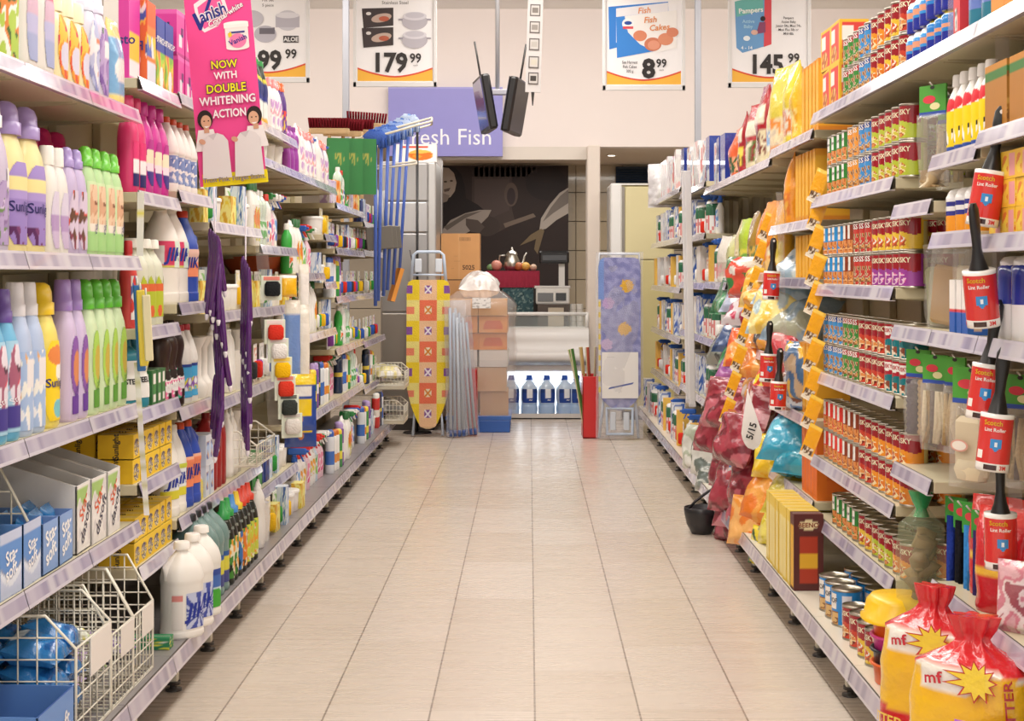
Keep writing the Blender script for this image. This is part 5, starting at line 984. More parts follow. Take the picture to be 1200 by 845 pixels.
# ------------------------------------------------------------------ fish counter and what stands at the back
Yc = 13.08; c0 = xat(512, Yc); c1 = xat(690, Yc)
m = MB(); m.box(c0, c1, Yc+.03, Yc+.42, .42, .62, 'e9e6e2', 'enamel', .01); m.box(c0, c1, Yc+.40, Yc+.42, .02, .42, 'eeece8', 'enamel'); m.box(c0, c1, Yc-.1, Yc+.42, .012, .04, 'f2f0ec', 'enamel', .004)
m.box(c0, c0+.03, Yc-.1, Yc+.42, .04, .42, 'e9e6e2', 'enamel'); m.box(c1-.03, c1, Yc-.1, Yc+.42, .04, .42, 'e9e6e2', 'enamel'); m.box(c0, c1, Yc-.11, Yc-.1, .012, .05, 'd9d5d0', 'enamel')
p = MB(); zz = [(zat(428, Yc), .0), (zat(421, Yc), -.07), (zat(412, Yc), -.05), (zat(411, Yc), -.03), (zat(386, Yc), -.01), (zat(385, Yc), .02)]
p.grid(lambda u, v: (c0+(c1-c0)*u, Yc+np.interp(v*5, range(6), [a[1] for a in zz]), np.interp(v*5, range(6), [a[0] for a in zz])), 1, 10, lambda u, v: '8f8d8c' if v < .2 else 'e6e3df', 'enamel', True)  # grey bottom fold: its shadow is painted into the panel colour
t = MB(); t.box(c0, c1, Yc, Yc+.42, zat(386, Yc)-.01, zat(386, Yc)+.012, 'dedbd6', 'enamel', .004)
g = MB(); g.box(c0, c1-.02, Yc+.04, Yc+.046, zat(384, Yc), zat(368, Yc), 'd9e4e2', 'glass')
rl = MB(); z1 = zat(368, Yc)+.04; rl.tube([(c0, Yc+.04, z1-.04), (c1-.015, Yc+.04, z1-.04)], .016, 'efede9', n=8); rl.tube([(c1-.015, Yc+.04, zat(386, Yc)), (c1-.015, Yc+.04, z1-.025)], .016, 'efede9', n=8)
place(Proto('fish_counter', [('cabinet', m), ('front_panel', p), ('worktop', t), ('glass_guard', g), ('top_rail', rl)]), 'white fish counter with a glass guard under the purple sign', 'counter', (0, 0, 0))
wat = Proto('water_bottle', [])if False else None
def water():
    secs = smooth_secs([(0, .9), (.02, 1), (.2, 1), (.22, .96), (.34, .96), (.36, 1), (.62, 1), (.74, .86), (.84, .5), (.88, .3)], .345, .15, .15, 2.4); b = MB(); b.loft(secs, 20, lambda z, t: 'a9c4e6' if z < .1 else 'c9dcf0', 'glossy'); c = MB(); c.loft([(.303, .026, .026, 2), (.345, .025, .025, 2)], 14, '2f5fc0'); h = MB(); h.tube([(-.03, 0, .3), (-.02, -.02, .335), (.02, -.02, .335), (.03, 0, .3)], .005, '3f6fc8', 'plastic')
    return Proto('water_bottle', [('body', b), ('cap', c), ('handle', h), ('label', label_patch(secs, .10, .225, -.9, .9, lambda u, v: 'f0f2f6' if .3 < u < .6 and v > .35 else ('2a4a9a' if v < .7 else '24407f'), 10, 8, [('~', .05, 0, .13, 'f0f2f4', dict(bold=.03))]))])
wt = water()
for i, px in enumerate((578, 599, 620, 640.5, 661.5, 675.5)):
    place(wt, ['first large water bottle, half behind the pallet', 'second large water bottle under the fish counter', 'third large water bottle under the fish counter', 'fourth large water bottle under the fish counter', 'fifth large water bottle, with its handle up, under the counter', 'last large water bottle beside the red bin'][i], 'bottle', (xat(px, 13.1), 13.10, .0405), (0, 0, .1*i), 'large water bottles under the fish counter')
# mural
s = Sign(15.2, 592, 300, 0, 'paper'); s.board(516, 194, 666, 420, '2b211f', .02)
R_ = random.Random(2)
for i in range(16): s.rect(556+6.2*i, 196, 560+6.2*i, 207, '43372f' if i % 2 else '382d28', up=0)
s.rect(553, 207, 600, 258, '3c312e').rect(556, 210, 597, 256, '463a37').poly([(570, 258), (600, 245), (604, 262), (580, 274)], '3f3430').ell(599, 228, 8, 14, '54463f').ell(599, 230, 5, 10, '33292a')
s.poly([(590, 262), (625, 250), (628, 254), (592, 267)], '6a5c52').ell(570, 265, 16, 12, '3a302c').ell(640, 215, 24, 20, '221a1a')
s.poly([(517, 195), (533, 196), (541, 205), (545, 220), (546, 232), (560, 240), (574, 252), (560, 264), (540, 280), (517, 285)], '1e1718')
s.poly([(518, 196), (526, 197), (532, 203), (535, 214), (533, 224), (528, 231), (518, 234)], '9c8f84').ell(522, 213, 2, 1, '3a302c').ell(529, 212, 1.8, 1, '3a302c').poly([(520, 222), (528, 220), (526, 224), (521, 225)], '5a4c46').poly([(518, 226), (527, 229), (524, 236), (518, 238)], '7d7067')
s.poly([(518, 270), (528, 258), (545, 250), (562, 246), (576, 246), (572, 254), (560, 266), (545, 274), (518, 277)], '8f847c').poly([(520, 266), (545, 251), (565, 247), (545, 256), (524, 270)], '5f564f').poly([(546, 256), (560, 258), (568, 266), (562, 273), (552, 272), (546, 264)], '4f443f')
s.poly([(666, 220), (656, 226), (644, 240), (634, 256), (632, 270), (640, 268), (652, 258), (666, 250)], '9c9289').poly([(666, 222), (656, 230), (645, 244), (636, 260), (648, 250), (666, 238)], '6c635d').poly([(634, 268), (622, 275), (609, 288), (624, 282), (628, 280), (626, 292), (630, 298), (634, 284), (638, 270)], '6a5a44')
place(Proto('wall_mural', [('print', s.m)]), 'dark photo mural of a smiling woman holding fish behind the counter', 'mural', s.o)
# scenery on the back counter
Yt = 14.25; m = MB(); x0, x1 = xat(571, Yt), xat(631, Yt); zt = zat(318, Yt); m.box(x0, x1, Yt-.2, Yt+.25, zt-.02, zt, '3a2c26', 'wood'); 
for x in (x0+.03, x1-.03):
    for y in (Yt-.15, Yt+.2): m.box(x-.02, x+.02, y-.02, y+.02, .001, zt-.02, '2c221e', 'wood')
cl = MB(); N = 60; cl.grid(lambda u, v: (x0-.01+(x1-x0+.02)*u, Yt-.205-.006*math.sin(u*60)*v, zt+.004-.16*v), 80, 4, 'a93a4e', 'cloth', True); cl.box(x0-.01, x1+.01, Yt-.2, Yt+.2, zt, zt+.004, '8a2f40', 'cloth')
pa = MB(); pa.box(x0+.15, x1-.05, Yt-.19, Yt-.18, zat(366, Yt), zt-.16, speck and '4f6f74', 'cloth'); pa.grid(lambda u, v: (x0+.15+(x1-x0-.2)*u, Yt-.1905, zat(366, Yt)+(zt-.16-zat(366, Yt))*v), 24, 12, speck('4a666c', ['8fa4a0', '3a5258', '6f8a88'], .5, 24), 'cloth')
place(Proto('display_table', [('table', m), ('tablecloth', cl), ('side_panel', pa)]), 'small dark table with a red frilled cloth before the mural', 'table', (0, 0, 0))
m = MB(); r_p = .1; m.loft([(0, .05, .05, 2), (.01, .062, .062, 2), (.05, .085, .085, 2), (.1, .075, .075, 2), (.15, .052, .052, 2), (.165, .056, .056, 2)], 20, 'c9c6be', 'tin'); l = MB(); l.loft([(.166, .056, .056, 2), (.19, .042, .042, 2), (.2, .012, .012, 2), (.22, .014, .014, 2), (.232, .004, .004, 2)], 16, 'd0ccc4', 'tin')
h = MB(); h.tube([(-.06, 0, .15), (-.12, 0, .15), (-.125, 0, .09), (-.08, 0, .04)], .009, 'bdb9b0', 'tin'); sp = MB(); sp.tube([(.07, 0, .05), (.11, 0, .08), (.125, 0, .15), (.145, 0, .175)], [.018, .014, .01, .008], 'c6c2ba', 'tin')
place(Proto('teapot', [('pot', m), ('lid', l), ('handle', h), ('spout', sp)]), 'silver teapot on the red frilled cloth', 'teapot', (xat(600, Yt), Yt-.05, zt+.0045))
def fruit(c, R): m = MB(); m.loft([(R*(1-math.cos(PI*k/8))*.95, max(.003, R*math.sin(PI*k/8)), max(.003, R*math.sin(PI*k/8)), 2) for k in range(9)], 14, c); st = MB(); st.tube([(0, 0, R*1.85), (.004, 0, R*2.1)], .004, '5a4030', 'wood'); return Proto('fruit', [('flesh', m), ('stem', st)])
for px, c, R, d in ((582, 'd08a7a', .055, 'pink peach left of the teapot'), (575, '6a8a5a', .035, 'green fruit at the dark end of the table'), (608, 'b5653c', .045, 'brown-orange fruit at the spout of the teapot'), (616, 'd9a850', .045, 'yellow fruit past the teapot spout'), (625, 'c9a890', .035, 'pale fruit at the table corner')):
    place(fruit(c, R), d, 'fruit', (xat(px, Yt), Yt-.1, zt+.0045))
# weighing scale
Ys = 13.75; m = MB(); m.box(xat(628, Ys), xat(667, Ys), Ys-.15, Ys+.15, zat(356, Ys), zat(338, Ys), 'd9d6d0', 'enamel', .01); f = MB(); f.box(xat(630, Ys), xat(648, Ys), Ys-.156, Ys-.15, zat(353, Ys), zat(343, Ys), '6a6a6a', 'glossy'); f.box(xat(651, Ys), xat(663, Ys), Ys-.156, Ys-.15, zat(352, Ys), zat(343, Ys), '2f2f30', 'glossy')
pn = MB(); pn.box(xat(626, Ys), xat(668, Ys), Ys-.14, Ys+.14, zat(338, Ys), zat(335, Ys), 'c9c6c2', 'steel', .004); po = MB(); po.box(xat(655, Ys), xat(662, Ys), Ys+.08, Ys+.11, zat(335, Ys), zat(309, Ys), 'dad7d2', 'enamel'); hd = MB(); hd.box(xat(632, Ys), xat(667, Ys), Ys+.03, Ys+.13, zat(309, Ys), zat(294, Ys), '1c1b1c', 'plastic', .015); hd.box(xat(636, Ys), xat(664, Ys), Ys+.025, Ys+.03, zat(305, Ys), zat(299, Ys), '4a4a4c', 'glossy')
sd = MB(); sd.box(xat(630, Ys), xat(666, Ys), Ys-.2, Ys+.2, .63, zat(356, Ys), '4a3f38', 'paint'); sd.box(xat(642, Ys), xat(660, Ys), Ys-.21, Ys-.2, .63, zat(360, Ys), 'b5a894', 'paint')
place(Proto('weighing_scale', [('body', m), ('keypad', f), ('pan', pn), ('post', po), ('display_head', hd)]), 'white weighing scale with black raised display behind the counter', 'scale', (0, 0, 0)); place(Proto('cabinet_stand', [('stand', sd)]), 'dark stand under the weighing scale behind the fish counter', 'stand', (0, 0, 0))
for i in range(4):
    for j in range(2):
        m = MB(); m.loft([(0, .032, .032, 2), (.052, .032, .032, 2)], 16, 'e2dcd4', 'paper'); m.loft([(.052, .012, .012, 2), (.0525, .012, .012, 2)], 12, '5a5048', 'paper'); place(Proto('label_roll', [('roll', m)]), f'white label roll, {ORD[i]} layer up, {"inner" if j == 0 else "outer"} stack beside the scale', 'roll', (xat(671+8.5*j, 13.7), 13.7, .80+.055*i), group='label rolls by the scale')
m = MB(); m.box(xat(666, 13.7), xat(686, 13.7), 13.6, 13.85, .02, .7995, '9a8f80', 'paint', .01); place(Proto('pedestal', [('block', m)]), 'beige block under the label rolls behind the counter', 'block', (0, 0, 0))
# steel fridge
Yf = 12.05; m = MB(); a, b = xat(446, Yf), xat(511, Yf); m.box(a, b, Yf, Yf+.7, .10, 2.235, 'b9b6b3', 'steel', .01); d = MB(); zs = [.12, .98, 1.64, 1.90, 2.22]
for i in range(4): d.box(a+.01, b-.07, Yf-.03, Yf-.001, zs[i]+.006, zs[i+1]-.006, ['a9a29a', 'b5b3b2', 'cfcdcc', 'c2c0be'][i], 'steel', .008)
e = MB(); e.box(b-.065, b, Yf-.03, Yf-.001, .12, 2.22, 'cfcdca', 'steel', .008); k = MB(); k.box(a+.02, b-.02, Yf+.02, Yf+.6, 0, .10, '4a4644', 'paint')
place(Proto('cold_cabinet', [('body', m), ('door', d), ('edge_trim', e), ('plinth', k)]), 'tall steel cold cabinet behind the patterned ironing board', 'cabinet', (0, 0, 0))
px = carton('snack_box', .36, .1, .15, oval(.62, .4, .3, .3, blob(['e89a2a', 'd9701c', 'f0b850'], 3, 2), rect(.2, .8, .8, .9, 'd9503a', 'efeae4')), 'ece7e2'); place(px, 'white box with orange picture on top of the steel cabinet', 'box', (xat(487, Yf+.15), Yf+.15, 2.2355))
m = MB(); m.tube([(0, 0, .012), (0, 0, 2.5)], .011, '161516', n=8); m.loft([(0, .12, .12, 2), (.012, .11, .11, 2)], 20, '161516'); place(Proto('black_pole', [('pole', m)]), 'thin black upright pole before the steel cabinet', 'pole', (xat(489, 11.85), 11.85, .001))
# ironing boards
def iron_outline(W, H, nose=.34):
    ps = []; n = 10
    for i in range(n+1): t = i/n; ps.append((-W/2*(.34+.66*math.sin(t*PI/2)**.9) if i else -W/2*.26, H*nose*t))
    ps[0] = (-W*.17, .0); ps.insert(0, (-W*.05, -.015)); 
    top = [(-W/2, H*.94), (-W*.46, H*.985), (-W*.36, H)]; L_ = ps+top; return L_+[(-x, z) for x, z in L_[::-1]]
def frame_legs(W, z0, z1, c='c3d0e2'):
    m = MB(); m.tube([(-W, 0, z0), (-W*.9, 0, z1), (W*.9, 0, z1), (W, 0, z0)], .012, c, 'enamel', n=8); return m
Yi = 11.55; W, H = .345, 1.17; out = iron_outline(W, H); bd = MB(); bd.poly(out, 'e6c39a', 'cloth', y=-.02, th=.03)
ar = MB()
def inside(x, z):
    c = False; n = len(out)
    for i in range(n):
        (x1, z1), (x2, z2) = out[i], out[i-1]
        if (z1 > z) != (z2 > z) and x < (x2-x1)*(z-z1)/(z2-z1)+x1: c = not c
    return c
def ironart(u, v):
    x, z = (u-.5)*W, v*H
    if not inside(x, z): return None
    z2 = z-.02; r = int(z2/.165); fz = z2/.165-r; cx = x+.0; 
    if abs(cx) < .07:
        base = 'ec7a5c' if r % 2 == 1 else 'efc49c'; fx = (cx+.07)/.14; d = max(abs(fx-.5), abs(fz-.5))
        if d < .2: return ('f2e4c8' if r % 2 else '8a5aa0') if not (abs(abs(fx-.5)-abs(fz-.5)) < .06) else ('d98a3a' if r % 2 else 'efe6ee')
        return base
    base = 'f0d23c' if r % 2 == 0 else 'efe08a'; ax = abs(cx)
    if r % 2 == 0 and ax > .125 and .3 < fz < .7: return '8a5aa0'
    if r % 2 == 1 and ax > .11 and .3 < fz < .65: return 'ea8a6c'
    return base
ar.grid(lambda u, v: ((u-.5)*W, -.0235, v*H), 46, 110, ironart, 'cloth')
lg = frame_legs(.12, -.07, .10); lg2 = MB(); lg2.tube([(-.14, 0, H-.02), (-.12, 0, H+.2), (-.09, 0, H+.225), (.09, 0, H+.225), (.12, 0, H+.2), (.14, 0, H-.02)], .013, 'c3d0e2', n=8); lg2.box(-.11, -.055, -.012, .012, H+.06, H+.17, 'd3d9e2', 'enamel', .006); lg2.box(.055, .11, -.012, .012, H+.06, H+.17, 'd3d9e2', 'enamel', .006); lg2.tube([(-.13, 0, H+.04), (.13, 0, H+.04)], .009, 'c3d0e2'); lg2.tube([(-.15, .0, H+.24), (-.12, 0, H+.1)], .006, '4a4648')
place(Proto('ironing_board', [('board', bd), ('cover', ar), ('leg', lg), ('iron_rest', lg2)], {'cover': 'checked yellow and coral cover'}), 'ironing board with checked yellow and coral cover standing upright', 'ironing board', (xat(501.5, Yi), Yi, .083), (-.05, 0, 0))
# wrapped folded boards
for i, (px, d, tl) in enumerate(((536, 'folded ironing board seen edge-on, nearer the checked one', -.02), (549, 'folded ironing board in clear wrap beside the pallet', -.07))):
    m = MB(); H2 = 1.02
    for k in range(4):
        x = -.045+.03*k; m.tube([(x*1.15, 0, .02), (x, 0, H2*.5), (x*.9, .02, H2-.04*k)], .011, ['b9c4d6', 'aab6c8', 'c9d2de', 'b0b8c4'][k], n=8)
        m.tube([(x*1.15, 0, 0), (x*1.15, 0, .05)], .014, '3f5a9a', 'plastic', n=8)
    wv = pillow_mb(.17, 1.08, .08, 'e0e2e8', seed=40+i, slot='clear', nu=8, nv=20, amp=.02); place(Proto('folded_ironing_board', [('frame', m), ('plastic_wrap', wv)], {'plastic_wrap': 'clear film'}), d, 'ironing board', (xat(px, 11.5), 11.5+.1*i, .012), (0, tl, 0))
def red_bin(W, D, H):
    m = MB(); t = .008
    for a in ((-W/2, W/2, -D/2, -D/2+t), (-W/2, W/2, D/2-t, D/2), (-W/2, -W/2+t, -D/2, D/2), (W/2-t, W/2, -D/2, D/2)): m.box(a[0], a[1], a[2], a[3], 0, H, 'd42a2a', 'plastic', .003)
    m.box(-W/2, W/2, -D/2, D/2, 0, .01, 'b52222', 'plastic'); return Proto('red_bin', [('bin', m)])
rbp = red_bin(.17, .16, .53); place(rbp, 'tall red bin behind the folded ironing boards', 'bin', (xat(547, 11.74), 11.745, .001)); 
rbp2 = red_bin(.125, .36, .49); X0 = xat(692, 11.5); place(rbp2, 'tall red bin holding wrapping paper rolls', 'bin', (X0, 11.62, .001))
for i, (c, dx, tl, nm) in enumerate((('4f7a3a', -.035, -.16, 'olive green'), ('7aa04a', -.01, -.22, 'light green'), ('b5503a', .015, -.05, 'brick red'), ('8a6a4a', .04, .02, 'brown'), ('c9a86a', .0, -.10, 'gold'))):
    m = MB(); m.loft([(0, .016, .016, 2), (.70, .016, .016, 2)], 12, lambda z, t, c=c: c if int(z*40+t*3) % 3 else 'd9cfae', 'paper'); place(Proto('paper_roll', [('roll', m)]), f'{nm} wrapping paper roll in the red bin', 'roll', (X0+dx, 11.56+.05*i, .012), (.05*(i-2)*.3, tl, 0))
# pallet with shrink-wrapped cartons
Yp = 12.2; m = MB()
for k in range(3): m.box(-.26, .26, -.32+.27*k, -.22+.27*k, .001, .10, '2f62b5', 'plastic', .006)
m.box(-.27, .27, -.32, .32, .10, .135, '3a6fc4', 'plastic', .005); xp = xat(562, Yp); place(Proto('pallet', [('deck', m)]), 'blue plastic pallet under the wrapped cartons', 'pallet', (xp, Yp, .001))
cc = [('c9a27a', 'white-taped tan'), ('cfa880', 'plain tan'), ('e0dcd8', 'white-topped'), ('e8924a', 'orange printed'), ('ec9c50', 'upper orange printed'), ('d9a060', 'ochre')]
for i, (c, nm) in enumerate(cc):
    h = .20 if i < 2 else .14; z = .137+sum((.20 if k < 2 else .14) for k in range(i))
    for j in range(2):
        b = carton('shipping_carton', .232, .48, h-.004, lambda u, v, c=c, i=i: ('ece6e0' if i == 2 and v > .4 else ('d9622f' if i in (3, 4) and .2 < v < .75 and .15 < u < .85 and ((u-.5)**2*4+(v-.2)**2) < .5 else c)), c, texts=())
        place(b, f'{nm} carton in the {"outer" if j else "inner"} column on the blue pallet', 'carton', (xp-.120+.240*j+.008*math.sin(i*3+j), Yp-.05+.02*math.cos(i*2), z), (0, 0, .015*math.sin(i*2.3+j)), group=None)
wr = MB(); 
def wrap(u, v):
    a = 2*PI*u; r = 1+.05*nz3(math.cos(a)*3, math.sin(a)*3, v*5)+.03*nz3(math.cos(a)*7, math.sin(a)*7, v*11); k = .31*r*(1 if v < .9 else 1-(v-.9)*4); return (k*cpow(math.cos(a), .45), -.05+k*1.08*cpow(math.sin(a), .45), .14+1.02*v)
wr.grid(wrap, 40, 26, 'e2dcd8', 'wrapfilm', True); wr.xf(Matrix.Translation((0, 0, 0))); place(Proto('stretch_wrap', [('film', wr)]), 'clear stretch wrap around the carton stack on the pallet', 'wrap', (xp, Yp, 0))
wl = carton('paper_note', .15, .002, .085, speck('eeeae6', ['b9b4b0'], .2, 12)); place(wl, 'white paper note under the film on the pallet stack', 'note', (xp+.03, Yp-.41, 1.02), (0, 0, 0))
tp = bag('wrapped_pack', .34, .34, .2, blob(['e6e0dc', 'f0ece8', 'cfc6c0'], 4, 4), seed=60, amp=.03); place(tp, 'crumpled white pack on top of the pallet stack', 'pack', (xp, Yp-.17, 1.17), (-1.4, 0, 0))
m = carton('cardboard_box', .335, .3, .40, lambda u, v: 'd0985f' if not (.46 < u < .5) else 'd4a06a', 'c08a54', texts=[('5025', .055, .07, .105, '4a3020', dict(bold=.02)), ('.......', .022, -.04, .21, '6a4a34', {}), ('.............', .02, -.03, .165, '5a3f2c', {}), ('......', .018, -.07, .10, '5a3f2c', {}), ('|||||||||||', .035, .04, .355, '4a3020', {})])
m2 = carton('cardboard_box', .335, .3, .39, 'c8925c', 'b88450')
xb = xat(540.5, 12.78); place(m, 'tan cardboard box marked 5025 behind the pallet stack', 'box', (xb, 12.78, 1.252)); 
for i in range(3): place(m2, f'{["lowest", "middle", "upper"][i]} plain cardboard box under the box marked 5025', 'box', (xb, 12.78, .06+.397*i))
bs = MB(); bs.box(-.2, .2, -.18, .18, .001, .0595, '8a6a44', 'wood', .004); place(Proto('wooden_base', [('base', bs)]), 'low wooden base under the cardboard box stack', 'base', (xb, 12.78, 0))
# cream cabinet right and dark louvre
Yk = 12.9; m = MB(); a, b = xat(722, Yk), xat(790, Yk); m.box(a, b, Yk, Yk+.6, .08, zat(217, Yk), 'd6cb9a', 'enamel', .008); f = MB(); f.box(a-.05, a+.05, Yk-.03, Yk+.6, .0, zat(215, Yk), 'e6e4e0', 'enamel', .012); f.box(a+.05, a+.075, Yk-.012, Yk, .08, zat(219, Yk), '9a958c', 'steel'); f.box(a, b, Yk-.02, Yk+.6, zat(217, Yk), zat(215, Yk), 'e2dfd8', 'enamel'); k = MB(); k.box(a+.02, b-.02, Yk+.03, Yk+.55, .001, .08, '2a2826', 'paint'); dr = MB(); dr.box(a+.08, b-.01, Yk-.018, Yk-.002, .12, 1.42, 'd0c48e', 'enamel', .006); dr.box(a+.08, b-.01, Yk-.018, Yk-.002, 1.43, zat(219, Yk), 'd9cea0', 'enamel', .006)
place(Proto('cold_cabinet', [('body', m), ('side_frame', f), ('plinth', k), ('door', dr)], {'side_frame': 'white frame'}), 'tall cream cabinet with white frame behind the wrapped ironing board', 'cabinet', (0, 0, 0))
m = MB(); a, b = xat(722, 15.4), xat(800, 15.4); z0, z1 = zat(222, 15.4), zat(195, 15.4); m.box(a, b, 15.42, 15.49, z0, z1, '1f2836', 'paint')
for i in range(10): zz = z0+(z1-z0)*i/10; m.add([(a, 15.39, zz), (b, 15.39, zz), (b, 15.42, zz+.02), (a, 15.42, zz+.02)], [(0, 1, 2, 3)], '3a4a63', 'glossy')
place(Proto('wall_louvre', [('slats', m)]), 'dark blue slatted vent on the wall above the cream cabinet', 'vent', (0, 0, 0))
m = MB(); m.loft([(0, .05, .05, 2), (.008, .05, .05, 2), (.009, .035, .035, 2)], 20, 'f4ece0', 'enamel'); mm = MB(); mm.loft([(-.001, .034, .034, 2), (0, .034, .034, 2)], 20, 'fff4e4', 'lamp'); place(Proto('downlight', [('rim', m), ('diffuser', mm)]), 'small round downlight in the soffit over the cream cabinet', 'lamp', (xat(718, 14.0), 14.2, ZS-.009))
# wrapped ironing board right
Yr = 11.35; W, H = .33, 1.18; out = iron_outline(W, H, .12); bd = MB(); bd.poly(out, '9a9cc6', 'cloth', y=-.02, th=.035); ar = MB(); fl_ = [(.06, .96, .05, 'e8b54a'), (.04, .62, .05, 'e8b54a'), (-.09, .82, .045, 'c4a8d4'), (-.1, .5, .045, 'cbb0d8'), (.1, .3, .045, 'e0b0c8')]
def bart(u, v):
    x, z = (u-.5)*W, v*H
    if not inside(x, z): return None
    for a, b, r, c in fl_:
        if ((x-a)/r)**2+((z-b)/r)**2 < 1+.6*nz3(x*60, z*60, 0): return c
    if x < -.12 and z > .85: return '7f9ad6'
    if x < -.145: return 'e0c86a' if int(z*24) % 2 else 'd9d0c0'
    q = nz3(x*22, z*22, 3); return 'a3a4d0' if q > .15 else ('8487bb' if q < -.15 else '9496c6')
ar.grid(lambda u, v: ((u-.5)*W, -.0235, v*H), 40, 100, bart, 'cloth')
lg = MB(); lg.tube([(-.10, -.02, .0), (-.10, -.02, -.20), (.10, -.02, -.20), (.10, -.02, .0)], .014, 'bcc9dc', n=8, closed=True); lg.box(-.075, -.03, -.03, -.012, -.17, -.03, 'd3d9e2', 'enamel', .006); lg.box(.03, .075, -.03, -.012, -.17, -.03, 'd3d9e2', 'enamel', .006); lg.tube([(-.12, .02, .1), (-.16, .02, -.235)], .012, 'c0cad8'); lg.tube([(.12, .02, .1), (.15, .02, -.235)], .012, 'c0cad8')
lt = MB(); lt.tube([(-.16, 0, H-.15), (-.155, 0, H+.03), (.155, 0, H+.03), (.16, 0, H-.15)], .011, 'd6dae2', n=8); nt = MB(); nt.box(-.14, .145, -.032, -.0305, .08, .44, 'ece8e4', 'paper'); nt.add([(-.09, -.033, .15), (.1, -.033, .19), (.11, -.033, .205), (-.08, -.033, .165)], [(0, 1, 2, 3)], '5a6aa8', 'paper'); nt.text('.........', .03, -.07, .41, '7a7674', surf=-.033, bold=0)
wv = pillow_mb(.37, 1.46, .07, 'e6e4ea', seed=50, slot='clear', nu=10, nv=24, amp=.02, z0=-.235)
place(Proto('ironing_board', [('board', bd), ('cover', ar), ('leg', lg), ('iron_rest', lt), ('paper_insert', nt), ('plastic_wrap', wv)], {'cover': 'lilac flowered cover', 'paper_insert': 'white paper sheet', 'plastic_wrap': 'clear film'}), 'wrapped ironing board with lilac flowered cover standing upright', 'ironing board', (xat(726, Yr), Yr, .248), (-.03, 0, 0))
# broom and mop rack at the end of the cleaning side
Ym = 10.35
m = MB(); pts = [(P(384, 180, Ym+.9), P(506, 146, Ym+.85)), (P(384, 172, Ym+.1), P(506, 138, Ym)), (P(384, 176, Ym-.35), P(506, 142, Ym-.40))]
for a, b in pts: m.tube([a, b], .008, 'e0d8c4', n=6)
m.tube([pts[0][1], pts[1][1], pts[2][1]], .008, 'e0d8c4'); m.tube([pts[0][0], pts[1][0], pts[2][0]], .008, 'e0d8c4')
lo = [(P(440, 195, Ym+.2), P(488, 189, Ym+.2)), (P(440, 198, Ym-.05), P(488, 192, Ym-.05))]
for a, b in lo: m.tube([a, b], .007, 'e0d8c4', n=6)
m.tube([lo[0][1], lo[1][1]], .007, 'e0d8c4'); m.tube([lo[0][0], lo[1][0]], .007, 'e0d8c4')
place(Proto('broom_rack', [('rails', m)]), 'cream wire rack holding brooms and mops over the cleaning side', 'rack', (0, 0, 0))
def broom(wood='dcb98a', br='7a1f28'):
    h = MB(); h.box(-.15, .15, -.03, .03, 0, .045, wood, 'wood', .01); b = MB()
    for i in range(15):
        for j in range(3): x = -.14+.02*i; b.tube([(x, -.02+.02*j, .045), (x*1.06, (-.02+.02*j)*1.3, .12)], .009, br, 'cloth', n=5)
    k = MB(); k.tube([(0, 0, 0), (0, 0, -.95)], .013, wood, 'wood', n=8); return Proto('broom', [('head', h), ('bristles', b), ('handle', k)])
brm = broom()
for i, (px, py, rz) in enumerate(((386, 157, .5), (402, 160, .2), (414, 158, -.2), (429, 150, .9))):
    place(brm, f'{ORD[i]} dark red broom from the shelf end, head up in the wire rack', 'broom', P(px, py, Ym+.48+.12*i), (.1, .02*i, .12*rz))
def mop(c='4a6fc0', hc='c9d4ea'):
    k = MB(); k.tube([(0, 0, 0), (0, 0, -1.12)], .0125, '4a68bd', 'plastic', n=8); h = MB(); r = random.Random(9)
    h.loft([(-.01, .03, .03, 2), (.02, .07, .05, 2), (.05, .09, .06, 2), (.08, .06, .05, 2)], 14, hc, 'cloth')
    for i in range(26):
        a = r.uniform(0, 2*PI); q = r.uniform(.02, .055); h.tube([(0, 0, .06), (q*math.cos(a)*.8, q*math.sin(a)*.6, .09), (q*1.4*math.cos(a), q*math.sin(a), .03), (q*1.5*math.cos(a), q*1.1*math.sin(a), -.03)], .009, r.choice([hc, c, hc]), 'cloth', n=5)
    return Proto('mop', [('handle', k), ('head', h)])
for i, (px, py, tl, c, hc) in enumerate(((440, 168, .0, '3a5cb0', '4a68b8'), (447, 165, .02, '4a6fc0', '6f8fd0'), (455, 162, .03, '4a6fc0', '5f7fc8'), (463, 158, .05, '4a6fc0', '8fa8dc'), (471, 154, .06, '5a7fc8', 'b9c9e6'), (479, 149, .07, '7f9fd6', 'c3d2ea'))):
    place(mop(c, hc), f'{ORD[i]} blue-handled mop from the shelf end, hanging in the wire rack', 'mop', P(px, py, Ym-.36+.15*i), (0, tl, .1*i))
m = MB(); m.tube([(0, 0, 0), (0, 0, -.85)], .011, '2f3f8a', n=8)
# black bowl on the floor
m = MB(); R = .088; m.loft([(.0, R*.55, R*.55, 2), (.004, R*.6, R*.6, 2), (.05, R*.86, R*.86, 2), (.10, R*.98, R*.98, 2), (.13, R*1.0, R*1.0, 2), (.132, R*.96, R*.96, 2), (.02, R*.5, R*.5, 2), (.019, .002, .002, 2)], 28, '2b292c', 'plastic', caps=False); h = MB(); h.tube([(-.07, 0, .115), (-.03, 0, .16), (.03, 0, .205), (.1, 0, .25)], .007, '242226', n=6); h2 = MB(); h2.loft([(.112, .008, .006, 2, .02, -R*.98), (.122, .008, .006, 2, .02, -R*1.0)], 10, 'c08a4a')
place(Proto('plastic_basin', [('bowl', m), ('handle', h)]), 'black round basin on the floor under the maroon bags', 'basin', (xat(822, 7.27), 7.27, .001))
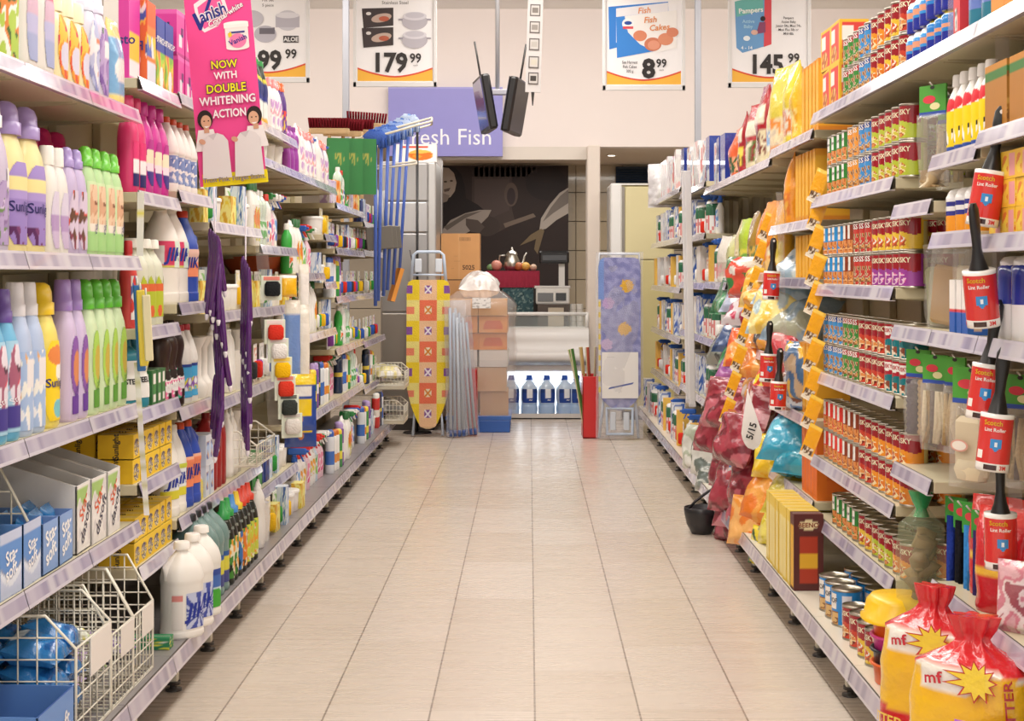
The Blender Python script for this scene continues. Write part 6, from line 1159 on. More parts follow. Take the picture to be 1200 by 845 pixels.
# ------------------------------------------------------------------ farther cleaning bays
LV = ['lowest', 'second', 'third', 'fourth', 'fifth', 'sixth', 'seventh']
def lab2(c, z0=.15, z1=.55, **k): return dict(z0=z0, z1=z1, art=c, nu=8, nv=8, **k)
sp1 = trigger('spray_bottle', .27, .085, .05, 'efece8', 'd9342c', lab2(rect(.1, .9, .1, .9, blob(['d9d04a', 'e9e6e2', 'e8a03a'], 3, 1), None)))
sp2 = trigger('spray_bottle', .26, .08, .05, 'c9d8e6', '3a8a4a', lab2(blob(['4aa04a', 'e6e9ea', '8ac06a'], 3, 2)))
sp3 = trigger('spray_bottle', .26, .08, .05, 'e9c3cf', 'f0ece9', lab2(blob(['d9508a', 'f0e6e9', 'e68aa9'], 3, 3)))
sp4 = trigger('spray_bottle', .26, .08, .05, 'ece9e4', '2f5fb5', lab2(blob(['2f5fb5', 'e6e9f0', '6f9fd8'], 3, 4)))
wg = bottle('cleaner_bottle', .28, .085, .06, 'slim', 'efebe4', '2f6a3a', lab=lab2(oval(.5, .5, .4, .5, blob(['4aa84a', 'e07a2a', 'd9d04a', 'efebe4'], 3, 5), None), .08, .6))
wr_ = bottle('cleaner_bottle', .24, .075, .055, 'dish', 'ece8e2', 'd0382c', lab=lab2(blob(['d9403a', 'efe9e4', '5a6fb0'], 3, 6), .1, .5))
gr1 = bottle('dish_liquid_bottle', .25, .075, .06, 'dish', '3fae4a', 'f0ede6', lab=lab2(blob(['e8702a', 'e9e6dc', '2f8a3a'], 3, 7), .12, .5))
cl1 = bottle('dish_liquid_bottle', .25, .075, .06, 'waist', 'cfe0d2', 'e9e6e2', lab=lab2(blob(['5aa85a', 'e2ece2'], 3, 8), .15, .45), slot='glossy')
wh3 = bottle('drain_cleaner_bottle', .27, .07, .06, 'dish', 'eeebe6', 'f2f0ec', caps='cone')
pu1 = bottle('air_freshener_bottle', .24, .07, .06, 'waist', '9a3a9f', '8a2f90'); pk1 = bottle('fabric_spray_bottle', .26, .075, .06, 'slim', 'efe6ea', 'f08a8a', caps='dome', lab=lab2(blob(['e9a0b0', 'f2ecea', 'c9a0d0'], 3, 9), .1, .6))
ora = bottle('polish_bottle', .27, .06, .05, 'slim', '5a2f86', 'f0642c', caps='dome', lab=lab2(blob(['e6503a', '6a3f9a', 'f0d04a'], 3, 10), .1, .5)); olv = bottle('oil_cleaner_bottle', .30, .06, .06, 'jik', '2c3a2a', '2f9a4a', lab=lab2(bands((.12, 'e6b04a'), (.45, 'e9e9e6'), (.6, '3a3f8a'), (.88, '3a3f7a'), (1, 'd9d04a')), .08, .72))
ae = [aerosol('air_freshener_can', H, .027, b, c, a, .16) for H, b, c, a in ((.24, 'd9dbe0', '3a5fb0', lambda z, t: '3f6fc0' if .06 < z < .13 else 'dcdfe4'), (.25, 'c93a3a', 'efece6', lambda z, t: 'f0e6dc' if .08 < z < .12 else 'c9342f'), (.22, '3a8a4a', 'e9d03a', lambda z, t: 'e9dc4a' if .04 < z < .09 else '3a8f4a'), (.25, '7a4a9f', 'b59ad0', lambda z, t: 'e6dcec' if .07 < z < .13 else '80509f'), (.23, 'efece8', 'd0742c', lambda z, t: 'e0903a' if .05 < z < .10 else 'efece8'), (.25, '24324a', '1a2230', lambda z, t: 'd9c04a' if .1 < z < .12 else '2a3a56'))]
AN = ['blue and silver spray can', 'red spray can', 'green and yellow spray can', 'purple spray can', 'white and orange spray can', 'navy spray can']
tubw = Proto('cleaning_tub', [('tub', MB().loft([(0, .048, .048, 2), (.004, .052, .052, 2), (.05, .054, .054, 2), (.09, .056, .056, 2)], 20, lambda z, t: 'a92a34' if .03 < z < .06 else 'ece8e4')), ('lid', MB().loft([(.089, .06, .06, 2), (.10, .06, .06, 2), (.103, .056, .056, 2)], 20, 'efece8'))])
def sbox(W, D, H, f, nm='small_box'): return carton(nm, W, D, H, f, nu=8, nv=8)
bxs = [(sbox(.075, .05, .17, blob(['dfe6f0', '8fb0d8', 'f0f0ee', '4a6fb5'], 3, 11)), 'white and blue slim box'), (sbox(.09, .06, .14, blob(['e8e0ec', 'b59ac6', 'd9cfe6'], 3, 12)), 'lilac box'), (sbox(.08, .06, .15, blob(['e9702a', 'f09a3a', 'f2e0b0'], 3, 13)), 'orange box'), (sbox(.09, .05, .12, blob(['e9d03a', 'f0e68a', 'd9a82a'], 3, 14)), 'yellow box'), (sbox(.085, .06, .16, blob(['2f7a3a', '3f9a4a', '246a30'], 3, 15)), 'green box'), (sbox(.10, .05, .15, blob(['24326a', '2f4a9a', '3a2a5a'], 3, 16)), 'navy box')]
def blister(cols, seed, W=.09, H=.16):
    b = MB(); b.box(-W/2, W/2, -.002, .002, 0, H, cols[0], 'carton', .001); r = random.Random(seed); c = MB(); c.loft([(H*.12, W*.30, .016, 3, 0, -.012), (H*.16, W*.34, .02, 3, 0, -.014), (H*.5, W*.34, .02, 3, 0, -.014), (H*.56, W*.28, .016, 3, 0, -.012)], 16, cols[1], 'cloth')
    b.grid(lambda u, v: (-W*.45+W*.9*u, -.0028, H*.62+H*.3*v), 6, 4, blob(cols[2:], 3, seed), 'carton'); return Proto('cleaning_pack', [('card', b), ('pad', c)])
bl = [(blister(['e6ece0', '3f9a4a', '8ac06a', 'f0efe6'], 1), 'green scouring pack'), (blister(['f0e9e0', 'd9382c', 'e9a08a', 'f0efe6'], 2), 'red brush pack'), (blister(['e9e6f0', '3a5fb5', '8fa8d8', 'f0efe6'], 3), 'blue sponge pack'), (blister(['efeade', 'f0c02c', 'e9d98a', 'f0efe6'], 4), 'yellow sponge pack'), (blister(['ece6ee', '8a4aa0', 'c0a0d0', 'f0efe6'], 5), 'purple sponge pack'), (blister(['e9e6e2', 'f2efec', 'b0b0ae', 'd9d6d2'], 6), 'white sponge pack'), (blister(['d9dcd6', '3a3a3c', '8a8f88', 'e6e6e2'], 7), 'dark steel wool pack')]
m = MB(); m.loft([(0, .05, .05, 2), (.10, .055, .055, 2), (.16, .05, .05, 2)], 14, 'e2ddd6', 'film'); brs = Proto('wrapped_pack', [('pack', m)])
m = MB(); m.loft([(.0, .03, .03, 2), (.06, .045, .045, 2), (.08, .03, .03, 2), (.1, .02, .02, 2), (.2, .02, .02, 2), (.24, .04, .04, 2)], 14, 'e6e0d8'); dmb = Proto('toilet_brush', [('brush', m)])
POOL = {
 'spray': [(sp1, 'white spray bottle with red trigger', 'bottle', 2), (sp2, 'pale blue spray bottle with green trigger', 'bottle', 1), (sp3, 'pink spray bottle with white trigger', 'bottle', 2), (sp4, 'white spray bottle with blue trigger', 'bottle', 1)],
 'bottle': [(wg, 'white bottle with green cap', 'bottle', 2), (cl1, 'clear green dish bottle', 'bottle', 2), (wr_, 'white bottle with red cap', 'bottle', 1), (gr1, 'green dish bottle with white cap', 'bottle', 1), (wh3, 'white cone-capped bottle', 'bottle', 2)],
 'aero': [(ae[i], AN[i], 'can', 2) for i in (0, 4, 2, 3, 1, 5)],
 'fresh': [(pk1, 'pale bottle with pink cap', 'bottle', 2), (ora, 'purple bottle with orange cap', 'bottle', 1), (pk1, 'pale bottle with pink cap', 'bottle', 1), (sp4, 'white spray bottle with blue trigger', 'bottle', 1), (pu1, 'magenta waisted bottle', 'bottle', 3), (wh3, 'white cone-capped bottle', 'bottle', 1)],
 'pack': [(bl[i][0], bl[i][1], 'pack', 1) for i in (5, 0, 3, 2, 6, 1, 4)],
 'box': [(b, d, 'box', 2) for b, d in bxs],
 'small': [(bxs[0][0], bxs[0][1], 'box', 1), (tubw, 'white tub with red band', 'tub', 2), (bl[3][0], bl[3][1], 'pack', 1), (bxs[3][0], bxs[3][1], 'box', 1), (bl[0][0], bl[0][1], 'pack', 1)],
 'white': [(dmb, 'white handled brush', 'brush', 2), (wh3, 'white cone-capped bottle', 'bottle', 2), (brs, 'clear wrapped pack', 'pack', 1)],
}
PLAN = {5: ['', 'white', 'small', 'small', 'aero'], 6: ['white', 'white', 'small', 'small', 'aero'], 7: ['box', 'pack', 'bottle', 'bottle', 'box', ''], 8: ['small', 'pack', 'bottle', 'spray', 'box', ''], 9: ['bottle', 'spray', 'bottle', 'fresh'], 10: ['aero', 'bottle', 'spray', 'fresh'], 11: ['aero', 'bottle', 'small', 'small', 'fresh'],
        12: ['spray', 'pack', 'aero', 'pack', 'box'], 13: ['aero', 'bottle', 'pack', 'spray', 'bottle'], 14: ['bottle', 'pack', 'pack', 'pack', 'box'], 15: ['pack', 'pack', 'pack', 'pack', 'box'], 16: ['aero', 'pack', 'pack', 'pack', 'pack'], 17: ['pack', 'pack', 'pack', 'pack', 'pack']}
BASE = {6: 'white', 7: 'pack', 8: 'small', 9: 'spray', 10: 'spray', 11: 'aero', 12: 'bottle', 13: 'spray', 14: 'aero', 15: 'small', 16: 'aero', 17: 'pack'}
rr = random.Random(21)
def stock(s, k, y0, y1, zs, plan, nm, base=None):
    zz = sorted(zs)
    for i, z in enumerate(zz):
        if not plan[i]: continue
        top = zz[i+1]-z-.035 if i+1 < len(zz) else .32
        it = [q for q in POOL[plan[i]] if q[0].H < top] or [q for q in POOL['small']+POOL['pack'] if q[0].H < top]
        if not it: it = [(tubw, 'white tub with red band', 'tub', 2)]
        o = rr.randrange(len(it)); fill(s, z, y0+.01, y1-.006, it[o:]+it[:o], f'on the {LV[i]} raised shelf, {nm}', seed=k*10+i)
    if base:
        top = zz[0]-.18-.035; it = [q for q in POOL[base] if q[0].H < top] or POOL['small']; o = rr.randrange(len(it)); fill(s, .18, y0+.01, y1-.006, it[o:]+it[:o], f'on the base shelf, {nm}', seed=k, fx=FB[s]+.02)
for k in range(5, 18): stock(-1, k, LE[k], LE[k+1], LSH[k], PLAN[k], f'{ORD[k]} cleaning bay', BASE.get(k))
fill(-1, 1.89, 5.0, 5.21, POOL['aero'], 'on the top shelf, fifth cleaning bay')
fill(-1, 1.95, 6.2, 6.62, [(olv, 'dark bottle with green cap', 'bottle', 7)], 'on the topmost shelf, eighth cleaning bay'); fill(-1, 1.95, 6.68, 7.1, [(pk1, 'pale bottle with pink cap', 'bottle', 3), (ora, 'purple bottle with orange cap', 'bottle', 3)], 'on the topmost shelf, ninth cleaning bay')
fill(-1, 1.2, 5.14, 5.21, POOL['aero'], 'on the third shelf, fifth cleaning bay')
# special goods on and before the cleaning shelves
def tassels(nm, pts, Y, n, dx):
    m = MB(); m.loft([(-.20, .003, .003, 2), (-.185, .010, .009, 2), (-.02, .009, .008, 2), (0, .004, .004, 2)], 10, '55206c', 'film'); t = MB(); t.loft([(-.212, .004, .004, 2), (-.198, .0085, .008, 2), (-.192, .007, .007, 2)], 8, 'efe6ee', 'film')
    pr = Proto('cloth_tassel', [('tassel', m), ('white_tip', t)], {'white_tip': 'white tip'})
    for i in range(n):
        u = i/(n-1)*(len(pts)-1); k = min(int(u), len(pts)-2); f = u-k; a, b = pts[k], pts[k+1]
        q = P(a[0]+(b[0]-a[0])*f+dx*((i*5) % 4-1.5)/1.5, a[1]+(b[1]-a[1])*f, Y-.014*(i % 4)); fan = (b[2] if k == 0 else a[2])*(.4+.6*((i*3) % 5)/4)
        place(pr, f'{ORD[i]} purple tassel from the top of the {nm}', 'tassel', q, (0, -fan, .3*i), f'purple tassels on the {nm}')
    m = MB(); a, b = P(pts[0][0], pts[0][1]-70, Y+.03), P(pts[-1][0], pts[-1][1], Y+.03); m.tube([a, a.lerp(b, .4), b], .003, 'e6dfe6', n=5); place(Proto('white_line', [('cord', m)]), f'white cord carrying the {nm}', 'cord', (0, 0, 0))
tassels('nearer purple bunch', [(250, 268, .22), (254, 310, .16), (257, 470, .05)], 4.97, 32, 4); tassels('farther purple bunch', [(288, 300, .03), (289, 360, .04), (287, 465, .04)], 5.2, 28, 3.2)
SPC = [('26282a', 'e9887a', 'black and pink'), ('d93a2c', 'e9e2dc', 'red'), ('ece8e4', 'd9d6d2', 'white'), ('f0bc1c', 'f0d86a', 'yellow'), ('d8402f', 'e08a7a', 'second red'), ('3a3f3c', '6a6f68', 'dark grey'), ('dfd9d2', 'c9c2ba', 'pale')]
for i, (c1, c2, nm) in enumerate(SPC):
    b = MB(); b.box(-.052, .052, -.003, .003, 0, .115, 'dfe6d4', 'carton', .002); p2 = MB(); p2.loft([(.02, .03, .014, 2.6, 0, -.014), (.03, .038, .018, 2.6, 0, -.016), (.075, .038, .018, 2.6, 0, -.016), (.09, .028, .012, 2.6, 0, -.012)], 18, c1, 'cloth'); b.box(-.04, .04, -.0042, -.003, .095, .112, c2, 'carton')
    Yq = 5.75; place(Proto('scrubber_pack', [('card', b), ('pad', p2)]), f'{nm} scrubber pack in the hanging column of seven packs', 'pack', P(318+5*i*.8, 352+(29 if i else 0)+22*i, Yq), (0, 0, PI/4-.25), scale=(.84,)*3)
m = MB(); a, b = P(303, 240, 5.8), P(322, 500, 5.8); m.grid(lambda u, v: tuple(a.lerp(b, v)+Vector((.05*(u-.5), 0, 0))), 2, 12, 'd6d0cc', 'clear'); place(Proto('clip_strip', [('strip', m)]), 'clear hanging strip behind the scrubber packs', 'strip', (0, 0, 0))
for i, (c, nm, px, py, W, H) in enumerate((('f0b81c', 'yellow round scourer pack beside the red scrubber', 338, 348, .075, .09), ('6f8fc8', 'tall blue brush pack beside the scrubber column', 343, 470, .07, .42), ('2f4f9f', 'dark blue cloth pack low beside the scrubber column', 338, 478, .06, .24), ('e9e2d6', 'tall pale brush pack next to the blue one', 355, 468, .06, .40), ('f0ece8', 'long white handled brush hanging past the scrubbers', 356, 392, .05, .30))):
    b = pillow_mb(W, H, .035, lambda u, v, c=c: 'e2dcd0' if v > .86 else c, seed=70+i, nu=8, nv=16, amp=.006); place(Proto('hanging_pack', [('pack', b)]), nm, 'pack', P(px, py, 5.98+.05*i), (0, 0, PI/4-.2))
glv = Proto('glove_pack', [('pack', pillow_mb(.135, .235, .03, lambda u, v: 'f2d01c' if v > .82 or .25 < v < .56 and .12 < u < .88 else ('e6e2de' if .6 < v < .8 and .12 < u < .88 else ('d98a4a' if (u-.5)**2*2+(v-.2)**2*6 < .02 else '24479a')), nu=14, nv=20, amp=.006, seed=77))])
place(glv, 'upper blue and yellow glove pack hanging before the shelves', 'pack', P(351, 505, 6.0), (0, 0, .3)); place(glv, 'lower blue and yellow glove pack behind the upper one', 'pack', P(352, 524, 6.1), (0, 0, .35))
rbb = basket('wire_basket', .40, .34, .14, .6, 8, 4); place(rbb, 'white wire tray of wrapped brushes low on the cleaning side', 'basket', (-1.25, 5.95, .5355), (0, 0, PI/2))
for i, c in enumerate((['7f5fb0', 'd9508a', 'e9e2ea'], ['d9609a', 'e9c0d0', '5f6fc0'], ['5a7fc8', 'e6e2ea', 'c0508a'])):
    q = bag('brush_pack', .14, .16, .06, blob(c, 4, i+40), amp=.015, seed=80+i); place(q, f'{["purple", "pink", "blue"][i]} brush pack lying in the white wire tray', 'pack', (-1.18-.05*i, 5.85+.11*i, .60+.02*i), (-1.3, .1*i, PI/2+.4*i))
nb = basket('wire_basket', .36, .24, .15, .7, 7, 4)
for i, (px, py, d) in enumerate(((458, 458, 'cream wire basket of wrapped goods at the end of the cleaning side'), (457, 498, 'lower cream wire basket at the end of the cleaning side'))):
    q = P(px, py-8, 11.0); place(nb, d, 'basket', q, (0, 0, PI/2))
    g = bag('wrapped_pack', .2, .2, .08, blob([['efe9e0', 'e9dc9a', 'f4f2ee'], ['c9c6c2', '8f8f8c', 'e0dedb']][i], 3, i+50), amp=.02, seed=90+i); place(g, ['white and yellow wrapped pack in the upper end basket', 'grey wrapped pack in the lower end basket'][i], 'pack', q+Vector((0, 0, .06)), (-1.2, 0, .4))
    sw = MB(); sw.box(-.12, .12, -.18, .18, q.z*0-.028, -.004, 'd9d0b8', 'enamel', .003); place(Proto('end_shelf', [('board', sw)]), ['upper cream end shelf under the wire basket', 'lower cream end shelf under the wire basket'][i], 'shelf', q)
for i in range(3):
    g = carton('green_box', .135, .06, .36, rect(.2, .8, .5, .75, speck('2f7f3f', ['a9a84a'], .25, 26), '2a7a3c'), nu=10, nv=14); place(g, f'{["nearest", "middle", "farthest"][i]} tall green box standing under the broom rack', 'box', P(396+16*i, 228, 9.3+.06*i), (0, 0, .3))
dp = carton('dustpan_card', .03, .10, .25, 'e6963a', 'e0892c'); place(dp, 'orange dustpan card hanging at the end of the cleaning side', 'card', P(458, 353, 10.6), (0, .3, .4))
for i in range(3):
    m = MB(); m.box(-.10, .10, -.006, .006, 0, .16, '6f6a62', 'plastic', .004); m.tube([(0, 0, .15), (.01, 0, .30), (.0, 0, .42)], [.016, .013, .02], 'dcdcda', 'plastic'); h2 = MB(); place(Proto('dustpan', [('pan', m)]), f'{["nearest", "second", "farthest"][i]} grey and white dustpan hanging beside the mops', 'dustpan', P(446+5*i, 292, 10.2+.1*i), (0, -.1, .5))
bsn = MB(); bsn.loft([(0, .13, .20, 3), (.05, .16, .23, 3), (.10, .18, .25, 3), (.105, .19, .26, 3), (.095, .175, .245, 3), (.01, .12, .19, 3), (.009, .002, .002, 3)], 28, 'c9603a', 'plastic', caps=False); place(Proto('plastic_basin', [('basin', bsn)]), 'orange plastic basin on a middle shelf of the cleaning side', 'basin', (-1.37, 7.35, 1.3005), (0, 0, 0))
# ------------------------------------------------------------------ farther pet food and baby bays
def foodbag(cols, W=.22, D=.10, H=.34, seed=0, big=None):
    def art(t, v):
        if v > .86: return cols[0]
        if big and abs(t) < .17 and .5 < v < .74: return big
        if abs(t) < .2 and .12 < v < .46: return cols[1+int((nz3(t*14+seed, v*9, seed)*.9+.5)*(len(cols)-1)) % (len(cols)-1)]
        return cols[0] if v > .3 or len(cols) < 4 else cols[1]
    return Proto('pet_food_bag', [('bag', standbag_mb(W, D, H, art, seed=seed, amp=.012)[0])])
TOPB = [(948, 5.9, ['f0c02c', 'e6a52a', 'f4dc8a'], 'yellow and gold', .30), (932, 6.12, ['ead23c', 'd9782a', 'e9e0c8'], 'lemon yellow', .36), (918, 6.32, ['e3cf4a', 'ee8f34', 'f0d9b0', 'd9c8b0'], 'yellow with orange front', .40), (905, 6.56, ['e9dcae', '8fb0d8', 'f0ecd8'], 'cream and blue', .34), (893, 6.80, ['b01f2c', 'e9dcb8', '7a3a2a', 'd9c8a8'], 'tall red', .38), (880, 7.08, ['b5242f', 'efe2c0', '5f7a3a', '8a2a24'], 'red with cream band', .33), (869, 7.36, ['a92530', 'f0d04a', '7a5a3a'], 'dark red', .31), (853, 7.75, ['e8683c', '2f5f34', 'f0a07a'], 'orange and green', .27)]
for i, (px, y, c, nm, H) in enumerate(TOPB):
    p = foodbag(c, .20, .10, H, seed=i+2, big='efe6cf' if 'red' in nm else None); parts_lab = f'{nm} pet food bag standing on the high shelf past the cans'
    place(p, parts_lab, 'bag', (1.05+.065+.01*(i % 2), y, 1.8005 if y > 6.26 else 1.8305), (0, 0, -PI/2+.25*((i % 3)-1)))
MIDB = [(6.05, ['ee9a24', 'f0b040', 'd9782a'], 'bright orange', .30), (6.33, ['e6a52c', 'd9c04a', 'f0d98a'], 'amber', .32), (6.55, ['f0982c', 'f4c87a', 'd9682a', 'e9e0c0'], 'orange with paw print', .33), (6.80, ['ef8f2c', 'e9d9a0', '5a8a3a'], 'orange and green banded', .30), (7.05, ['a5822a', 'd9b04a', '6a7a3a'], 'mustard', .30), (7.30, ['b5d02c', '6fae3a', 'e9e04a'], 'lime', .28), (7.52, ['d9c8a0', 'b59a6a', 'e9dcc0'], 'tan', .28), (7.80, ['cfd08a', '8aa04a', 'e6e0c0'], 'pale green', .26), (8.1, ['e9e2d6', 'c9b8a8', 'd9a0a0'], 'cream', .26)]
for i, (y, c, nm, H) in enumerate(MIDB):
    place(foodbag(c, .19, .09, H, seed=i+20), f'{nm} pet food bag standing on the middle pet shelf', 'bag', (1.05+.06, y, (1.5005 if y < 6.26 else 1.3005 if y < 7.66 else 1.2505)), (0, 0, -PI/2+.2*((i % 3)-1)))
# heap of bags lying on the lower shelves: (px, py, Y, width, height, thickness, colours, tilt, turn, description)
HEAP = [
 (905, 345, 6.25, .34, .26, .14, ['8fa9bd', 'a9bfce', '7f9db5'], 1.2, .3, 'large blue-grey bag lying highest in the bag heap'), (915, 322, 6.0, .3, .22, .12, ['9fb6c8', 'c9d2d6', '8aa5ba'], 1.25, -.1, 'blue-grey bag lying under the yellow sachets'), (912, 386, 6.1, .32, .26, .15, ['7f98ad', '94abbd', 'b0b29a'], 1.1, .2, 'second large blue-grey bag lying behind the lint rollers'),
 (893, 372, 6.2, .26, .22, .10, ['e9c04a', 'efd98a', 'a9bfc4'], .8, .5, 'yellow and blue bag with folded corner'), (868, 345, 6.6, .22, .2, .1, ['f0b030', 'e89a2a', 'f4d07a'], .9, -.3, 'golden bag with pale blue square'), (878, 322, 6.9, .2, .16, .08, ['f2c860', 'e9a03a', 'cfe0e6'], 1.0, .3, 'orange-yellow bag at the top edge of the heap'),
 (860, 352, 7.3, .28, .22, .1, ['d9dbe2', 'b0b8d0', 'efece8'], .9, .4, 'white and blue bag sloping down to the aisle'), (858, 368, 7.2, .24, .2, .08, ['c23a5a', 'e6dce2', 'a92a48'], .9, .3, 'crimson and white bag under the white one'), (842, 352, 7.7, .24, .22, .1, ['2f6a44', '3f8a5a', '8fb59a'], .7, .2, 'green bag behind the sachet strip'),
 (862, 328, 7.0, .2, .2, .1, ['2f7a3c', 'd9503a', 'e9e4dc'], .2, .1, 'green tub-like bag with orange top'), (880, 396, 6.6, .2, .18, .08, ['3a3434', 'e8a03a', 'c98a5a'], .9, -.5, 'black and gold bag in the middle of the heap'), (862, 412, 6.9, .22, .2, .09, ['ee7f28', 'f0a04a', 'e9602a'], .6, .6, 'bright orange bag with knotted corner'),
 (880, 428, 6.6, .28, .2, .09, ['ea8a30', 'f0a850', 'd9702a'], .9, .8, 'long orange bag pointing at the aisle'), (868, 452, 6.7, .24, .22, .08, ['f09a30', 'f4b45a', 'e9e0d8'], .7, -.7, 'orange bag with its white corner hanging down'), (892, 440, 6.3, .16, .16, .07, ['f0d820', 'e0402c', 'f4e470'], .8, .4, 'small yellow and red bag'),
 (846, 400, 7.3, .24, .2, .1, ['27406a', '4a5f8a', 'd9dce2'], .9, .3, 'navy bag under the crimson one'), (852, 420, 7.2, .22, .18, .1, ['2f7a44', '4a9a5a', '8a9a8a'], .9, .4, 'dark green bag above the purple one'), (838, 410, 7.5, .24, .24, .12, ['5a5f58', '8a8f86', '484c48'], .8, .2, 'grey bag by the end of the sachet strip'),
 (850, 438, 7.1, .26, .22, .12, ['6a2a6e', '8f4a92', 'a9609f'], .8, .3, 'purple bag in the heap'), (846, 460, 7.2, .26, .2, .1, ['b5a24a', 'd0c07a', '8a8a4a'], 1.1, .3, 'olive yellow bag under the purple one'),
 (902, 420, 6.1, .2, .2, .1, ['b52a34', 'd9505a', 'e9a0a0'], .5, .2, 'red and white bag behind the lowest far roller'), (928, 440, 5.75, .2, .24, .1, ['e8b52a', '4a6f9a', 'c9b090'], .2, 0, 'yellow bag with a round blue picture'), (925, 462, 5.75, .2, .16, .08, ['5a7fb0', 'c9d2dc', '8a5a44'], .3, .1, 'blue picture bag under the yellow one'),
]
MAR = ['8f2a38', 'a93a4a', '7a1f2e', 'c0606e']
for i, (px, py) in enumerate(((872, 480), (850, 487), (886, 492), (838, 478), (868, 512), (846, 520), (826, 508), (880, 530), (858, 545), (838, 550), (868, 570), (848, 578), (834, 592), (862, 600), (850, 616), (872, 556))):
    t = (640-py)/180; HEAP.append((px, py, 6.5+.9*((i*7) % 5)/5+.25*(px < 845), .27, .25, .13, MAR if i % 4 else ['a93a4a', 'd9a0a8', '8f2a38', 'e6d0cc'], .55+.25*((i*3) % 3), -.5+.3*(i % 4), f'maroon pet food bag, {ORD[i]} counted from the top of the maroon heap'))
HEAP += [(818, 540, 8.0, .2, .2, .1, ['c9ccc4', '6f7a74', 'e6e6e0'], .5, .4, 'white and grey bag upper at the aisle edge of the heap'), (822, 566, 7.8, .2, .14, .08, ['8f9690', 'c9cdc6', '5f6a64'], .6, .3, 'grey labelled bag under the white one'), (806, 528, 8.4, .18, .26, .1, ['e2e2da', 'b5bda8', 'efeee8'], .3, .2, 'whitish bag at the far edge of the heap'),
 (912, 524, 5.9, .30, .24, .12, ['2f9fc0', '5ab8d0', '2a8fb0'], 1.0, .5, 'turquoise bag with yellow corner lying beside orange boxes'), (925, 545, 5.8, .28, .2, .12, ['1f8aa5', '35a0b8', '2a8a9f'], 1.1, .3, 'second turquoise bag under the first'), (888, 540, 6.3, .14, .2, .08, ['f0c21c', 'f4d860', 'ead03a'], .6, .6, 'yellow bag corner under the hanging price card'),
 (918, 588, 5.85, .32, .26, .15, ['b5a01f', 'c9b53a', '9f8a1c'], 1.0, .4, 'olive bag lying above the pale yellow boxes'), (885, 592, 6.25, .3, .26, .14, ['f0902a', 'f4a848', 'e87a20'], .8, .4, 'large orange bag bulging over the base shelf'), (876, 618, 6.3, .28, .22, .12, ['f09a34', 'f6b86a', 'ec7f24', 'f2e2cc'], .6, .8, 'crumpled orange bag under the large one'), (898, 620, 5.95, .2, .2, .1, ['e2d02a', 'efe070', 'c9bc2a'], .7, .2, 'yellow bag with its seal hanging over the base shelf'), (888, 645, 6.05, .2, .16, .08, ['f0d82a', '3a5a2c', 'f4e680'], .4, .2, 'lowest yellow bag over the base shelf edge'),
 (848, 600, 6.9, .2, .2, .1, ['b5445a', 'd98a98', '8f2a3c'], .6, .7, 'pinkish maroon bag hanging lowest over the black basin'), (862, 552, 6.6, .2, .14, .07, ['5a86c8', 'f0ecea', 'c94a5a'], .7, .4, 'bag with a blue oval label in the maroon heap')]
for i, (px, py, Y, W, H, D, c, tl, rz, d) in enumerate(HEAP):
    p = Proto('pet_food_bag', [('bag', pillow_mb(W, H, D, blob(c, 2.6, i+3), nu=16, nv=16, amp=.022, fr=8, seed=i+100))])
    q = P(px, py, Y); place(p, d, 'bag', q+Vector((.03, 0, -H*.45*math.cos(tl))), (-tl*.9+.15, 0, -PI/2+.5+rz*.6))
m = MB(); 
def crd(u, v): return (.042*(2*u-1)*(max(.06, v/.7) if v < .7 else math.sqrt(max(.0, 1-((v-.7)/.3)**2))), -.03*math.sin(v*2.5), -.25*v)
m.grid(crd, 8, 24, 'ece9e6', 'paper', True); m.text('5/15', .04, 0, -.17, '2a2628', face=lambda p, q: (p, -.034, q), rot=1.2, bold=.02)
place(Proto('price_card', [('card', m)]), 'white hanging price card with handwriting before the maroon bags', 'card', P(876, 456, 6.0), (0, -.1, -.2))
# nappies and baby goods at the far end
def packp(name, W, D, H, art, seed=0, amp=.006): return Proto(name, [('pack', standbag_mb(W, D, H, art, seed=seed, amp=amp, nv=14, N=24)[0])])
np_ = [(carton('nappy_pack', .19, .12, .30, blob(['f0eeec', 'e6e2e4', 'f4f2f0', 'e9b8b8'], 2, 1), nu=10, nv=10, slot='film'), 'white nappy pack', 'pack', 2), (carton('nappy_pack', .17, .12, .27, lambda u, v: '1f3f9f' if v > .25 or u < .3 else 'e9e9ee', '1f3a98', slot='film', nu=8, nv=10), 'royal blue nappy pack', 'pack', 1), (carton('nappy_pack', .16, .1, .26, blob(['e9e6e4', 'a9c0e0', 'f2f0ee', 'd98a8a'], 3, 3), nu=10, nv=10, slot='film'), 'white and pale blue nappy pack', 'pack', 1)]
bb_ = [(carton('baby_wipes_pack', .13, .09, .24, blob(['2a4aa8', 'e6e9f0', '4a6fc0', 'f0efec'], 3, 4), nu=8, nv=10, slot='film'), 'blue and white wipes pack', 'pack', 2), (carton('baby_box', .1, .08, .235, blob(['f0eeea', 'e0dcd8', 'd9c8b8'], 3, 5), nu=8, nv=8), 'whitish box', 'box', 2), (carton('baby_box', .07, .08, .23, 'eeb440', 'f0c25a'), 'amber box', 'box', 1), (bl[5][0], 'white carded pack', 'pack', 2), (sp4, 'white spray bottle with blue trigger', 'bottle', 1), (bl[1][0], 'red carded pack', 'pack', 1), (aerosol('powder_tin', .2, .045, 'e9e6e4', 'f2f0ee', lambda z, t: '2f6a4a' if z > .1 else blob(['e9e6e4', 'd98a8a', 'f0eeea'], 3, 2)(t*3, z*9), .12), 'green and white powder tin', 'tin', 2)]
bw = [q for q in bb_ if 'blue' in q[1] or 'whit' in q[1]]+[(bl[5][0], 'white carded pack', 'pack', 1)]
POOL['nappy'] = np_; POOL['baby'] = bb_; POOL['babyw'] = bw
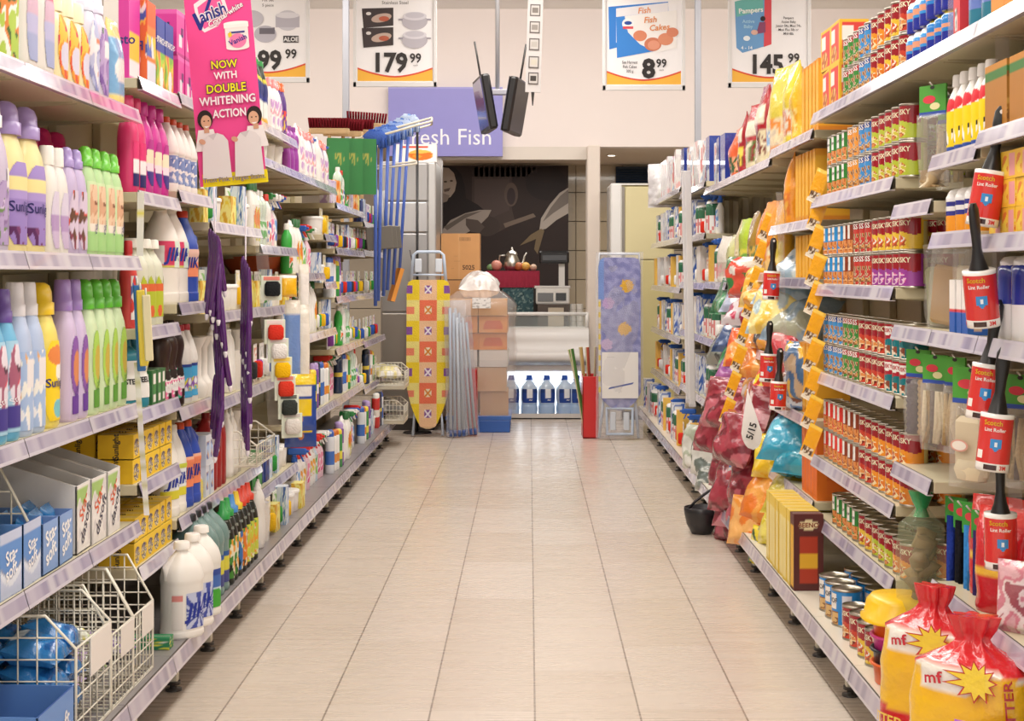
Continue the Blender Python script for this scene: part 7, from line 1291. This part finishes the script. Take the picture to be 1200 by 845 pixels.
RP = {11: ['', '', 'nappy'], 12: ['babyw', 'babyw', 'nappy'], 13: ['babyw', 'babyw', 'baby', 'nappy'], 14: ['baby', 'babyw', 'babyw', 'nappy'], 15: ['babyw', 'baby', 'babyw', 'nappy'], 16: ['baby', 'babyw', 'baby', 'nappy'], 17: ['babyw', 'baby', 'babyw', 'nappy'], 18: ['baby', 'babyw', 'baby', 'nappy'], 19: ['babyw', 'baby', 'babyw', 'nappy'], 20: ['baby', 'babyw', 'baby', 'nappy']}
for k in range(11, 21):
    stock(1, k+30, RE[k]+(.25 if k == 11 else 0), RE[k+1], RSH[k], RP[k] if k < 13 else RP[k][:3]+['babyw' if k % 2 else 'baby']+RP[k][3:], f'{ORD[k]} pet-side bay', 'baby' if k > 12 else None)
for i, Y in enumerate((8.35, 8.5)):
    m = MB(); q = P(806-4*i, 200, Y); m.box(-.018, .018, -.006, .006, -1.35, .0, 'dcd9da', 'glossy', .003); m.box(-.02, .02, -.008, .008, -1.36, -1.34, 'c9c6c8', 'enamel', .002); place(Proto('hanging_strip', [('strip', m)]), ['long white hanging strip, nearer, before the baby shelves', 'long white hanging strip, farther, before the baby shelves'][i], 'strip', q, (0, -.02, 0))
m = pillow_mb(.34, .36, .14, blob(['f2f0ee', 'e9e6e6', 'dcd9da'], 4, 3), seed=120, amp=.02); place(Proto('nappy_pack', [('pack', m)]), 'crumpled white plastic pack at the far top corner of the pet side', 'pack', P(781, 243, 11.9), (0, 0, -.6))
st_ = MB(); a, b, c = P(160, 425, 4.22), P(166, 520, 4.20), P(172, 604, 4.18)
st_.grid(lambda u, v: tuple((a.lerp(b, v*2) if v < .5 else b.lerp(c, v*2-1))+Vector((.016*(u-.5), 0, 0))), 2, 24, lambda u, v: 'ece8e6' if (v*9) % 1 > .25 else 'cfc9a0', 'paper'); place(Proto('ticket_strip', [('strip', st_)]), 'thin white ticket strip hanging before the yellow soap boxes', 'strip', (0, 0, 0))
st_ = MB(); a, c = P(165, 225, 4.22), P(164, 300, 4.22); st_.grid(lambda u, v: tuple(a.lerp(c, v)+Vector((.02*(u-.5), 0, 0))), 2, 12, lambda u, v: 'e6dc6a' if .25 < v < .4 else 'e9e6e4', 'paper'); place(Proto('ticket_strip', [('strip', st_)]), 'short white ticket strip beside the green-capped bottles', 'strip', (0, 0, 0))
for i, (c, nm, px) in enumerate((('2f6fb8', 'blue', 160), ('e9d04a', 'yellow', 163), ('e2d6b0', 'pale', 169))):
    m = MB(); m.box(-.012, .012, -.004, .004, 0, .25-.03*i, c, 'plastic', .003); m.tube([(0, 0, .24-.03*i), (0, 0, .27-.03*i)], .003, 'd9d6d0', n=5); place(Proto('brush_stick', [('stick', m)]), f'{nm} stick brush hanging at the end of the middle bottle shelf', 'brush', P(px+6, 435-6*i, 4.21-.02*i), (0, -.05, .3))
